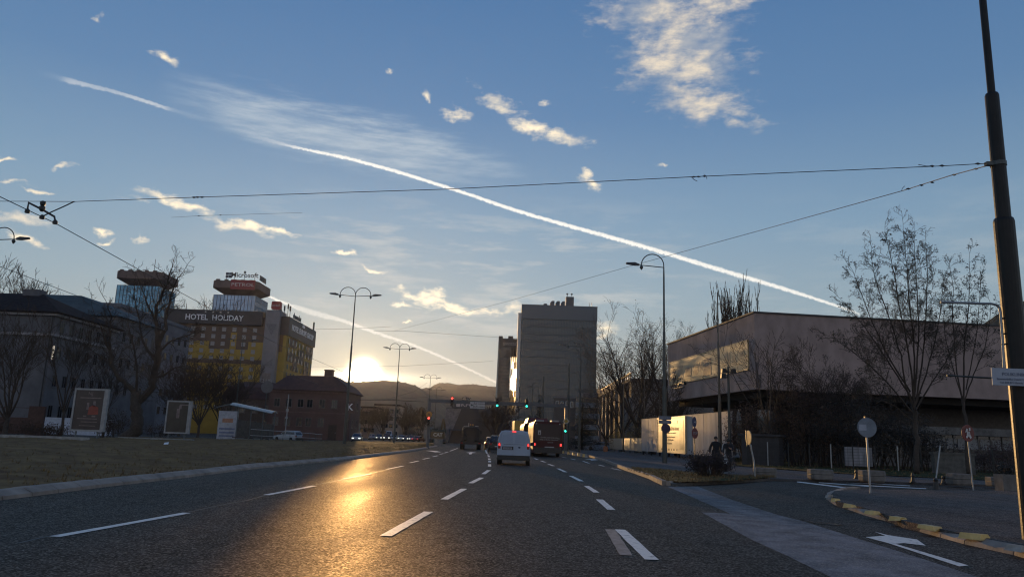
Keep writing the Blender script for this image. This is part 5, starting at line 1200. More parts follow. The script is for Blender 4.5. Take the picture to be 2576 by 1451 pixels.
# ================================================================== VEHICLES
def paint(name, c, rough=.3): return mat(name, c, rough, var=.06, scale=1.5, spec=.6)
def wheel_mesh(r, w):
    t = MB(); t.lathe([(r * .62, -w / 2), (r * .95, -w / 2), (r, -w * .3), (r, w * .3), (r * .95, w / 2), (r * .62, w / 2)], 16, (0, 0, 0), Matrix.Rotation(R(90), 4, 'Y'))
    k = MB(); k.lathe([(.02, -w * .42), (r * .6, -w * .38), (r * .62, 0), (r * .6, w * .38), (.02, w * .42)], 12, (0, 0, 0), Matrix.Rotation(R(90), 4, 'Y'))
    return t.mesh("wheel", RUBBER), k.mesh("rim", GALV)
def add_wheels(o, xs, ys, r, w):
    tm, km = wheel_mesh(r, w)
    for y in ys:
        for x in xs: q = inst(tm, "wheel", o, (x, y, r)); inst(km, "rim", q, (0, 0, 0))
def car(name, label, loc, rz, body, L, wd, H, kind='hatch', group=None, cat="car", lights='off', tails='off', detail=True):
    """heads towards local +y; tail at y = 0"""
    o = thing(name, label, cat, loc, rz, group); hb = wd / 2; belt = H * .60; zb = .22
    if kind == 'suv': st = [(0, belt * .95, H * .70, .9), (.12, belt, H * .72, .97), (.25, belt, H * .74, 1)]; cab = [(.02, belt), (.32, H * .97), (L * .60, H), (L * .76, belt)]
    elif kind == 'sedan': cab = [(L * .14, belt), (L * .30, H * .97), (L * .55, H), (L * .74, belt)]
    elif kind == 'wagon': cab = [(.04, belt), (.40, H * .97), (L * .56, H), (L * .73, belt)]
    else: cab = [(.08, belt), (.50, H * .96), (L * .55, H), (L * .76, belt)]
    # lower body: rings along the length
    stn = [(0.0, .42, belt * .86, .86), (.06, .30, belt * .93, .95), (.3, zb, belt, 1.0), (L * .5, zb, belt, 1.0), (L * .76, zb, belt * .98, 1.0), (L - .35, zb + .02, belt * .82, .96), (L - .08, .30, belt * .72, .88), (L, .40, belt * .62, .80)]
    mb = MB(); rings = []
    for y, z0, z1, f in stn:
        x = hb * f; rings.append([(-x * .96, y, z0), (-x, y, z0 + (z1 - z0) * .35), (-x * .985, y, z1 - .12), (-x * .90, y, z1), (x * .90, y, z1), (x * .985, y, z1 - .12), (x, y, z0 + (z1 - z0) * .35), (x * .96, y, z0)])
    mb.loft(rings)
    c = cab; hi = hb * .88; ht = hb * .72
    top = [[(-hi, c[0][0], c[0][1] - .03), (hi, c[0][0], c[0][1] - .03), (hi, c[3][0], c[3][1] - .03), (-hi, c[3][0], c[3][1] - .03)],
           [(-ht, c[1][0], c[1][1] - .05), (ht, c[1][0], c[1][1] - .05), (ht, c[2][0], c[2][1] - .05), (-ht, c[2][0], c[2][1] - .05)],
           [(-ht * .88, c[1][0] + .12, c[1][1]), (ht * .88, c[1][0] + .12, c[1][1]), (ht * .88, c[2][0] - .12, c[2][1]), (-ht * .88, c[2][0] - .12, c[2][1])]]
    mb.loft(top); mb.build("body", body, o)
    A, B2 = [Vector(p) for p in top[0]], [Vector(p) for p in top[1]]
    def pane(name, i, j, m=.10, n=.14):
        a, b_, c_, d_ = A[i], A[j], B2[j], B2[i]
        f = lambda u, v: (a.lerp(b_, u)).lerp(d_.lerp(c_, u), v)
        nn = (b_ - a).cross(d_ - a).normalized() * .012
        q = MB(); q.quad(*[f(*k) + nn for k in ((m, n), (1 - m, n), (1 - m, .9), (m, .9))]); q.build(name, GLASS, o)
    pane("rear_window", 0, 1); pane("side_window", 1, 2, .06); pane("windscreen", 2, 3, .05); pane("side_window", 3, 0, .06)
    add_wheels(o, (-hb + .1, hb - .1), (L * .19, L * .81), .31 if kind != 'suv' else .35, .2)
    for s_ in (-1, 1):
        q = MB(); q.bb((s_ * hb * .62 - .16, L - .14, belt * .66), (s_ * hb * .62 + .16, L - .02 + .03, belt * .82)); q.build("headlight", HEAD_ON if lights == 'on' else LAMPG, o)
        q = MB(); q.bb((s_ * hb * .78 - .11, -.03, belt * .68), (s_ * hb * .78 + .11, .08, belt * .90)); q.build("tail_light", TAIL_ON if tails == 'on' else TAIL, o)
        q = MB(); q.bb((s_ * (hb * .9 + .02), c[3][0] - .35, belt + .0), (s_ * (hb * .9 + .22), c[3][0] - .2, belt + .16)); q.build("wing_mirror", BLACK, o)
    q = MB(); q.bb((-.26, -.03, belt * .52), (.26, .0 - .005, belt * .52 + .11)); q.build("number_plate", mat("number_plate_face", (.5, .5, .5), .4), o)
    q = MB(); q.bb((-hb * .86, -.06, .30), (hb * .86, .10, .50)); q.build("bumper", BLACK, o); q = MB(); q.bb((-hb * .8, L - .12, .24), (hb * .8, L + .02, .40)); q.build("bumper", BLACK, o)
    return o
P_SIL, P_BLK, P_DRK, P_WHT, P_GRY, P_RED = paint("silver_paint", (.30, .31, .32)), paint("black_paint", (.012, .012, .013), .2), paint("dark_blue_paint", (.02, .022, .03), .2), paint("white_paint", (.62, .65, .70)), paint("grey_paint", (.14, .14, .15)), paint("dark_red_paint", (.10, .02, .02))
# dark cars ahead of the van
p = Gd(1252, 80); car("dark_car", "dark upright car with black rear window half hidden behind the white van", (p.x, 80, 0), R(2), P_BLK, 4.2, 1.8, 1.72, 'suv')
p = Gd(1238, 95); car("dark_car", "dark car catching the sun on its left flank, leftmost ahead of the white van", (p.x, 95, 0), R(3), P_DRK, 4.3, 1.78, 1.55, 'hatch')
# oncoming queue
Q = "oncoming cars queued at the far junction"
for px, d, lb, col, kind, lt in ((890, 130, "small oncoming car with lit headlamps, nearest the tall street lamp", P_GRY, 'hatch', 'on'), (931, 200, "small grey oncoming car, second in the queue from the tall lamp", P_GRY, 'hatch', 'off'), (949, 196, "small dark oncoming car beside the tall oncoming one", P_DRK, 'hatch', 'on'),
                             (968, 180, "tall dark oncoming car in the middle of the queue, in front of the white van", P_BLK, 'suv', 'on'), (986, 205, "oncoming silver car partly behind the second street lamp", P_SIL, 'sedan', 'off'), (1004, 205, "pale oncoming car just right of the second street lamp", P_SIL, 'hatch', 'on'),
                             (1016, 196, "dark oncoming car with one bright headlamp, right of the second street lamp", P_DRK, 'wagon', 'on'), (1031, 200, "small oncoming car left of the car with red tail lamps", P_GRY, 'hatch', 'on')):
    p = Gd(px, d); car("queued_car", lb, (p.x, d + 4.2, 0), R(180 + 6), col, 4.2, 1.76, 1.48 if kind != 'suv' else 1.7, kind, Q, lights=lt)
p = Gd(1044, 190); car("braking_car", "low car with glowing red tail lamps beside the oncoming queue", (p.x, 190, 0), R(-20), P_RED, 4.2, 1.76, 1.42, 'sedan', tails='on')
p = Gd(975, 225); car("white_van", "pale high-roofed van standing behind the oncoming queue", (p.x, 229, 0), R(184), P_WHT, 5.2, 2.0, 2.5, 'suv', cat="van")
# parked by the tram stop
p = Gd(722, 112); car("parked_car", "silver estate car parked behind the tram stop railing", (p.x + 1.6, 113, 0), R(62), P_SIL, 4.4, 1.76, 1.52, 'wagon')
p = Gd(646, 118); car("parked_car", "dim reddish car behind the left end of the tram stop railing", (p.x + 2, 118, 0), R(80), P_RED, 4.2, 1.76, 1.5, 'hatch')
p = Gd(1499, 140); car("parked_car", "car parked in the shade by the balcony block", (p.x, 140, 0), R(70), P_GRY, 4.2, 1.76, 1.5, 'hatch')
p = Gd(1540, 128); car("parked_car", "pale blue car parked at the left end of the golden fence", (p.x, 128, 0), R(75), paint("pale_blue_paint", (.2, .24, .3)), 4.2, 1.76, 1.5, 'hatch')
# --- white delivery van
p = Gd(1293, 42.0); vo = thing("delivery_van", "white delivery van with twin rear doors and lit brake lamps in the middle lane", "van", (p.x, 41.6, 0), R(-1.0))
VW = paint("van_white", (.28, .34, .43), .3)
Lv, hw, Hv = 4.4, .90, 1.83
stn = [(0.0, .55, .95), (.08, .45, .99), (.5, .34, 1.0), (2.9, .34, 1.0)]
mb = MB(); rings = []
for y, z0, f in ((0, .50, .955), (.06, .42, .99), (.4, .34, 1.0), (2.85, .34, 1.0)):
    x = hw * f; top = Hv - (.05 if y == 0 else 0)
    rings.append([(-x, y, z0), (-x, y, 1.0), (-x * .97, y + .02, 1.30), (-x * .87, y + .05, 1.66), (-x * .76, y + .07, top - .045), (-x * .55, y + .07, top), (x * .55, y + .07, top), (x * .76, y + .07, top - .045), (x * .87, y + .05, 1.66), (x * .97, y + .02, 1.30), (x, y, 1.0), (x, y, z0)])
mb.loft(rings)
rings = []
for y, zt, f in ((2.86, Hv, 1), (3.3, 1.35, .99), (4.0, 1.12, .96), (4.35, .95, .86)):
    x = hw * f; rings.append([(-x, y, .34), (-x, y, min(1.0, zt * .9)), (-x * .85, y, zt), (x * .85, y, zt), (x, y, min(1.0, zt * .9)), (x, y, .34)])
mb.loft(rings); body = mb.build("body", VW, vo)
for s_ in (-1, 1):
    q = MB(); xi, xo = s_ * .008, s_ * .70
    pts = [(xi, .52), (xo * 1.06, .52), (xo * 1.10, .98), (xo * 1.02, 1.32), (xo * .93, 1.62), (xo * .80, 1.735), (xi, 1.77)]
    q.prism([(x, z) for x, z in pts], -.035, .0, 'y'); dd = q.build("rear_door", VW, vo)
    q = MB(); q.prism([(s_ * .07, 1.16), (xo * .93, 1.16), (xo * .86, 1.58), (s_ * .07, 1.66)], -.047, -.036, 'y'); q.build("door_panel", paint("van_panel", (.24, .30, .39), .33), dd)
    q = MB(); q.bb((s_ * hw * .86 - .065, -.05, .86), (s_ * hw * .86 + .065, .07, 1.16)); tl = q.build("tail_light", TAIL, vo)
    q = MB(); q.prism([(s_ * hw * .86 - .05 , 1.02), (s_ * hw * .86 + .055, 1.0), (s_ * hw * .86 + .03, 1.15), (s_ * hw * .86 - .03, 1.15)], -.062, -.051, 'y'); q.build("brake_lamp", TAIL_ON, tl)
    q = MB(); q.bb((s_ * (hw + .02), 2.6, 1.02), (s_ * (hw + .24), 2.75, 1.22)); q.build("wing_mirror", BLACK, vo)
    q = MB(); q.prism([(2.2, 1.05), (3.0, 1.05), (2.75, 1.6), (2.2, 1.6)], s_ * (hw - .02), s_ * (hw + .004), 'x'); q.build("side_window", GLASS, vo)
q = MB(); q.bb((-hw * .97, -.09, .30), (hw * .97, .14, .515)); q.bb((-hw * .99, .0, .26), (hw * .99, .3, .40)); q.build("bumper", BLACK, vo)
q = MB(); q.bb((-.105, -.075, 1.735), (.105, .1, 1.79)); q.build("high_brake_lamp", TAIL_ON, vo)
q = MB(); q.bb((-.62, -.055, .80), (-.02, -.037, .98)); pf = q.build("plate_recess", BLACK, vo)
q = MB(); q.bb((-.57, -.062, .83), (-.09, -.056, .94)); pl = q.build("number_plate", mat("dim_plate_face", (.22, .23, .26), .4), pf)
q = MB(); q.text("P15-O-341", .085, Matrix.Translation((-.33, -.063, .885)), .004); q.build("lettering", BLACK, pl)
q = MB(); q.lathe([(.001, -.01), (.04, -.01), (.045, .005)], 10, (.30, -.045, .94), Matrix.Rotation(R(90), 4, 'X') @ Matrix.Diagonal((1.5, 1, 1, 1))); q.build("emblem", mat("dark_blue_badge", (.02, .03, .07), .3), vo)
q = MB(); q.bb((-.55, -.05, 1.085), (-.012, -.036, 1.10)); q.bb((.012, -.05, 1.085), (.55, -.036, 1.10)); q.build("door_seam", BLACK, vo)
add_wheels(vo, (-hw + .12, hw - .12), (.75, 3.55), .32, .21)
# --- articulated bus
p = Gd(1378, 66); bo = thing("articulated_bus", "dark red articulated city bus with lettering on its rear", "bus", (p.x, 66, .0), R(1.6))
BRED = mat("bus_red", (.055, .009, .008), .5, var=.1, spec=.3); BSIDE = paint("bus_side_red", (.20, .03, .02), .18); BDK = mat("bus_rear_dark", (.026, .008, .007), .4)
def busbox(y0, y1, x0, zt, ch=.12):
    q = MB(); hw_ = 1.27; rings = []
    for y, f in ((y0, .97), (y0 + .12, 1.0), (y1 - .1, 1.0), (y1, .98)):
        x = hw_ * f; rings.append([(x0 - x, y, .32), (x0 - x, y, 2.0), (x0 - x * .985, y, zt - .3), (x0 - x * .90, y, zt), (x0 + x * .90, y, zt), (x0 + x * .985, y, zt - .3), (x0 + x, y, 2.0), (x0 + x, y, .32)])
    q.loft(rings); return q
busbox(0, 8.4, 0, 2.95).build("rear_section", BRED, bo)
q = busbox(9.4, 18, -.35, 2.95); q.build("front_section", BRED, bo)
q = MB(); q.prism([(-1.16, 8.41), (1.16, 8.41), (.80, 9.39), (-1.48, 9.39)], .6, 2.85, 'z'); q.build("bellows", mat("rubber_bellows", (.012, .012, .012), .95, spec=.05), bo)
for xa_, xb_ in ((-1.0, -.3), (.35, 1.0)): q = MB(); q.bb((xa_, .9, 2.955), (xb_, 2.1, 3.1)); q.build("roof_unit", mat("pale_roof_unit", (.25, .25, .26), .5), bo)
q = MB(); q.loft([[(-1.3, 9.6, 2.955), (.85, 9.6, 2.955), (.85, 16, 2.955), (-1.3, 16, 2.955)], [(-1.15, 9.9, 3.5), (.7, 9.9, 3.5), (.7, 15.5, 3.5), (-1.15, 15.5, 3.5)]]); q.build("roof_pod", paint("bus_pod_red", (.09, .014, .012), .5), bo)
for y0, y1, x0 in ((.7, 7.9, 0), (9.8, 17.4, -.35)):
    for s_ in (-1, 1):
        q = MB(); xx = x0 + s_ * 1.275
        q.bb((xx - .003, y0, 1.2), (xx + .006 * s_ + .003, y1, 2.45)); q.build("side_window", mat("dusty_bus_glass", (.06, .04, .02), .38, spec=.9), bo)
q = MB(); q.bb((-1.10, -.03, 1.35), (1.10, -.003, 2.75)); rw = q.build("rear_panel", BDK, bo)
q = MB(); q.text("Gradski prijevoz za sve", .155, Matrix.Translation((.1, -.035, 1.62)), .006); q.text("novog autobuskog voznog parka", .12, Matrix.Translation((.1, -.035, 1.44)), .006); q.text("autobus", .15, Matrix.Translation((.22, -.035, 1.22)), .006); q.text("141", .14, Matrix.Translation((.92, -.035, 1.55)), .006); q.bb((-.85, -.04, 1.82), (-.60, -.031, 2.2)); q.bb((-.25, -.04, .74), (.55, -.031, .86)); q.build("lettering", mat("dim_white_lettering", (.34, .32, .32), .5), rw)
q = MB(); q.prism([(-.8, 1.88), (-.7, 2.12), (-.65, 1.88)], -.05, -.041, 'y'); q.build("notice_mark", BLACK, rw)
q = MB(); q.bb((-1.2, -.06, .34), (1.2, .05, .78)); q.build("bumper", BLACK, bo)
for s_ in (-1, 1):
    q = MB(); q.bb((s_ * 1.12 - .07, -.05, .92), (s_ * 1.12 + .07, .03, 1.12)); q.build("tail_light", TAIL_ON, bo)
    q = MB(); q.bb((s_ * 1.0 - .05, -.045, 2.72), (s_ * 1.0 + .05, .03, 2.82)); q.build("marker_lamp", LAMPG, bo)
add_wheels(bo, (-1.1, 1.1), (2.6,), .48, .3); add_wheels(bo, (-1.45, .75), (11.5, 16.0), .48, .3)
# --- yellow box lorry ahead of the bus
p = Gd(1311, 108); lo = thing("box_lorry", "tall yellow box lorry with bright sunlit side ahead of the bus", "lorry", (p.x, 108, 0), R(3))
q = MB(); q.bb((-1.0, 0, 1.0), (1.0, 6.0, 3.95)); q.build("cargo_box", paint("lorry_yellow", (.42, .26, .04), .3), lo); q = MB(); q.bb((-1.0, 6.3, .5), (1.0, 7.9, 2.6)); q.build("cab", P_WHT, lo); q = MB(); q.bb((-.45, 0, .55), (.45, 7.8, .99)); q.build("chassis", BLACK, lo); add_wheels(lo, (-.9, .9), (1.5, 6.9), .45, .28)
# --- dark tanker truck seen from behind
p = Gd(1184.5, 92); to = thing("tanker_truck", "big dark tank truck seen from behind with two roof beacons", "truck", (p.x, 92, 0), R(2.5))
TK = mat("truck_dark_paint", (.013, .012, .010), .6, var=.3)
q = MB(); rings = []
for y, f in ((0, .90), (.12, .98), (.3, 1.0), (5.0, 1.0), (5.2, .95)):
    pts = []
    for k in range(20):
        a = 2 * math.pi * k / 20; ca, sa = math.cos(a), math.sin(a); e = .55
        pts.append((math.copysign(abs(ca) ** e, ca) * 1.08 * f, y, 1.82 + math.copysign(abs(sa) ** e, sa) * .86 * f))
    rings.append(pts)
q.smooth = False; q.loft(rings); tk = q.build("tank", TK, to)
q = MB(); q.tube([(-1.05, .2, 2.2), (-1.02, .1, 2.55), (-.85, .1, 2.72), (-.25, .1, 2.76)], .035, 5); q.tube([(.45, .1, 2.76), (.85, .1, 2.74)], .035, 5); q.tube([(-.32, .3, 2.6), (-.32, .3, 3.1)], .05, 6); q.build("handrail", mat("worn_bright_rail", (.35, .33, .3), .35, metallic=.5), tk)
q = MB(); q.bb((-.45, -.25, .9), (.45, -.02, 1.6)); q.bb((-1.0, -.2, 1.15), (-.6, 0, 1.5)); q.bb((.65, -.2, 1.1), (1.0, 0, 1.55)); q.tube([(-.8, -.1, 1.9), (-.3, -.12, 1.4)], .07, 6); q.build("pump_gear", BLACK, to)
q = MB(); q.bb((-1.2, -.3, .62), (1.2, .2, .88)); q.bb((-.5, 0, .6), (.5, 8.0, .95)); q.build("chassis", BLACK, to)
q = MB(); q.bb((-1.1, 5.6, .6), (1.1, 7.6, 2.65)); q.build("cab", paint("truck_cab_brown", (.06, .04, .02), .4), to)
for x in (-.02, .28): q = MB(); q.lathe([(.09, 0), (.1, .1), (.05, .2), (.01, .22)], 8, (x - .1, 5.9, 2.9)); q.build("beacon", mat("orange_beacon", (.5, .25, .08), .2), to)
for s_ in (-1, 1): q = MB(); q.bb((s_ * 1.05 - .12, -.32, .70), (s_ * 1.05 + .12, -.29, .82)); q.build("tail_light", TAIL, to); q = MB(); q.bb((s_ * 1.12 - .14, 7.2, 1.9), (s_ * 1.36, 7.3, 2.3)); q.build("wing_mirror", BLACK, to)
add_wheels(to, (-.98, .98), (1.2, 2.5), .5, .52); add_wheels(to, (-1.0, 1.0), (6.4,), .5, .32)
# --- excavator on the carriageway
p = Gd(1100, 156); eo = thing("excavator", "yellow-brown excavator with raised boom and white letters on its rear", "excavator", (p.x, 156, 0), R(0))
EY = mat("excavator_yellow", (.11, .065, .018), .6, var=.3)
q = MB(); q.bb((-1.4, 0, 1.05), (1.4, .9, 2.35)); q.bb((-1.35, .9, 1.05), (1.35, 3.6, 1.9)); q.build("body", EY, eo)
q = MB(); q.text("CAT", .95, Matrix.Translation((.1, -.03, 1.75)), .03, bold=.03); q.build("lettering", mat("white_machine_lettering", (.5, .47, .42), .5), eo)
q = MB(); q.bb((-1.3, 2.2, 1.9), (-.2, 3.9, 3.05)); q.build("cab", DGL, eo); q = MB(); q.bb((-1.4, .2, 2.352), (1.4, .28, 2.8)); q.bb((-1.4, .0, 2.74), (1.4, .5, 2.8)); q.build("guard_rail", DSTEEL, eo)
q = MB(); q.tube([(.4, 3.4, 1.9), (.5, 4.4, 3.6), (.6, 5.4, 5.0)], [.3, .26, .2], 6); q.tube([(.6, 5.4, 5.0), (.9, 6.2, 3.9), (.95, 6.6, 3.0)], [.2, .2, .14], 6); bm = q.build("boom", EY, eo); q = MB(); q.bb((.6, 6.3, 2.2), (1.3, 7.2, 3.0)); q.build("bucket", DSTEEL, bm)
for s_ in (-1, 1): q = MB(); q.prism([(-.3, .35), (.1, 0), (3.6, 0), (4.0, .35), (3.6, .95), (.1, .95)], s_ * 1.45 - .28, s_ * 1.45 + .28, 'x'); q.build("track", BLACK, eo)
# ================================================================== RIGHT SIDE
MUS = mat("rough_museum_concrete", (0.33, 0.245, 0.215), 0.9, var=0.3, scale=0.5, bump=0.8, bscale=7, stretch=(1, 1, .6))
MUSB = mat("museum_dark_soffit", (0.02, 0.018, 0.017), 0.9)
VINYL = None
def banner_mat(name, c, rough):
    return mat(name, c, rough, var=.16, scale=.6, spec=1.0, stretch=(2.0, 1, .35))
BAN = banner_mat("banner_vinyl", (.42, .31, .17), .42)
DP = 68.0
pc = W(1900, 900, DP); pl = W(1680, 900, DP * 1.36); pr = W(2575, 900, 72.4)
z0m, z1m = zat(1903, 978, DP), zat(1900, 787, DP)
ang = math.atan2(pl.y - pc.y, pl.x - pc.x)          # along the street facade, going away
Lm = (Vector((pl.x, pl.y)) - Vector((pc.x, pc.y))).length
wd = (Vector((pr.x, pr.y)) - Vector((pc.x, pc.y))).length
o = thing("concrete_museum", "raised windowless concrete museum box with a long printed banner", "museum", (pc.x, pc.y, 0), ang - R(90))
# local frame: +y runs away along the street facade, -x faces the street, +x runs to the right
mb = MB(); mb.bb((0, 0, z0m), (wd + 6, Lm, z1m)); mb.build("upper_box", MUS, o)
mb = MB(); mb.bb((-.12, -.12, z1m), (wd + 6.1, Lm + .1, z1m + .14)); mb.build("roof_edge", mat("dark_roof_edge", (.05, .048, .048), .6), o)
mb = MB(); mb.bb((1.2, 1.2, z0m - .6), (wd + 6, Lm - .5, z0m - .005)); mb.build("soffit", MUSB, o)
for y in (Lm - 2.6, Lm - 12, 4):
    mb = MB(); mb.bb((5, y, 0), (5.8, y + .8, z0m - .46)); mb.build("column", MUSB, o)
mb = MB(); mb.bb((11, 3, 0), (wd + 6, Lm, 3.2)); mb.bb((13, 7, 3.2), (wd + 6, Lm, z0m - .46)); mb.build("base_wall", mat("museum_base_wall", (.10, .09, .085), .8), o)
mb = MB(); mb.bb((9, 2.2, 3.2), (wd + 1, 2.99, 3.9)); mb.build("terrace_edge", mat("terrace_edge_concrete", (.13, .125, .12), .8, var=.5, scale=1.5), o)
mb = MB(); mb.bb((11, 2.9, 1.0), (wd, 2.985, 3.19)); gl_ = mb.build("glazed_front", DGL, o)
mb = MB()
for k in range(14): x = 12 + k * 1.25; mb.bb((x - .04, 2.82, 1.0), (x + .04, 2.895, 3.19))
mb.bb((11, 2.82, 1.72), (wd, 2.894, 1.8)); mb.build("glazing_bar", DSTEEL, gl_)
mb = MB()
for k in range(9): x = wd - 10.5 + k * 1.15; mb.bb((x - .5, 2.86, 1.9), (x + .5, 2.89, 2.9))
mb.build("pale_blind", mat("pale_blind", (.20, .20, .20), .7), gl_)
# banner on the street facade (plane x = 0, facing -x); fractions taken from the picture
ya, yb = Lm * .055, Lm * .965
def zl(py, y): # height of a picture row read at the near or far end of the banner
    return py
zb0, zb1 = zat(1690, 969, DP * 1.35), zat(1690, 914, DP * 1.35)
mb = MB(); mb.bb((-.10, ya, zb0), (-.003, yb, zb1)); bn = mb.build("banner", BAN, o)
mb = MB(); mb.bb((-.13, ya - .06, zb1), (-.003, yb + .06, zb1 + .07)); mb.bb((-.13, ya - .06, zb0 - .07), (-.003, yb + .06, zb0)); mb.bb((-.13, ya - .07, zb0), (-.003, ya - .005, zb1)); mb.bb((-.13, yb + .005, zb0), (-.003, yb + .07, zb1)); mb.build("banner_edge", mat("banner_edge_gold", (.50, .36, .18), .4), bn)
span = yb - ya; hh = zb1 - zb0
PRN = [mat("banner_dark_print", (.075, .07, .08), .42, var=.5, scale=1.5), mat("banner_mid_print", (.24, .19, .13), .40, var=.4, scale=1.5)]
def bpx(u0, u1, v0, v1, m): mb = MB(); mb.bb((-.112, yb - span * u1, zb0 + hh * v0), (-.1015, yb - span * u0, zb0 + hh * v1)); mb.build("printed_picture", PRN[m], bn)
for u0, u1, v0, v1, m in ((.02, .11, .18, .70, 0), (.125, .215, .16, .72, 1), (.25, .34, .22, .58, 0), (.36, .43, .22, .60, 0), (.445, .485, .32, .70, 0), (.50, .60, .08, .74, 0), (.655, .69, .45, .72, 1), (.655, .69, .12, .42, 1), (.03, .21, .74, .755, 1), (.22, .50, .10, .115, 1), (.76, .79, .3, .8, 1), (.80, .82, .25, .75, 1), (.84, .88, .35, .6, 1), (.92, .97, .5, .7, 1)): bpx(u0, u1, v0, v1, m)

mb = MB(); T = Matrix.Translation((-.115, yb - span * .55, zb0 + hh * .52)) @ Matrix.Rotation(R(-90), 4, 'Z'); mb.text("S AVO", .55, T, .01); mb.build("lettering", mat("banner_pale_print", (.5, .42, .3), .4), bn)
mb = MB(); mb.tube([(-.25, Lm - .3, z0m - 3), (-.25, Lm - .3, zb0 - .5), (-.25, Lm - 6.5, zb0 - .55)], .06, 5); mb.bb((-.35, Lm - 6.6, zb0 - .3), (-.1, Lm - 6.1, zb0 + .1)); mb.bb((-.2, Lm - 4.4, zb0 - .35), (-.1, Lm - 4.2, zb0 - .05)); mb.build("wall_conduit", DSTEEL, o)
mb = MB(); mb.bb((-.02, -.02, z0m + .1), (.5, -.003, z0m + 1.3)); mb.bb((-.02, -.02, z0m + 1.3), (.25, -.003, z0m + 2.4)); mb.build("wall_patch", mat("dark_concrete_patch", (.13, .105, .10), .9), o)
# --- concrete wall with billboard, golden sheet fence
d0, d1 = 95.0, 65.0
pa, pb = W(1614, 1090, d0), W(1836, 1090, d1)
ang = math.atan2(pa.y - pb.y, pa.x - pb.x); Lw = (Vector((pa.x, pa.y)) - Vector((pb.x, pb.y))).length
WALL = mat("stained_concrete_panel", (.40, .345, .31), .7, var=.28, scale=.9, stretch=(1, 1, .25), bump=.3, bscale=8)
o = thing("concrete_hoarding", "long stained concrete panel wall with faded stencil lettering and graffiti", "wall", (pb.x, pb.y, 0), ang - R(90))
zt, zb_ = 4.28, .52
mb = MB(); mb.bb((0, 0, zb_), (.25, Lw, zt)); mb.bb((-.02, -.06, zt), (.3, Lw + .06, zt + .06)); mb.build("panel", WALL, o)
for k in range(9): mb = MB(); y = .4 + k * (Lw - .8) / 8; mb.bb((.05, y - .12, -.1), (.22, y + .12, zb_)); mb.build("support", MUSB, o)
mb = MB()
for k in range(1, 9): y = Lw * k / 9; mb.bb((-.008, y - .02, zb_), (-.001, y + .02, zt))
mb.build("panel_joint", mat("joint_shadow_gap", (.09, .08, .075), .9), o)
def wt(mb_, s_, size, y, z, xs=1.0): mb_.text(s_, size, Matrix.Translation((-.012, y, z)) @ Matrix.Rotation(R(-90), 4, 'Z'), .01, xs=xs)
mb = MB(); wt(mb, "HISTORIJSKI MUZEJ", .46, Lw - 3.6, 2.75); wt(mb, "BOSNE I HERCEGOVINE", .46, Lw - 3.9, 2.1); mb.bb((-.012, Lw - 3.9, 2.62), (-.002, Lw - 3.6, 3.0)); mb.build("lettering", mat("stencil_lettering", (.5, .46, .40), .6), o)
mb = MB(); rr = random.Random(4)
for k in range(16): y = Lw - 2.5 - rr.random() * 6.0; z = .7 + rr.random() * .9; mb.tube([(-.006, y, z), (-.006, y - rr.uniform(-.4, .4), z + rr.uniform(.2, .7)), (-.006, y - rr.uniform(0, .6), z + rr.uniform(-.1, .6))], .03, 4)
mb.build("graffiti", mat("graffiti_white", (.45, .41, .38), .7), o)
# billboard on the wall
by0, by1 = Lw * .395, Lw * .735
o2 = thing("exhibition_billboard", "large cream exhibition billboard fixed to the concrete wall, catching the sun", "billboard", (pb.x, pb.y, 0), ang - R(90))
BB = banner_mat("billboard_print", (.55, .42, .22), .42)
zB0, zB1 = .62, 4.15
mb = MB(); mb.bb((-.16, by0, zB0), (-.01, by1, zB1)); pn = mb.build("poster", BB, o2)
mb = MB(); mb.bb((-.2, by0 - .1, zB1), (-.008, by1 + .1, zB1 + .1)); mb.bb((-.2, by0 - .1, zB0 - .1), (-.008, by1 + .1, zB0)); mb.bb((-.2, by0 - .1, zB0), (-.008, by0 - .004, zB1)); mb.bb((-.2, by1 + .004, zB0), (-.008, by1 + .1, zB1)); mb.build("frame", mat("billboard_frame", (.45, .36, .24), .4), o2)
cy = (by0 + by1) / 2 + .4
mb = MB()
def bt(s_, size, y, z, xs=1.0, bold=0): mb.text(s_, size, Matrix.Translation((-.172, y, z)) @ Matrix.Rotation(R(-90), 4, 'Z'), .01, xs=xs, bold=bold)
bt("Svjetlo sija i u doba tame", .56, cy, 3.05, 1.15, .012); bt("Multimedijalna izložba savremene umjetnosti", .17, cy, 2.6, 1.5); bt("Historijski muzej Bosne i Hercegovine", .22, cy, 2.18, 1.2); bt("24.2. - 10.3.2023. godine", .24, cy, 1.88, 1.2); bt("ULAZ SLOBODAN", .18, cy, 1.5, 1.2)
for k in range(7): y = cy + 2.9 - k * .95; mb.bb((-.172, y, .78), (-.163, y + (.5 if k % 2 else .3), .98))
mb.build("lettering", mat("billboard_ink", (.06, .05, .045), .5), pn)
mb = MB(); mb.bb((-.17, cy - 2.9, 3.55), (-.1615, cy + 2.6, 3.85)); mb.bb((-.17, by0 + .5, .9), (-.1615, by0 + 1.9, 3.9)); mb.build("printed_band", mat("billboard_mid_print", (.36, .27, .14), .38, var=.4, scale=2), pn)
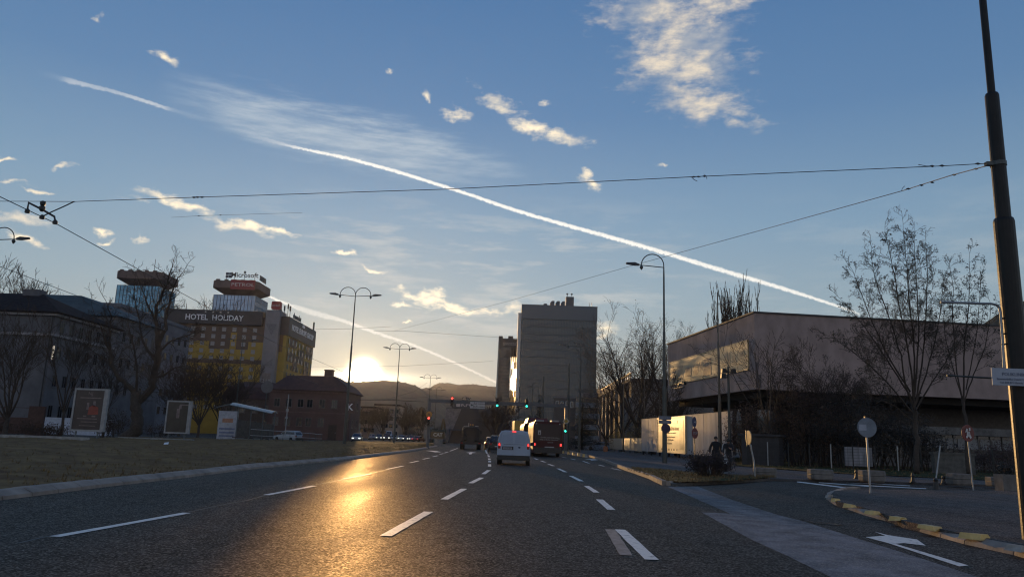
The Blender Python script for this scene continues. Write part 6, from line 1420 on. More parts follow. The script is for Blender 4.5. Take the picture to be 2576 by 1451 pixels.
# golden sheet-metal fence going on from the wall
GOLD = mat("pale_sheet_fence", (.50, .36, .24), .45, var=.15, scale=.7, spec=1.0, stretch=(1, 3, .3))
pe = W(1533, 1115, 124)
a2 = math.atan2(pe.y - pa.y, pe.x - pa.x); Lf = (Vector((pe.x, pe.y)) - Vector((pa.x, pa.y))).length
o = thing("sheet_fence", "low pale sheet-metal fence lit golden, joining the far end of the concrete wall", "fence", (pa.x, pa.y, 0), a2 - R(90))
for k in range(6):
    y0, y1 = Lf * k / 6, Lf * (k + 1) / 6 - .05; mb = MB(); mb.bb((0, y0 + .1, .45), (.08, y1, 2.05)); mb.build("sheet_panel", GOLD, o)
for k in range(7): mb = MB(); mb.bb((.085, Lf * k / 6 - .05, 0), (.2, Lf * k / 6 + .05, 2.0)); mb.build("post", DSTEEL, o)
# --- classical museum building far right of the slab tower
a, c = W(1506, 1000, 190), W(1590, 1000, 135); an = math.atan2(a.y - c.y, a.x - c.x); Lc = (Vector((a.x, a.y)) - Vector((c.x, c.y))).length
STONE = mat("old_limestone", (.19, .17, .155), .85, var=.25, scale=.3)
o = thing("classical_building", "old stone building with gable and columns half hidden behind bare trees", "building", (c.x, c.y, 0), an - R(90))
hC = 12.2
mb = MB(); mb.bb((0, 0, 0), (14, Lc, hC)); mb.build("wall", STONE, o); mb = MB(); mb.bb((-.4, -.2, hC), (14, Lc + .3, hC + .5)); mb.build("cornice", STONE, o)
mb = MB(); mb.prism([(Lc - 9, hC + .5), (Lc - .5, hC + .5), (Lc - 4.7, hC + 2.8)], -.5, -.05, 'x'); mb.build("gable", STONE, o)
for k in range(8): mb = MB(); mb.lathe([(.42, 0), (.36, .6), (.32, hC - .8), (.45, hC - .3)], 8, (-.55, 2 + k * (Lc - 4) / 7, 0)); mb.build("column", STONE, o)
mb = MB()
for k in range(22): y = .5 + k * (Lc - 1) / 21; mb.bb((-.3, y - .12, hC + .51), (-.1, y + .12, hC + 1.3))
mb.bb((-.35, 0, hC + 1.3), (-.05, Lc, hC + 1.55)); mb.build("balustrade", mat("sunlight_tinted_stone", (.50, .34, .24), .55), o)  # golden sunlight put into the balustrade's stone colour
tpc = win_tpl(1.2, 2.2, FRAME_W, DGL, 1)
for k in range(7):
    for z in (3.0, 8.2): y = 4 + k * (Lc - 4) / 7.2; f = inst(tpc[0], "window", o, (-.003, y, z), (0, 0, R(-90))); inst(tpc[1], "pane", f, (0, 0, 0))
# --- trees behind the wall
BR = dict(depth=3, nb=[9, 7, 4], ratio=.50, ang=(22, 52), crook=.09, up=[.08, .06, .04], rmin=.013)
BUD = mat("tree_buds", (.10, .085, .04), .8, var=.4)
GT = "bare trees behind the concrete wall"
def ptree(label, px, pyt, d, r0, th, prm, seed, limbs, spread, leaf=None, group=GT, name="bare_tree"):
    p = Gd(px, d); return tree(name, label, p, zat(px, pyt, d), r0, th, prm, seed, limbs, spread=spread, leaf=leaf, group=group)
ptree("large spreading bare tree between the slab tower and the tall right-hand street lamp", 1604, 822, 112, .42, 4.0, BR, 71, 9, 40, (900, .22, .25, BUD))
ptree("second bare tree, leaning left over the golden sheet fence", 1566, 880, 118, .28, 3.0, BR, 72, 8, 40)
ptree("budding bare tree behind the left end of the concrete museum", 1695, 818, 118, .34, 3.5, BR, 73, 9, 36, (1300, .25, .25, BUD))
ptree("dark bare tree in front of the old stone building", 1524, 985, 126, .2, 2.0, BR, 74, 7, 42)
ptree("low bare tree under the left end of the concrete museum", 1700, 1000, 92, .2, 1.5, dict(BR, rmin=.018), 75, 7, 48)
POP = dict(depth=3, nb=[30, 7, 5], ratio=.17, ang=(9, 20), crook=.04, up=[.09, .22, .18], rmin=.028)
for px, pt, sd, lb, th in ((1846, 684, 81, "tallest slim bare poplar rising behind the museum roof", 3), (1874, 706, 82, "bare poplar just right of the tallest one behind the museum", 3), (1822, 735, 83, "short bare poplar left of the tallest one behind the museum", 3)):
    p = Gd(px, 122); tree("bare_poplar", lb, p, zat(px, pt, 122) * 1.14, .30, th, dict(POP, **{'from': .1}), sd, 14, spread=3.2, group="bare poplars behind the museum roof")
# shrubs along the museum
DKL = mat("dark_evergreen_leaves", (.022, .020, .015), .85, var=.5, scale=2); RDL = mat("red_brown_leaves", (.060, .032, .026), .85, var=.5, scale=2); BRL = mat("brown_dead_leaves", (.085, .050, .03), .85, var=.5, scale=2); FOR = mat("yellow_spring_twigs", (.22, .15, .04), .8, var=.4, scale=3)
GSH = "dark shrubs in front of the museum"
for px, d, rx, ry, h_, n, sz, m, sd, lb in ((1888, 61, 2.0, 1.6, 4.4, 2400, .16, BRL, 1, "brown-leaved shrub at the near corner of the concrete wall"), (1945, 60, 2.6, 1.6, 5.3, 3200, .16, BRL, 2, "tall brown shrub below the museum corner"), (2010, 60, 2.4, 1.6, 4.8, 3000, .16, DKL, 3, "dark evergreen shrub between the tall brown shrubs"),
                                       (2060, 58, 2.6, 1.6, 5.0, 3000, .16, BRL, 4, "reddish brown shrub left of the grey round sign back"), (2125, 57, 2.8, 1.6, 5.2, 3600, .17, DKL, 5, "dark evergreen shrub behind the grey round sign back"), (2195, 57, 2.6, 1.6, 4.8, 3400, .17, DKL, 6, "dark evergreen shrub just right of the grey round sign back"),
                                       (2265, 56, 2.6, 1.6, 4.6, 3200, .17, DKL, 7, "dark shrub at the foot of the large budding tree"), (2330, 56, 2.2, 1.4, 3.4, 2600, .16, DKL, 8, "lower dark shrub between the budding tree and the red pictogram sign"), 
                                       (2470, 58, 2.6, 1.3, 2.0, 2200, .14, RDL, 10, "low red-brown hedge under the glazed museum front"), (2540, 56, 2.4, 1.3, 2.1, 2200, .14, RDL, 11, "low red-brown hedge at the right picture edge")):
    shrub("museum_shrub", lb, Gd(px, d), rx, ry, h_, n, sz, m, 100 + sd, 16, GSH)
p = Gd(2130, 60); tree("purple_leaf_tree", "dark purple-leaved small tree against the museum facade", p, zat(2130, 912, 60), .14, 2.2, dict(VASE, rmin=.012, nb=[8, 6, 4], ang=(25, 55)), 91, 8, spread=46, leaf=(3000, .13, .16, RDL))
p = Gd(2030, 60); tree("purple_leaf_tree", "smaller purple-leaved tree left of the other, below the museum facade", p, zat(2030, 955, 60), .10, 2.0, dict(VASE, rmin=.012), 92, 6, spread=40, leaf=(1800, .12, .16, RDL))
p = Gd(1935, 56); tree("bare_sapling", "thin bare sapling in front of the museum corner", p, zat(1930, 830, 56), .09, 3.0, dict(VASE, nb=[5, 4, 2], ang=(30, 55), rmin=.012), 93, 7, spread=34, bark=BARK)
for px, d, rx, h_, m, sd, lb, n in ((1575, 121, 2.6, 4.4, FOR, 21, "yellow spring shrub showing above the golden sheet fence", 700), (1608, 112, 2.0, 4.6, FOR, 22, "yellow twiggy shrub beside the end of the concrete wall", 400), (1640, 100, 3.2, 6.0, DKL, 23, "dark twiggy shrub behind the left end of the concrete wall", 1500), (1780, 82, 3.0, 5.2, DKL, 24, "dark shrub under the museum overhang", 1300)):
    shrub("wall_shrub", lb, Gd(px, d), rx, 1.6, h_, n, .2, m, 130 + sd, 16, "shrubs behind the concrete wall", twigm=FOR if m is FOR else None)
# the two big budding trees
CAT = mat("hanging_buds", (.050, .046, .030), .85, var=.5)
base = Gd(2302, 47); d = 47.0
def LP2(*pix, dd=d, b=base): return [W(x, y, dd + k * .25 * (-1 if len(pix) % 2 else 1)) - Vector((b.x, b.y, 0)) for k, (x, y) in enumerate(pix)]
limbs = [(LP2((2306, 1190), (2304, 1120), (2302, 1060), (2296, 1010)), .17, .13),
         (LP2((2300, 1030), (2278, 970), (2268, 900), (2245, 820), (2215, 740), (2198, 690), (2192, 640)), .063, .012), (LP2((2300, 1020), (2292, 930), (2280, 850), (2262, 770), (2250, 690), (2235, 620), (2228, 590)), .070, .012),
         (LP2((2298, 1010), (2300, 920), (2298, 840), (2288, 760), (2282, 680), (2276, 610), (2272, 580)), .070, .012), (LP2((2300, 1000), (2308, 910), (2312, 830), (2308, 750), (2303, 670), (2300, 600)), .063, .012),
         (LP2((2302, 1015), (2318, 930), (2326, 850), (2330, 770), (2333, 690), (2330, 620)), .063, .012), (LP2((2302, 1020), (2330, 940), (2352, 860), (2366, 780), (2372, 720), (2378, 690)), .056, .012),
         (LP2((2300, 1010), (2255, 940), (2215, 880), (2180, 830), (2150, 790), (2122, 760)), .07, .012), (LP2((2298, 1040), (2240, 970), (2190, 920), (2140, 880), (2095, 850)), .06, .012), (LP2((2290, 985), (2235, 900), (2190, 800), (2160, 720), (2145, 680)), .06, .012),
         (LP2((2304, 1030), (2345, 960), (2385, 900), (2420, 850)), .06, .012), (LP2((2298, 1060), (2250, 1020), (2200, 1000), (2150, 985)), .05, .012)]
limb_tree("budding_tree", "large many-stemmed tree with hanging buds in front of the museum", base, limbs, dict(dens=4.2, blen=1.4, nb=[5, 4, 3], depth=3, crook=.10, ang=(28, 60), rmin=.009, ratio=.55, up=[.05, .05, .02]), 15, .2, leaf=(8500, .13, .08, CAT, 1.4))
base2 = Gd(2432, 44); d = 44.0
limbs = [(LP2((2436, 1190), (2432, 1120), (2428, 1050), (2420, 1000), b=base2, dd=44), .10, .08), (LP2((2424, 1020), (2408, 940), (2400, 860), (2396, 780), (2398, 720), (2392, 690), b=base2, dd=44), .05, .012), (LP2((2424, 1010), (2424, 930), (2428, 850), (2436, 770), (2440, 700), (2438, 655), b=base2, dd=44), .06, .012), (LP2((2426, 1010), (2450, 940), (2476, 880), (2490, 810), (2492, 770), b=base2, dd=44), .045, .012), (LP2((2420, 1000), (2396, 920), (2378, 850), (2374, 780), b=base2, dd=44), .04, .012), (LP2((2430, 980), (2456, 850), (2464, 760), (2468, 700), b=base2, dd=44), .04, .012)]
limb_tree("budding_tree", "slimmer budding tree between the large one and the thick pole", base2, limbs, dict(dens=2.8, blen=1.2, nb=[4, 4, 3], depth=3, crook=.10, ang=(28, 60), rmin=.008, ratio=.55, up=[.05, .05, .02]), 16, .1, leaf=(3200, .12, .07, CAT, 1.4))
# --- fences and low wall by the grass
MESHF = mat("dark_mesh_fence", (.03, .03, .028), .7)
def mesh_fence(label, a, c, h_, n):
    a, c = Vector(a), Vector(c); a.z = c.z = 0; L = (c - a).length; an_ = math.atan2(c.y - a.y, c.x - a.x); o_ = thing("wire_fence", label, "fence", a, an_)
    for k in range(n + 1): q = MB(); q.tube([(L * k / n, 0, 0), (L * k / n, 0, h_ + .1)], .045, 5); q.build("post", GALV if k % 3 == 1 else MESHF, o_)
    q = MB(); w_ = .012
    for k in range(int(L / .35)): q.bb((k * .35 - w_ / 2, -.005, .1), (k * .35 + w_ / 2, .005, h_))
    for k in range(9): z = .1 + (h_ - .1) * k / 8; q.bb((0, -.006, z - w_ / 2), (L, .006, z + w_ / 2))
    q.build("wire_mesh", MESHF, o_); return o_
mesh_fence("thin wire fence with leaning posts behind the grass strip", Gd(1880, 56), Gd(2560, 50), 1.7, 12)
q = MB(); q.bb((0, 0, .35), (1.9, .15, 1.65)); o = solo("pale_board", q, mat("peeling_white_board", (.26, .25, .26), .8, var=.45, scale=1.5, stretch=(2, 1, .4)), "peeling pale board standing among dark shrubs, left of the grey sign back", "board", Gd(2126, 54.5) + Vector((0, 0, 0)))
q = MB(); q.bb((0, 0, 0), (2.6, .4, 1.35)); q.bb((-.1, -.05, 1.35), (2.7, .45, 1.5)); solo("low_stone_wall", q, mat("mossy_wall", (.10, .095, .085), .9, var=.4), "low mossy block wall among the shrubs near the red pictogram sign", "wall", Gd(2350, 50))
q = MB(); q.bb((0, 0, 0), (2.6, 2.0, 2.2)); q.bb((-.2, -.2, 2.2), (2.8, 2.2, 2.35)); solo("dark_kiosk", q, mat("kiosk_dark", (.035, .033, .035), .7, var=.3), "dark flat-topped kiosk behind the two walking people", "kiosk", Gd(1866, 56.5), R(-28))
# --- street furniture on the right
def signpole(name, label, px_b, py_b, d_, lean=(0, 0), r=.03, H=2.5, m=GALV):
    p_ = G(px_b, py_b, .1) if py_b else Gd(px_b, d_); o_ = thing(name, label, "sign", (p_.x, p_.y, 0))
    q = MB(); q.tube([(0, 0, 0), (lean[0] * H, lean[1] * H, H)], r, 7); q.build("post", m, o_); return o_, p_
def disc(r, y, z, x=0, th=.012, rz=0, n=24):
    q = MB(); q.lathe([(.001, -th), (r, -th), (r + .006, 0), (r, th), (.001, th)], n, (0, 0, 0), Matrix.Rotation(rz, 4, 'Z') @ Matrix.Rotation(R(90), 4, 'X')); q.v = [(a[0] + x, a[1] + y, a[2] + z) for a in q.v]; return q
# grey sign back with pale patch
o, p = signpole("grey_road_sign", "grey back of a round road sign with a pale patch on the paved corner", 2190, 1242, 24, r=.032, H=2.1); d_ = p.y
zc = zat(2180, 1075, d_); xc = W(2179, 1075, d_).x - p.x
o.children[0].data = (lambda q: (q.tube([(0, 0, 0), (xc, .0, zc + .1)], .032, 7), q.mesh("post", GALV))[-1])(MB())
q = disc(.295, -.05, zc, xc); q.build("sign_plate", mat("sign_back_metal", (.16, .185, .22), .5), o); q = MB(); q.bb((xc - .26, -.085, zc - .09), (xc - .03, -.066, zc + .09)); q.build("pale_patch", mat("pale_sticker", (.30, .32, .37), .5), o); q = MB(); q.bb((xc - .04, -.06, zc + .28), (xc + .04, .04, zc + .34)); q.build("clamp", BLACK, o)
# red pictogram sign
o, p = signpole("pictogram_sign", "red oval-looking pictogram sign with white walking figures on a thin post", 2449, 1233, 29, r=.026); d_ = p.y
zc, xc = zat(2433, 1089, d_), W(2433, 1089, d_).x - p.x
o.children[0].data = (lambda q: (q.tube([(0, 0, 0), (xc, .0, zc)], .026, 7), q.mesh("post", GALV))[-1])(MB())
q = disc(.305, -.04, zc, xc, rz=R(19)); fc = q.build("sign_face", mat("red_sign_face", (.16, .03, .025), .5), o)
q = MB(); q.prism([(-.16, .02), (-.05, .05), (-.03, .16), (-.1, .17)], -.03, -.02, 'y'); q.prism([(.02, .08), (.1, .1), (.1, .2), (.03, .2)], -.03, -.02, 'y'); q.prism([(-.05, -.02), (.05, 0), (.14, -.16), (.05, -.2), (0, -.1), (-.1, -.19), (-.15, -.14)], -.03, -.02, 'y'); q.prism([(-.1, -.05), (.08, -.04), (.06, .06), (-.06, .06)], -.03, -.02, 'y')
Mx = Matrix.Translation((xc, -.055, zc)) @ Matrix.Rotation(R(19), 4, 'Z'); q.v = [tuple(Mx @ Vector(v)) for v in q.v]; q.build("white_figures", mat("dull_white_figure", (.5, .47, .45), .5), fc)
# thin sign on leaning post, the low sun's yellow put into its plate colour
o, p = signpole("leaning_round_sign", "tilted round sign with sunlight-tinted back on a bent post beside the dark bush", 1896.5, 1202, 33, r=.035); d_ = p.y
zc, xc = zat(1883, 1100, d_), W(1883, 1100, d_).x - p.x
o.children[0].data = (lambda q: (q.tube([(.05, 0, 0), (.02, 0, .8), (xc + .05, .0, zc - .2)], .035, 7), q.tube([(.10, .05, 0), (xc + .11, .05, zc - .3)], .025, 6), q.mesh("post", GALV))[-1])(MB())
q = disc(.30, -.02, zc, xc, th=.02, rz=R(-84)); fc = q.build("sign_plate", mat("sunlight_gold_plate", (.34, .21, .10), .5), o); q = MB(); q.prism([(-.09, zc - .36), (-.06, zc - .36), (-.09, zc + .3), (-.13, zc + .3)], -.05, .0, 'y'); q.v = [(a[0] + xc, a[1], a[2]) for a in q.v]; q.build("back_bracket", DSTEEL, o)
# blue round + stop sign post
p = Gd(1748, 45); o = thing("sign_post", "post with dark blue arrow disc above a dark red octagon, in front of the billboard", "sign", p); zc = zat(1746, 1061, 45); z2 = zat(1747, 1089, 45)
q = MB(); q.tube([(0, 0, 0), (-.02, 0, zc + .2)], .03, 7); q.build("post", DSTEEL, o)
q = disc(.30, -.045, zc, -.02, rz=R(54)); f1 = q.build("round_plate", mat("dark_blue_sign", (.02, .03, .09), .5), o); q = MB(); q.prism([(-.10, -.03), (.08, -.03), (.08, -.09), (.18, .0), (.08, .09), (.08, .03), (-.10, .03)], -.026, -.02, 'y'); Mx = Matrix.Translation((-.02, -.045, zc)) @ Matrix.Rotation(R(54), 4, 'Z'); q.v = [tuple(Mx @ Vector(v)) for v in q.v]; q.build("arrow", mat("dull_pale_arrow", (.3, .3, .33), .5), f1)
q = MB(); q.lathe([(.001, -.012), (.32, -.012), (.325, 0), (.32, .012), (.001, .012)], 8, (0, 0, 0), Matrix.Rotation(R(43), 4, 'Z') @ Matrix.Rotation(R(90), 4, 'X') @ Matrix.Rotation(R(22.5), 4, 'Z')); q.v = [(a[0], a[1] - .05, a[2] + z2) for a in q.v]; f2 = q.build("octagon_plate", mat("dark_red_sign", (.14, .02, .02), .5), o)
q = MB(); q.text("STOP", .2, Matrix.Translation((0, -.05, z2)) @ Matrix.Rotation(R(43), 4, 'Z') @ Matrix.Translation((0, -.02, 0)), .005); q.build("lettering", MATS["dull_pale_arrow"], f2)
# plates on the tall lamp column: own things hung on it
p = Gd(1672, 54); Y = 53.7
o = thing("street_name_plates", "two stacked street name plates on the tall lamp column", "sign", (p.x, Y, 0))
for pya, pyb, off, tx in ((1046, 1055.5, .02, "Zmaja od Bosne"), (1056.5, 1065.5, .02, "Wilsonovo")):
    za, zb2 = zat(1675, pyb, Y), zat(1675, pya, Y); xa, xb = W(1657, 1055, Y).x - p.x, W(1689, 1055, Y).x - p.x
    q = MB(); q.prism([(xa, za), (xb - .08, za), (xb, (za + zb2) / 2 - .05), (xb, (za + zb2) / 2 + .05), (xb - .08, zb2), (xa, zb2)], -.05, -.02, 'y'); pp = q.build("name_plate", mat("dull_blue_plate", (.13, .14, .17), .5), o)
    q = MB(); q.text(tx, .13, Matrix.Translation(((xa + xb) / 2, -.055, (za + zb2) / 2)), .005); q.build("lettering", MATS["dull_pale_arrow"], pp)
zc = zat(1673, 1077, Y); o = thing("dark_round_sign", "dark round sign plate clamped to the tall lamp column under the name plates", "sign", (p.x, Y - .02, 0)); q = disc(.32, -.03, zc, .02); q.build("sign_plate", mat("dark_purple_sign", (.035, .02, .05), .5), o); q = MB(); q.bb((-.2, .0, zc - .03), (.22, .12, zc + .03)); q.build("clamp", DSTEEL, o)
# poles: flagpoles, floodlight pole
GF = "bare flagpoles by the museum"
for px, yt, d_, r_, lb in ((1812, 735, 62, .10, "tall flagpole with a short cross arm in front of the museum banner"), (1568, 912, 106, .08, "sun-edged flagpole left of the concrete wall"), (1621, 955, 98, .08, "flagpole standing in front of the large bare tree"), (1660, 985, 88, .07, "short sunlit flagpole just left of the tall lamp column")):
    p = Gd(px, d_); H = zat(px - (1110 - yt) * .018 if px > 1700 else px, yt, d_); o = thing("flagpole", lb, "flagpole", p, 0, GF); q = MB(); q.lathe([(r_ * 1.5, 0), (r_ * 1.4, H * .36), (r_ * 1.05, H * .37), (r_ * .9, H * .7), (r_ * .6, H * .71), (r_ * .5, H)], 10); q.build("shaft", mat("brushed_pole_metal", (.10, .085, .07), .28, metallic=.5), o)
    q = MB(); q.lathe([(r_ * 2.4, 0), (r_ * 2.4, .15), (r_ * 1.5, .2)], 8); q.build("foot", GALV, o)
    if px > 1700: q = MB(); q.tube([(0, 0, H - .95), (1.0, 0, H - .9)], .025, 5); q.build("cross_arm", GALV, o); q = MB(); q.tube([(-.09, -.05, H - .9), (-.14, -.05, H - 2.2), (-.08, -.05, H - 3.4)], .015, 4); q.build("halyard", WIRE, o)
p = Gd(1836, 60); H = zat(1829, 922, 60); o = thing("floodlight_pole", "pole carrying three dark floodlights in front of the museum", "floodlight pole", p); q = MB(); q.lathe([(.12, 0), (.11, H * .4), (.085, H)], 8); q.build("shaft", DSTEEL, o)
for x, z in ((-.36, -.35), (.36, -.35), (-.42, -.75)): q = MB(); q.box((x, -.1, H + z), (.42, .35, .34), 0, (.8, .8)); q.tube([(0, 0, H + z - .05), (x, -.02, H + z - .05)], .03, 5); q.build("floodlight", BLACK, o)
# planters and posts
PLC = mat("planter_concrete", (.15, .135, .12), .85, var=.35, scale=3, bump=.4, bscale=20)
def planter(label, px, py, wpx, hpx, rz=0):
    p_ = G(px, py, .1); s_ = p_.y / 1910; w_, h_ = wpx * s_, hpx * s_; o_ = thing("concrete_planter", label, "planter", p_, rz, "concrete planters along the far pavement")
    q = MB()
    def rg(f, z): x, y, c = w_ / 2 * f, .32 * f, .1 * f; return [(-x + c, -y, z), (x - c, -y, z), (x, -y + c, z), (x, y - c, z), (x - c, y, z), (-x + c, y, z), (-x, y - c, z), (-x, -y + c, z)]
    q.loft([rg(.86, 0), rg(.97, h_ * .12), rg(1.0, h_ * .50)]); q.build("lower_half", PLC, o_)
    q = MB(); q.loft([rg(.985, h_ * .54), rg(1.0, h_ * .6), rg(.98, h_ * .95), rg(.92, h_)]); q.build("upper_half", PLC, o_)
    q = MB(); q.loft([rg(.95, h_ * .49), rg(.95, h_ * .55)]); q.build("groove", BLACK, o_); return o_
planter("low concrete planter right of the leaning sign post", 1924, 1199, 52, 22); planter("rounded concrete planter, leftmost on the far pavement edge", 2064, 1206, 56, 25); planter("rounded concrete planter behind the grey sign back", 2194, 1211, 57, 27); planter("tilted concrete planter left of the red pictogram sign", 2413, 1219, 50, 27, R(6)); planter("half-hidden concrete planter right of the red pictogram sign", 2502, 1222, 30, 22)
p = G(2534, 1235, .1); o = thing("plant_tub", "square concrete tub with a dark plant beside the thick pole", "planter", p); q = MB(); q.box((0, 0, .3), (.56, .5, .62), 0, (1.08, 1.08)); q.box((0, 0, .02), (.4, .36, .1)); q.build("tub", PLC, o)
rnd = random.Random(6); q = MB(); leafcloud(q, [Vector((rnd.uniform(-.25, .2), rnd.uniform(-.2, .2), rnd.uniform(.62, .9))) for _ in range(40)], 260, .12, .06, rnd); q.build("plant", DKL, o)
GB = "short posts along the far pavement edge"
for px, py, hp, lb in ((2155, 1204, 22, "short dark post between two rounded planters"), (2216, 1211, 26, "short dark post at the right end of the second planter"), (2297, 1213, 22, "short dark post alone left of the leaning thin post"), (2374, 1217, 20, "short dark post right of the leaning thin post")):
    p_ = G(px, py, .1); h_ = hp * p_.y / 1910; o_ = thing("short_bollard", lb, "bollard", p_, 0, GB); q = MB(); q.lathe([(.11, 0), (.09, .06), (.06, h_ * .6), (.075, h_ * .75), (.05, h_)], 9); q.build("body", BLACK, o_); q = MB(); q.lathe([(.13, 0), (.13, .04), (.1, .05)], 9); q.build("foot", BLACK, o_)
p_ = G(2355.6, 1232, .1); tp_ = W(2366, 1127, p_.y); o = thing("leaning_post", "thin leaning post on a thick dark foot at the crossing", "post", p_); q = MB(); q.tube([(0, 0, .3), (tp_.x - p_.x, 0, tp_.z)], .028, 6); q.build("rod", GALV, o); q = MB(); q.lathe([(.12, 0), (.10, .1), (.07, .3), (.085, .36), (.05, .42)], 9); q.build("foot", BLACK, o)
# yellow kerb blocks
YB = mat("worn_yellow_paint", (.70, .43, .09), .45, var=.35, scale=6, second=(.8, .52, .16), spec=.8); YW = mat("worn_white_kerb", (.30, .28, .25), .8, var=.3, scale=5)
for k, (px, py, wpx, hpx, lb, m) in enumerate(((2089, 1252, 9, 12, "unpainted kerb block at the tip of the paved corner", YW), (2107, 1262, 13, 12, "smallest yellow kerb block by the tip of the paved corner", YB), (2142, 1276, 22, 13, "second yellow kerb block from the tip of the paved corner", YB), (2199, 1293, 27, 14, "third yellow kerb block from the tip, slightly broken", YB), (2266, 1310, 31, 13, "broken yellow kerb block at the gap in the sloped kerb", YB), (2345, 1332, 46, 16, "wide yellow kerb block, second nearest to the camera", YB), (2459, 1356, 60, 20, "widest yellow kerb block, nearest to the camera", YB), (2570, 1384, 40, 20, "dull kerb block at the right picture edge", YW))):
    p_ = G(px, py, .1); s_ = p_.y / 1910; w_ = wpx * s_; h_ = hpx * s_ * .62; rr = random.Random(k); q = MB()
    an_ = math.atan2(*(lambda e: (e.y, e.x))(G(px + 8, py + (3.0 if k > 1 else 6), .1) - p_)); e = lambda: rr.uniform(-.015, .015)
    q.box((0, 0, h_ / 2), (w_, .24, h_), 0, (.86 + e(), .7)); q.v = [(a[0] + e(), a[1] + e(), a[2] + e()) for a in q.v]
    solo("kerb_block", q, m, lb, "kerb block", (p_.x, p_.y + .08, .10), an_ * .6, "yellow blocks along the paved corner")
for k in range(10):
    px = 1417 + k * 6.4; py = 1138.5 + k * 1.15; p_ = G(px, py, .1); q = MB(); q.box((0, 0, .12), (.22, .2, .24), 0, (.7, .7)); q.bb((-.12, -.11, -.05), (.12, .11, .0))
    solo("kerb_marker", q, YB if k % 2 == 0 else YW, "small yellow painted kerb marker in the row by the bus" if k % 2 == 0 else "small whitish kerb marker in the row by the bus", "kerb marker", p_, 0, "yellow kerb markers in a row by the bus" if k % 2 == 0 else "whitish kerb markers in a row by the bus")
# dark bush on the island
p = G(1785, 1200, .12); shrub("island_bush", "dark round bush with reddish leaves on the traffic island", p, 1.12, .7, .92, 2600, .075, mat("dark_bush_leaves", (.032, .018, .018), .8, var=.6, scale=6), 55, 60, cat="bush")
# low hedge and small planter left of the sheet fence
shrub("clipped_hedge", "low clipped hedge under the balcony block", Gd(1455, 120), 5.5, .6, .8, 1500, .16, DKL, 56, 30, cat="hedge")
q = MB(); q.prism([(-.28, 0), (.28, 0), (.34, .75), (-.1, .95), (-.3, .7)], -.25, .25, 'y'); solo("orange_litter_bin", q, mat("orange_white_bin", (.34, .12, .05), .6, var=.5, scale=4), "small orange and white bin at the left end of the golden fence", "bin", Gd(1523, 110))
# --- thick catenary pole at the right edge, with bracket and plate
d_ = 12.0; p = Gd(2600, d_); tp = W(2538, 692, d_)
p = Vector((tp.x, d_, 0)); zj1, zj2 = zat(2484, 236, d_), zat(2521, 550, d_); H = zat(2420, -330, d_)
PB = mat("dark_mast_paint", (.012, .011, .010), .45, var=.4, scale=5, spec=.3, bump=.15, bscale=30)
o = thing("catenary_pole", "thick dark stepped steel pole at the right edge of the picture", "pole", p); s_ = d_ / 1910
q = MB(); q.lathe([(.155, 0), (.155, zj2 - .05), (.14, zj2)], 20); q.build("lower_tube", PB, o); q = MB(); q.lathe([(.115, zj2 - .02), (.108, zj1 - .04), (.095, zj1)], 18); q.build("middle_tube", PB, o); q = MB(); q.lathe([(.062, zj1 - .02), (.052, H)], 16); q.build("upper_tube", PB, o)
zw = zat(2500, 412, d_); q = MB(); q.lathe([(.125, zw - .04), (.125, zw + .03)], 16); q.bb((-.22, -.05, zw - .04), (-.1, .03, zw + .02)); q.build("wire_clamp", DSTEEL, o)
def L3(x, y, dd=d_): return W(x, y, dd) - Vector((p.x, p.y, 0))
q = MB(); q.tube([L3(2366, 760), L3(2495, 764), L3(2507, 767), L3(2514, 774), L3(2517, 786), L3(2522, 850), L3(2526, 924)], .02, 8); bt_ = q.build("bent_tube", GALV, o); q = MB(); q.tube([L3(2382, 944), L3(2500, 951)], .016, 6); q.build("stay", DSTEEL, o)
for y in (801, 840, 866): q = MB(); q.tube([L3(2519, y), L3(2545, y - 2)], .016, 6); q.build("clamp", DSTEEL, o)
q = MB(); a_, b_ = L3(2496, 968, 11.75), L3(2592, 966, 11.75); q.bb((a_.x, -.27, a_.z), (b_.x, -.25, zat(2496, 925, 11.75))); pl_ = q.build("name_plate", mat("pale_plate", (.33, .36, .42), .5, var=.1), o)
zc = (a_.z + zat(2496, 925, 11.75)) / 2; cx = (a_.x + b_.x) / 2
q = MB(); q.text("POLIKLINIKA", .07, Matrix.Translation((cx + .06, -.275, zc + .04)), .003); q.text("Stomatološka Dental Centar", .045, Matrix.Translation((cx + .03, -.275, zc - .035)), .003); q.text("Tel: 033 071 Marsala Tita", .042, Matrix.Translation((cx + .03, -.275, zc - .09)), .003); q.build("lettering", mat("blue_grey_ink", (.12, .14, .2), .5), pl_)
# --- overhead wires
def wire(label, pts, r, fit=(), name="overhead_wire"):
    o_ = thing(name, label, "wire", (0, 0, 0), 0, "overhead tram wires"); q = MB(); q.tube(pts, r, 5); q.build("cable", WIRE, o_)
    for f in fit: f(o_)
    return o_
def sag(a, b, s, n=16): return [a.lerp(b, t / n) + Vector((0, 0, -s * 4 * (t / n) * (1 - t / n))) for t in range(n + 1)]
A = W(2487, 411, 12.0)
def beads(pix, d0, r):
    def f(o_):
        for x, y in pix: q = MB(); c = W(x, y, d0); q.lathe([(.005, -r), (r, 0), (.005, r)], 6, c, Matrix.Rotation(R(90), 4, 'Y') @ Matrix.Diagonal((1, 1, 2.0, 1))); q.build("insulator", WIRE, o_)
    return f
def hook(pix, d0):
    def f(o_): q = MB(); q.tube([W(x, y, d0) for x, y in pix], .006, 4); q.build("wire_tail", WIRE, o_)
    return f
B_ = W(-60, 506, 15.6); pts = [A, W(2360, 418, 12.1), W(1760, 444, 12.9), W(1120, 476, 13.8), W(500, 496, 14.7), W(190, 507, 15.2), B_]
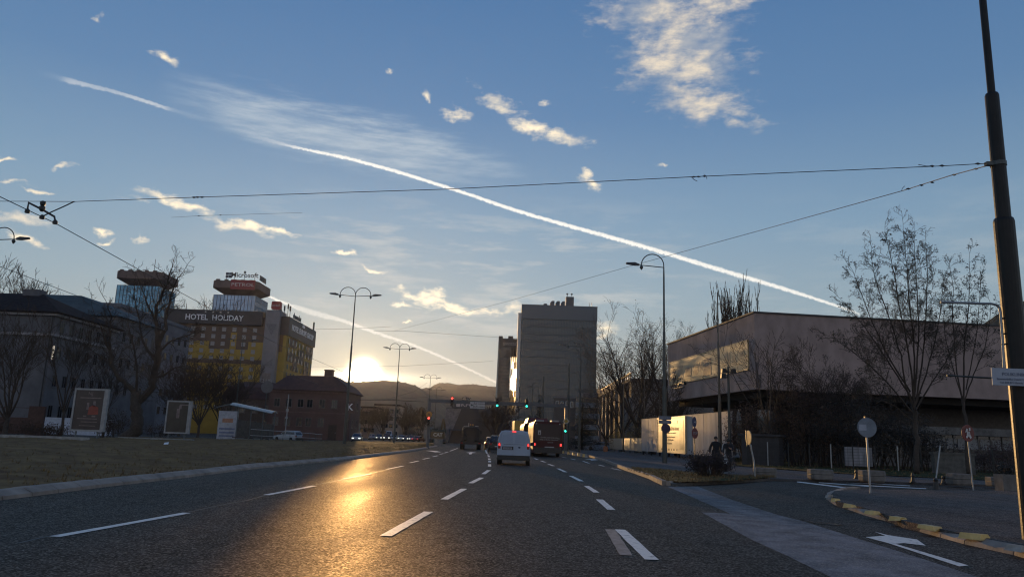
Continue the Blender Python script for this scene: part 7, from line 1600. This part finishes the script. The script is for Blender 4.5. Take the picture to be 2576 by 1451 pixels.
wire("long span wire crossing the whole picture from the thick pole", pts, .007, (beads(((2460, 412), (2370, 417), (2345, 418)), 12.1, .022), beads(((1745, 445), (1757, 444.5), (1772, 443.5)), 12.9, .018), beads(((497, 496), (488, 496.5), (508, 496)), 14.7, .022), hook(((1740, 446), (1746, 452), (1754, 456)), 12.9), hook(((1778, 450), (1778, 444), (1772, 440)), 12.9), hook(((2310, 414), (2330, 418), (2345, 418)), 12.1)))
A2 = W(2487, 416, 12.0); pts = [A2, W(2390, 442, 14), W(2270, 480, 16.5), W(1900, 583, 25), W(1580, 671, 36), W(1280, 757, 58), W(1090, 807, 80), W(990, 832, 96)]
wire("long span wire running from the thick pole away towards the sun", pts, .009, (beads(((2455, 425), (2400, 440), (2345, 459), (2318, 466), (2285, 475)), 14.4, .022), hook(((2276, 468), (2270, 474), (2268, 481)), 16.4)))
pts = [Vector((-9.4 + k * .04 - .0, 0, 0)) for k in ()]
wire("trolley wire descending from the left picture edge towards the sun", [W(-40, 474, 13.4), W(0, 495, 14.0), W(140, 562, 16.2), W(335, 670, 19.8), W(530, 777, 26), W(700, 866, 36), W(862, 934, 51)], .009)
wire("lower trolley wire at the left picture edge", [W(-40, 655, 19.8), W(0, 670, 20.4), W(265, 771, 26.6), W(430, 836, 34), W(640, 910, 52), W(800, 965, 78)], .009)
# suspension fitting at the crossing of two wires
dd = 15.3; o = thing("wire_hanger", "black zigzag hanger with insulator where two trolley wires meet", "wire fitting", (0, 0, 0))
q = MB(); q.tube([W(69, 528, dd), W(72, 510, dd), W(106, 527, dd), W(137, 545, dd), W(139, 558, dd)], .022, 6); q.tube([W(106, 545, dd), W(130, 533, dd), W(155, 522, dd), W(187, 507, dd)], .014, 6); q.build("rod", WIRE, o)
q = MB(); c = W(107, 518, dd); q.lathe([(.03, -.12), (.06, -.08), (.06, -.02), (.035, 0), (.055, .03), (.055, .09), (.02, .11)], 8, c); q.build("insulator", WIRE, o)
for x, y in ((69, 531), (106, 546), (139, 559)): q = MB(); q.lathe([(.05, -.04), (.05, .02), (.02, .05)], 7, W(x, y, dd)); q.build("clamp", WIRE, o)
for lb, pix, r_ in (("fading short wire among the clouds above the glass towers", ((430, 547, 38), (500, 543, 38), (560, 541, 38), (760, 535, 38)), .007), ("far span wire passing left of the tallest street lamp", ((784, 828, 80), (880, 827, 80), (985, 821, 80)), .012), ("far span wire between the second street lamp and the slab tower", ((940, 832, 96), (1010, 832, 96), (1250, 848, 100), (1500, 862, 104), (1620, 870, 106)), .014),
                   ("faint far wire behind the second street lamp, low over the hills", ((780, 922, 110), (1000, 921, 110), (1240, 908, 112)), .014), ("far cross wire over the junction left of the second lamp", ((900, 1006, 130), (995, 1003, 130), (1075, 998, 130)), .014), ("thick far catenary arm left of the second street lamp", ((906, 1005, 125), (990, 1006, 125), (1068, 1010, 125)), .05), ("far slanting wire near the right gantry signal", ((1090, 992, 110), (1250, 1020, 110), (1420, 1010, 110)), .012), ("slanting wire from the sun side down to the second lamp", ((985, 1000, 120), (1040, 985, 120), (1075, 962, 120)), .012)):
    wire(lb, [W(*k) for k in pix], r_, (beads(((500, 543), (555, 541)), 38, .03),) if pix[0][0] == 430 else ())
# ================================================================== PEOPLE
def person(label, loc, rz, joints, edges, mats_, hair, extra=()):
    """one continuous skinned body; joints: name -> (position, radius)"""
    o = thing("person", label, "person", loc, rz)
    names = list(joints); me = bpy.data.meshes.new("body")
    me.from_pydata([joints[n][0] for n in names], [(names.index(a), names.index(b)) for a, b in edges], [])
    ob = bpy.data.objects.new("body", me); COL.objects.link(ob)
    sk = ob.modifiers.new("skin", 'SKIN'); sk.use_smooth_shade = True
    for i, n in enumerate(names): r_ = joints[n][1]; me.skin_vertices[0].data[i].radius = (r_, r_) if not isinstance(r_, tuple) else r_; me.skin_vertices[0].data[i].use_root = (n == 'pelvis')
    sb = ob.modifiers.new("sub", 'SUBSURF'); sb.levels = 2; sb.render_levels = 2
    dg = bpy.context.evaluated_depsgraph_get(); m2 = bpy.data.meshes.new_from_object(ob.evaluated_get(dg))
    bpy.data.objects.remove(ob)
    for m in mats_: m2.materials.append(m)
    hz = joints['neck'][0][2]; hy = joints['pelvis'][0][2]
    for f in m2.polygons:
        c = f.center
        hand = any((c - Vector(joints[k][0])).length < .13 for k in ('hand_l', 'hand_r'))
        f.material_index = 2 if (c.z > hz + .02 or hand) else (0 if c.z > hy - .28 else (1 if c.z > .09 else 3)); f.use_smooth = True
    b = bpy.data.objects.new("body", m2); COL.objects.link(b); b.parent = o
    hd = Vector(joints['head'][0]); q = MB(); q.smooth = True
    q.lathe([(.001, .135), (.06, .125), (.098, .08), (.112, .02), (.108, -.03), (.02, -.05)], 14, hd + Vector((0, .012, .01))); q.build("hair", hair, o)
    for nm, fn, m in extra: q = MB(); fn(q); q.build(nm, m, o)
    return o
EDG = [('pelvis', 'waist'), ('waist', 'chest'), ('chest', 'neck'), ('neck', 'chin'), ('chin', 'head'), ('head', 'crown'), ('chest', 'sho_l'), ('sho_l', 'elb_l'), ('elb_l', 'wri_l'), ('wri_l', 'hand_l'), ('chest', 'sho_r'), ('sho_r', 'elb_r'), ('elb_r', 'wri_r'), ('wri_r', 'hand_r'),
       ('pelvis', 'hip_l'), ('hip_l', 'kne_l'), ('kne_l', 'ank_l'), ('ank_l', 'toe_l'), ('pelvis', 'hip_r'), ('hip_r', 'kne_r'), ('kne_r', 'ank_r'), ('ank_r', 'toe_r')]
for sd in ('l', 'r'):
    for k in range(4): EDG.append(('hand_' + sd, 'fin%d_%s' % (k, sd))); EDG.append(('fin%d_%s' % (k, sd), 'tip%d_%s' % (k, sd)))
    EDG.append(('wri_' + sd, 'thu_' + sd))
def fingers(j, sd, s):
    h = Vector(j['hand_' + sd][0]); w = Vector(j['wri_' + sd][0]); t = (h - w).normalized()
    for k in range(4):
        o_ = Vector((0, -.033 + .022 * k, 0)); j['fin%d_%s' % (k, sd)] = (tuple(h + o_ + t * (.045 - .004 * abs(k - 1.4))), .010); j['tip%d_%s' % (k, sd)] = (tuple(h + o_ * 1.1 + t * (.075 - .006 * abs(k - 1.4)) + Vector((-s * .02, 0, 0))), .008)
    j['thu_' + sd] = (tuple(w + Vector((-s * .01, -.05, 0)) + t * .06), .011)
SKIN = mat("shaded_skin", (.30, .17, .12), .6, var=.08); COAT = mat("black_coat_cloth", (.010, .010, .012), .85, var=.3, scale=8); JEANS = mat("dark_trousers", (.020, .022, .03), .85); SHOE = mat("dark_shoes", (.012, .01, .01), .6); HAIRD = mat("dark_hair", (.012, .01, .009), .7); SLEEVE = mat("dark_jacket_cloth", (.018, .019, .024), .8, var=.3, scale=8)
# walker facing us: arms held away from the body
J = dict(pelvis=((0, 0, .95), (.17, .13)), waist=((0, .01, 1.12), (.18, .13)), chest=((0, .01, 1.36), (.20, .135)), neck=((0, 0, 1.53), .065), chin=((0, -.015, 1.60), .075), head=((0, -.01, 1.69), (.085, .10)), crown=((0, 0, 1.76), .07),
         sho_l=((-.215, .01, 1.43), .085), elb_l=((-.33, .03, 1.15), .068), wri_l=((-.36, -.05, .92), .05), hand_l=((-.365, -.07, .84), (.026, .042)), sho_r=((.215, .01, 1.43), .085), elb_r=((.30, .04, 1.15), .068), wri_r=((.31, -.03, .90), .05), hand_r=((.315, -.05, .82), (.026, .042)),
         hip_l=((-.10, 0, .88), .12), kne_l=((-.11, -.10, .50), .075), ank_l=((-.11, -.02, .10), .055), toe_l=((-.12, -.17, .045), .045), hip_r=((.10, 0, .88), .12), kne_r=((.11, .02, .50), .075), ank_r=((.11, .12, .10), .055), toe_r=((.12, -.02, .045), .045))
fingers(J, 'l', -1); fingers(J, 'r', 1)
p = Gd(1801, 44); 
person("broad person in a dark coat walking towards us, left of the tall flagpole", (p.x, 44, .10), 0, J, EDG, [COAT, JEANS, SKIN, SHOE], HAIRD, (("coat_skirt", lambda q: q.loft([[(.235 * math.cos(a * .524), .165 * math.sin(a * .524), 1.06) for a in range(12)], [(.255 * math.cos(a * .524), .19 * math.sin(a * .524), .80) for a in range(12)], [(.27 * math.cos(a * .524), .205 * math.sin(a * .524), .60) for a in range(12)]], cap=False), COAT),
       ("face", lambda q: (q.lathe([(.001, .02), (.012, .0), (.016, -.02)], 8, (0, -.112, 1.675)), q.bb((-.045, -.108, 1.70), (-.02, -.098, 1.71)), q.bb((.02, -.108, 1.70), (.045, -.098, 1.71)), q.bb((-.028, -.103, 1.628), (.028, -.092, 1.638))), SKIN)))
# second person, stooping, carrying a white bag
J = dict(pelvis=((0, .06, .93), (.15, .12)), waist=((0, .02, 1.09), (.155, .125)), chest=((0, -.10, 1.30), (.18, .13)), neck=((0, -.21, 1.44), .06), chin=((0, -.26, 1.48), .07), head=((0, -.29, 1.55), (.08, .095)), crown=((0, -.30, 1.62), .065),
         sho_l=((-.20, -.10, 1.37), .08), elb_l=((-.27, -.12, 1.09), .062), wri_l=((-.27, -.20, .86), .045), hand_l=((-.27, -.22, .78), (.025, .04)), sho_r=((.20, -.10, 1.37), .08), elb_r=((.25, -.18, 1.10), .062), wri_r=((.12, -.40, 1.16), .045), hand_r=((.06, -.43, 1.20), (.025, .04)),
         hip_l=((-.09, .05, .87), .115), kne_l=((-.10, -.06, .49), .07), ank_l=((-.10, .06, .10), .05), toe_l=((-.10, -.09, .045), .042), hip_r=((.09, .05, .87), .115), kne_r=((.10, .0, .49), .07), ank_r=((.10, .16, .10), .05), toe_r=((.10, .02, .045), .042))
fingers(J, 'l', -1); fingers(J, 'r', 1)
p2 = Gd(1832, 43); who = person("stooping person in a dark jacket holding a white bag, right of the tall flagpole", (p2.x, 43, .10), R(-14), J, EDG, [SLEEVE, JEANS, SKIN, SHOE], HAIRD, (("scarf", lambda q: q.tube([(-.10, -.16, 1.42), (0, -.26, 1.40), (.10, -.16, 1.42), (0, -.09, 1.46), (-.10, -.16, 1.42)], .035, 7), mat("grey_scarf", (.06, .06, .07), .9)), ("sleeve_stripe", lambda q: q.tube([(-.275, -.08, 1.40), (-.325, -.1, 1.24), (-.34, -.13, 1.08)], .02, 5), mat("pale_stripe_cloth", (.5, .5, .52), .8))))
q = MB(); rings = []
for z, f in ((0, .55), (.04, .9), (.2, 1.0), (.36, .85), (.46, .25), (.56, .12)): rings.append([(.15 * f * math.cos(a * .524), .09 * f * math.sin(a * .524), z) for a in range(12)])
q.loft(rings); solo("carrier_bag", q, mat("thin_white_plastic", (.5, .53, .55), .45, var=.1), "white carrier bag hanging from the hand of the stooping person", "bag", (p2.x - .21, 42.86, .40))
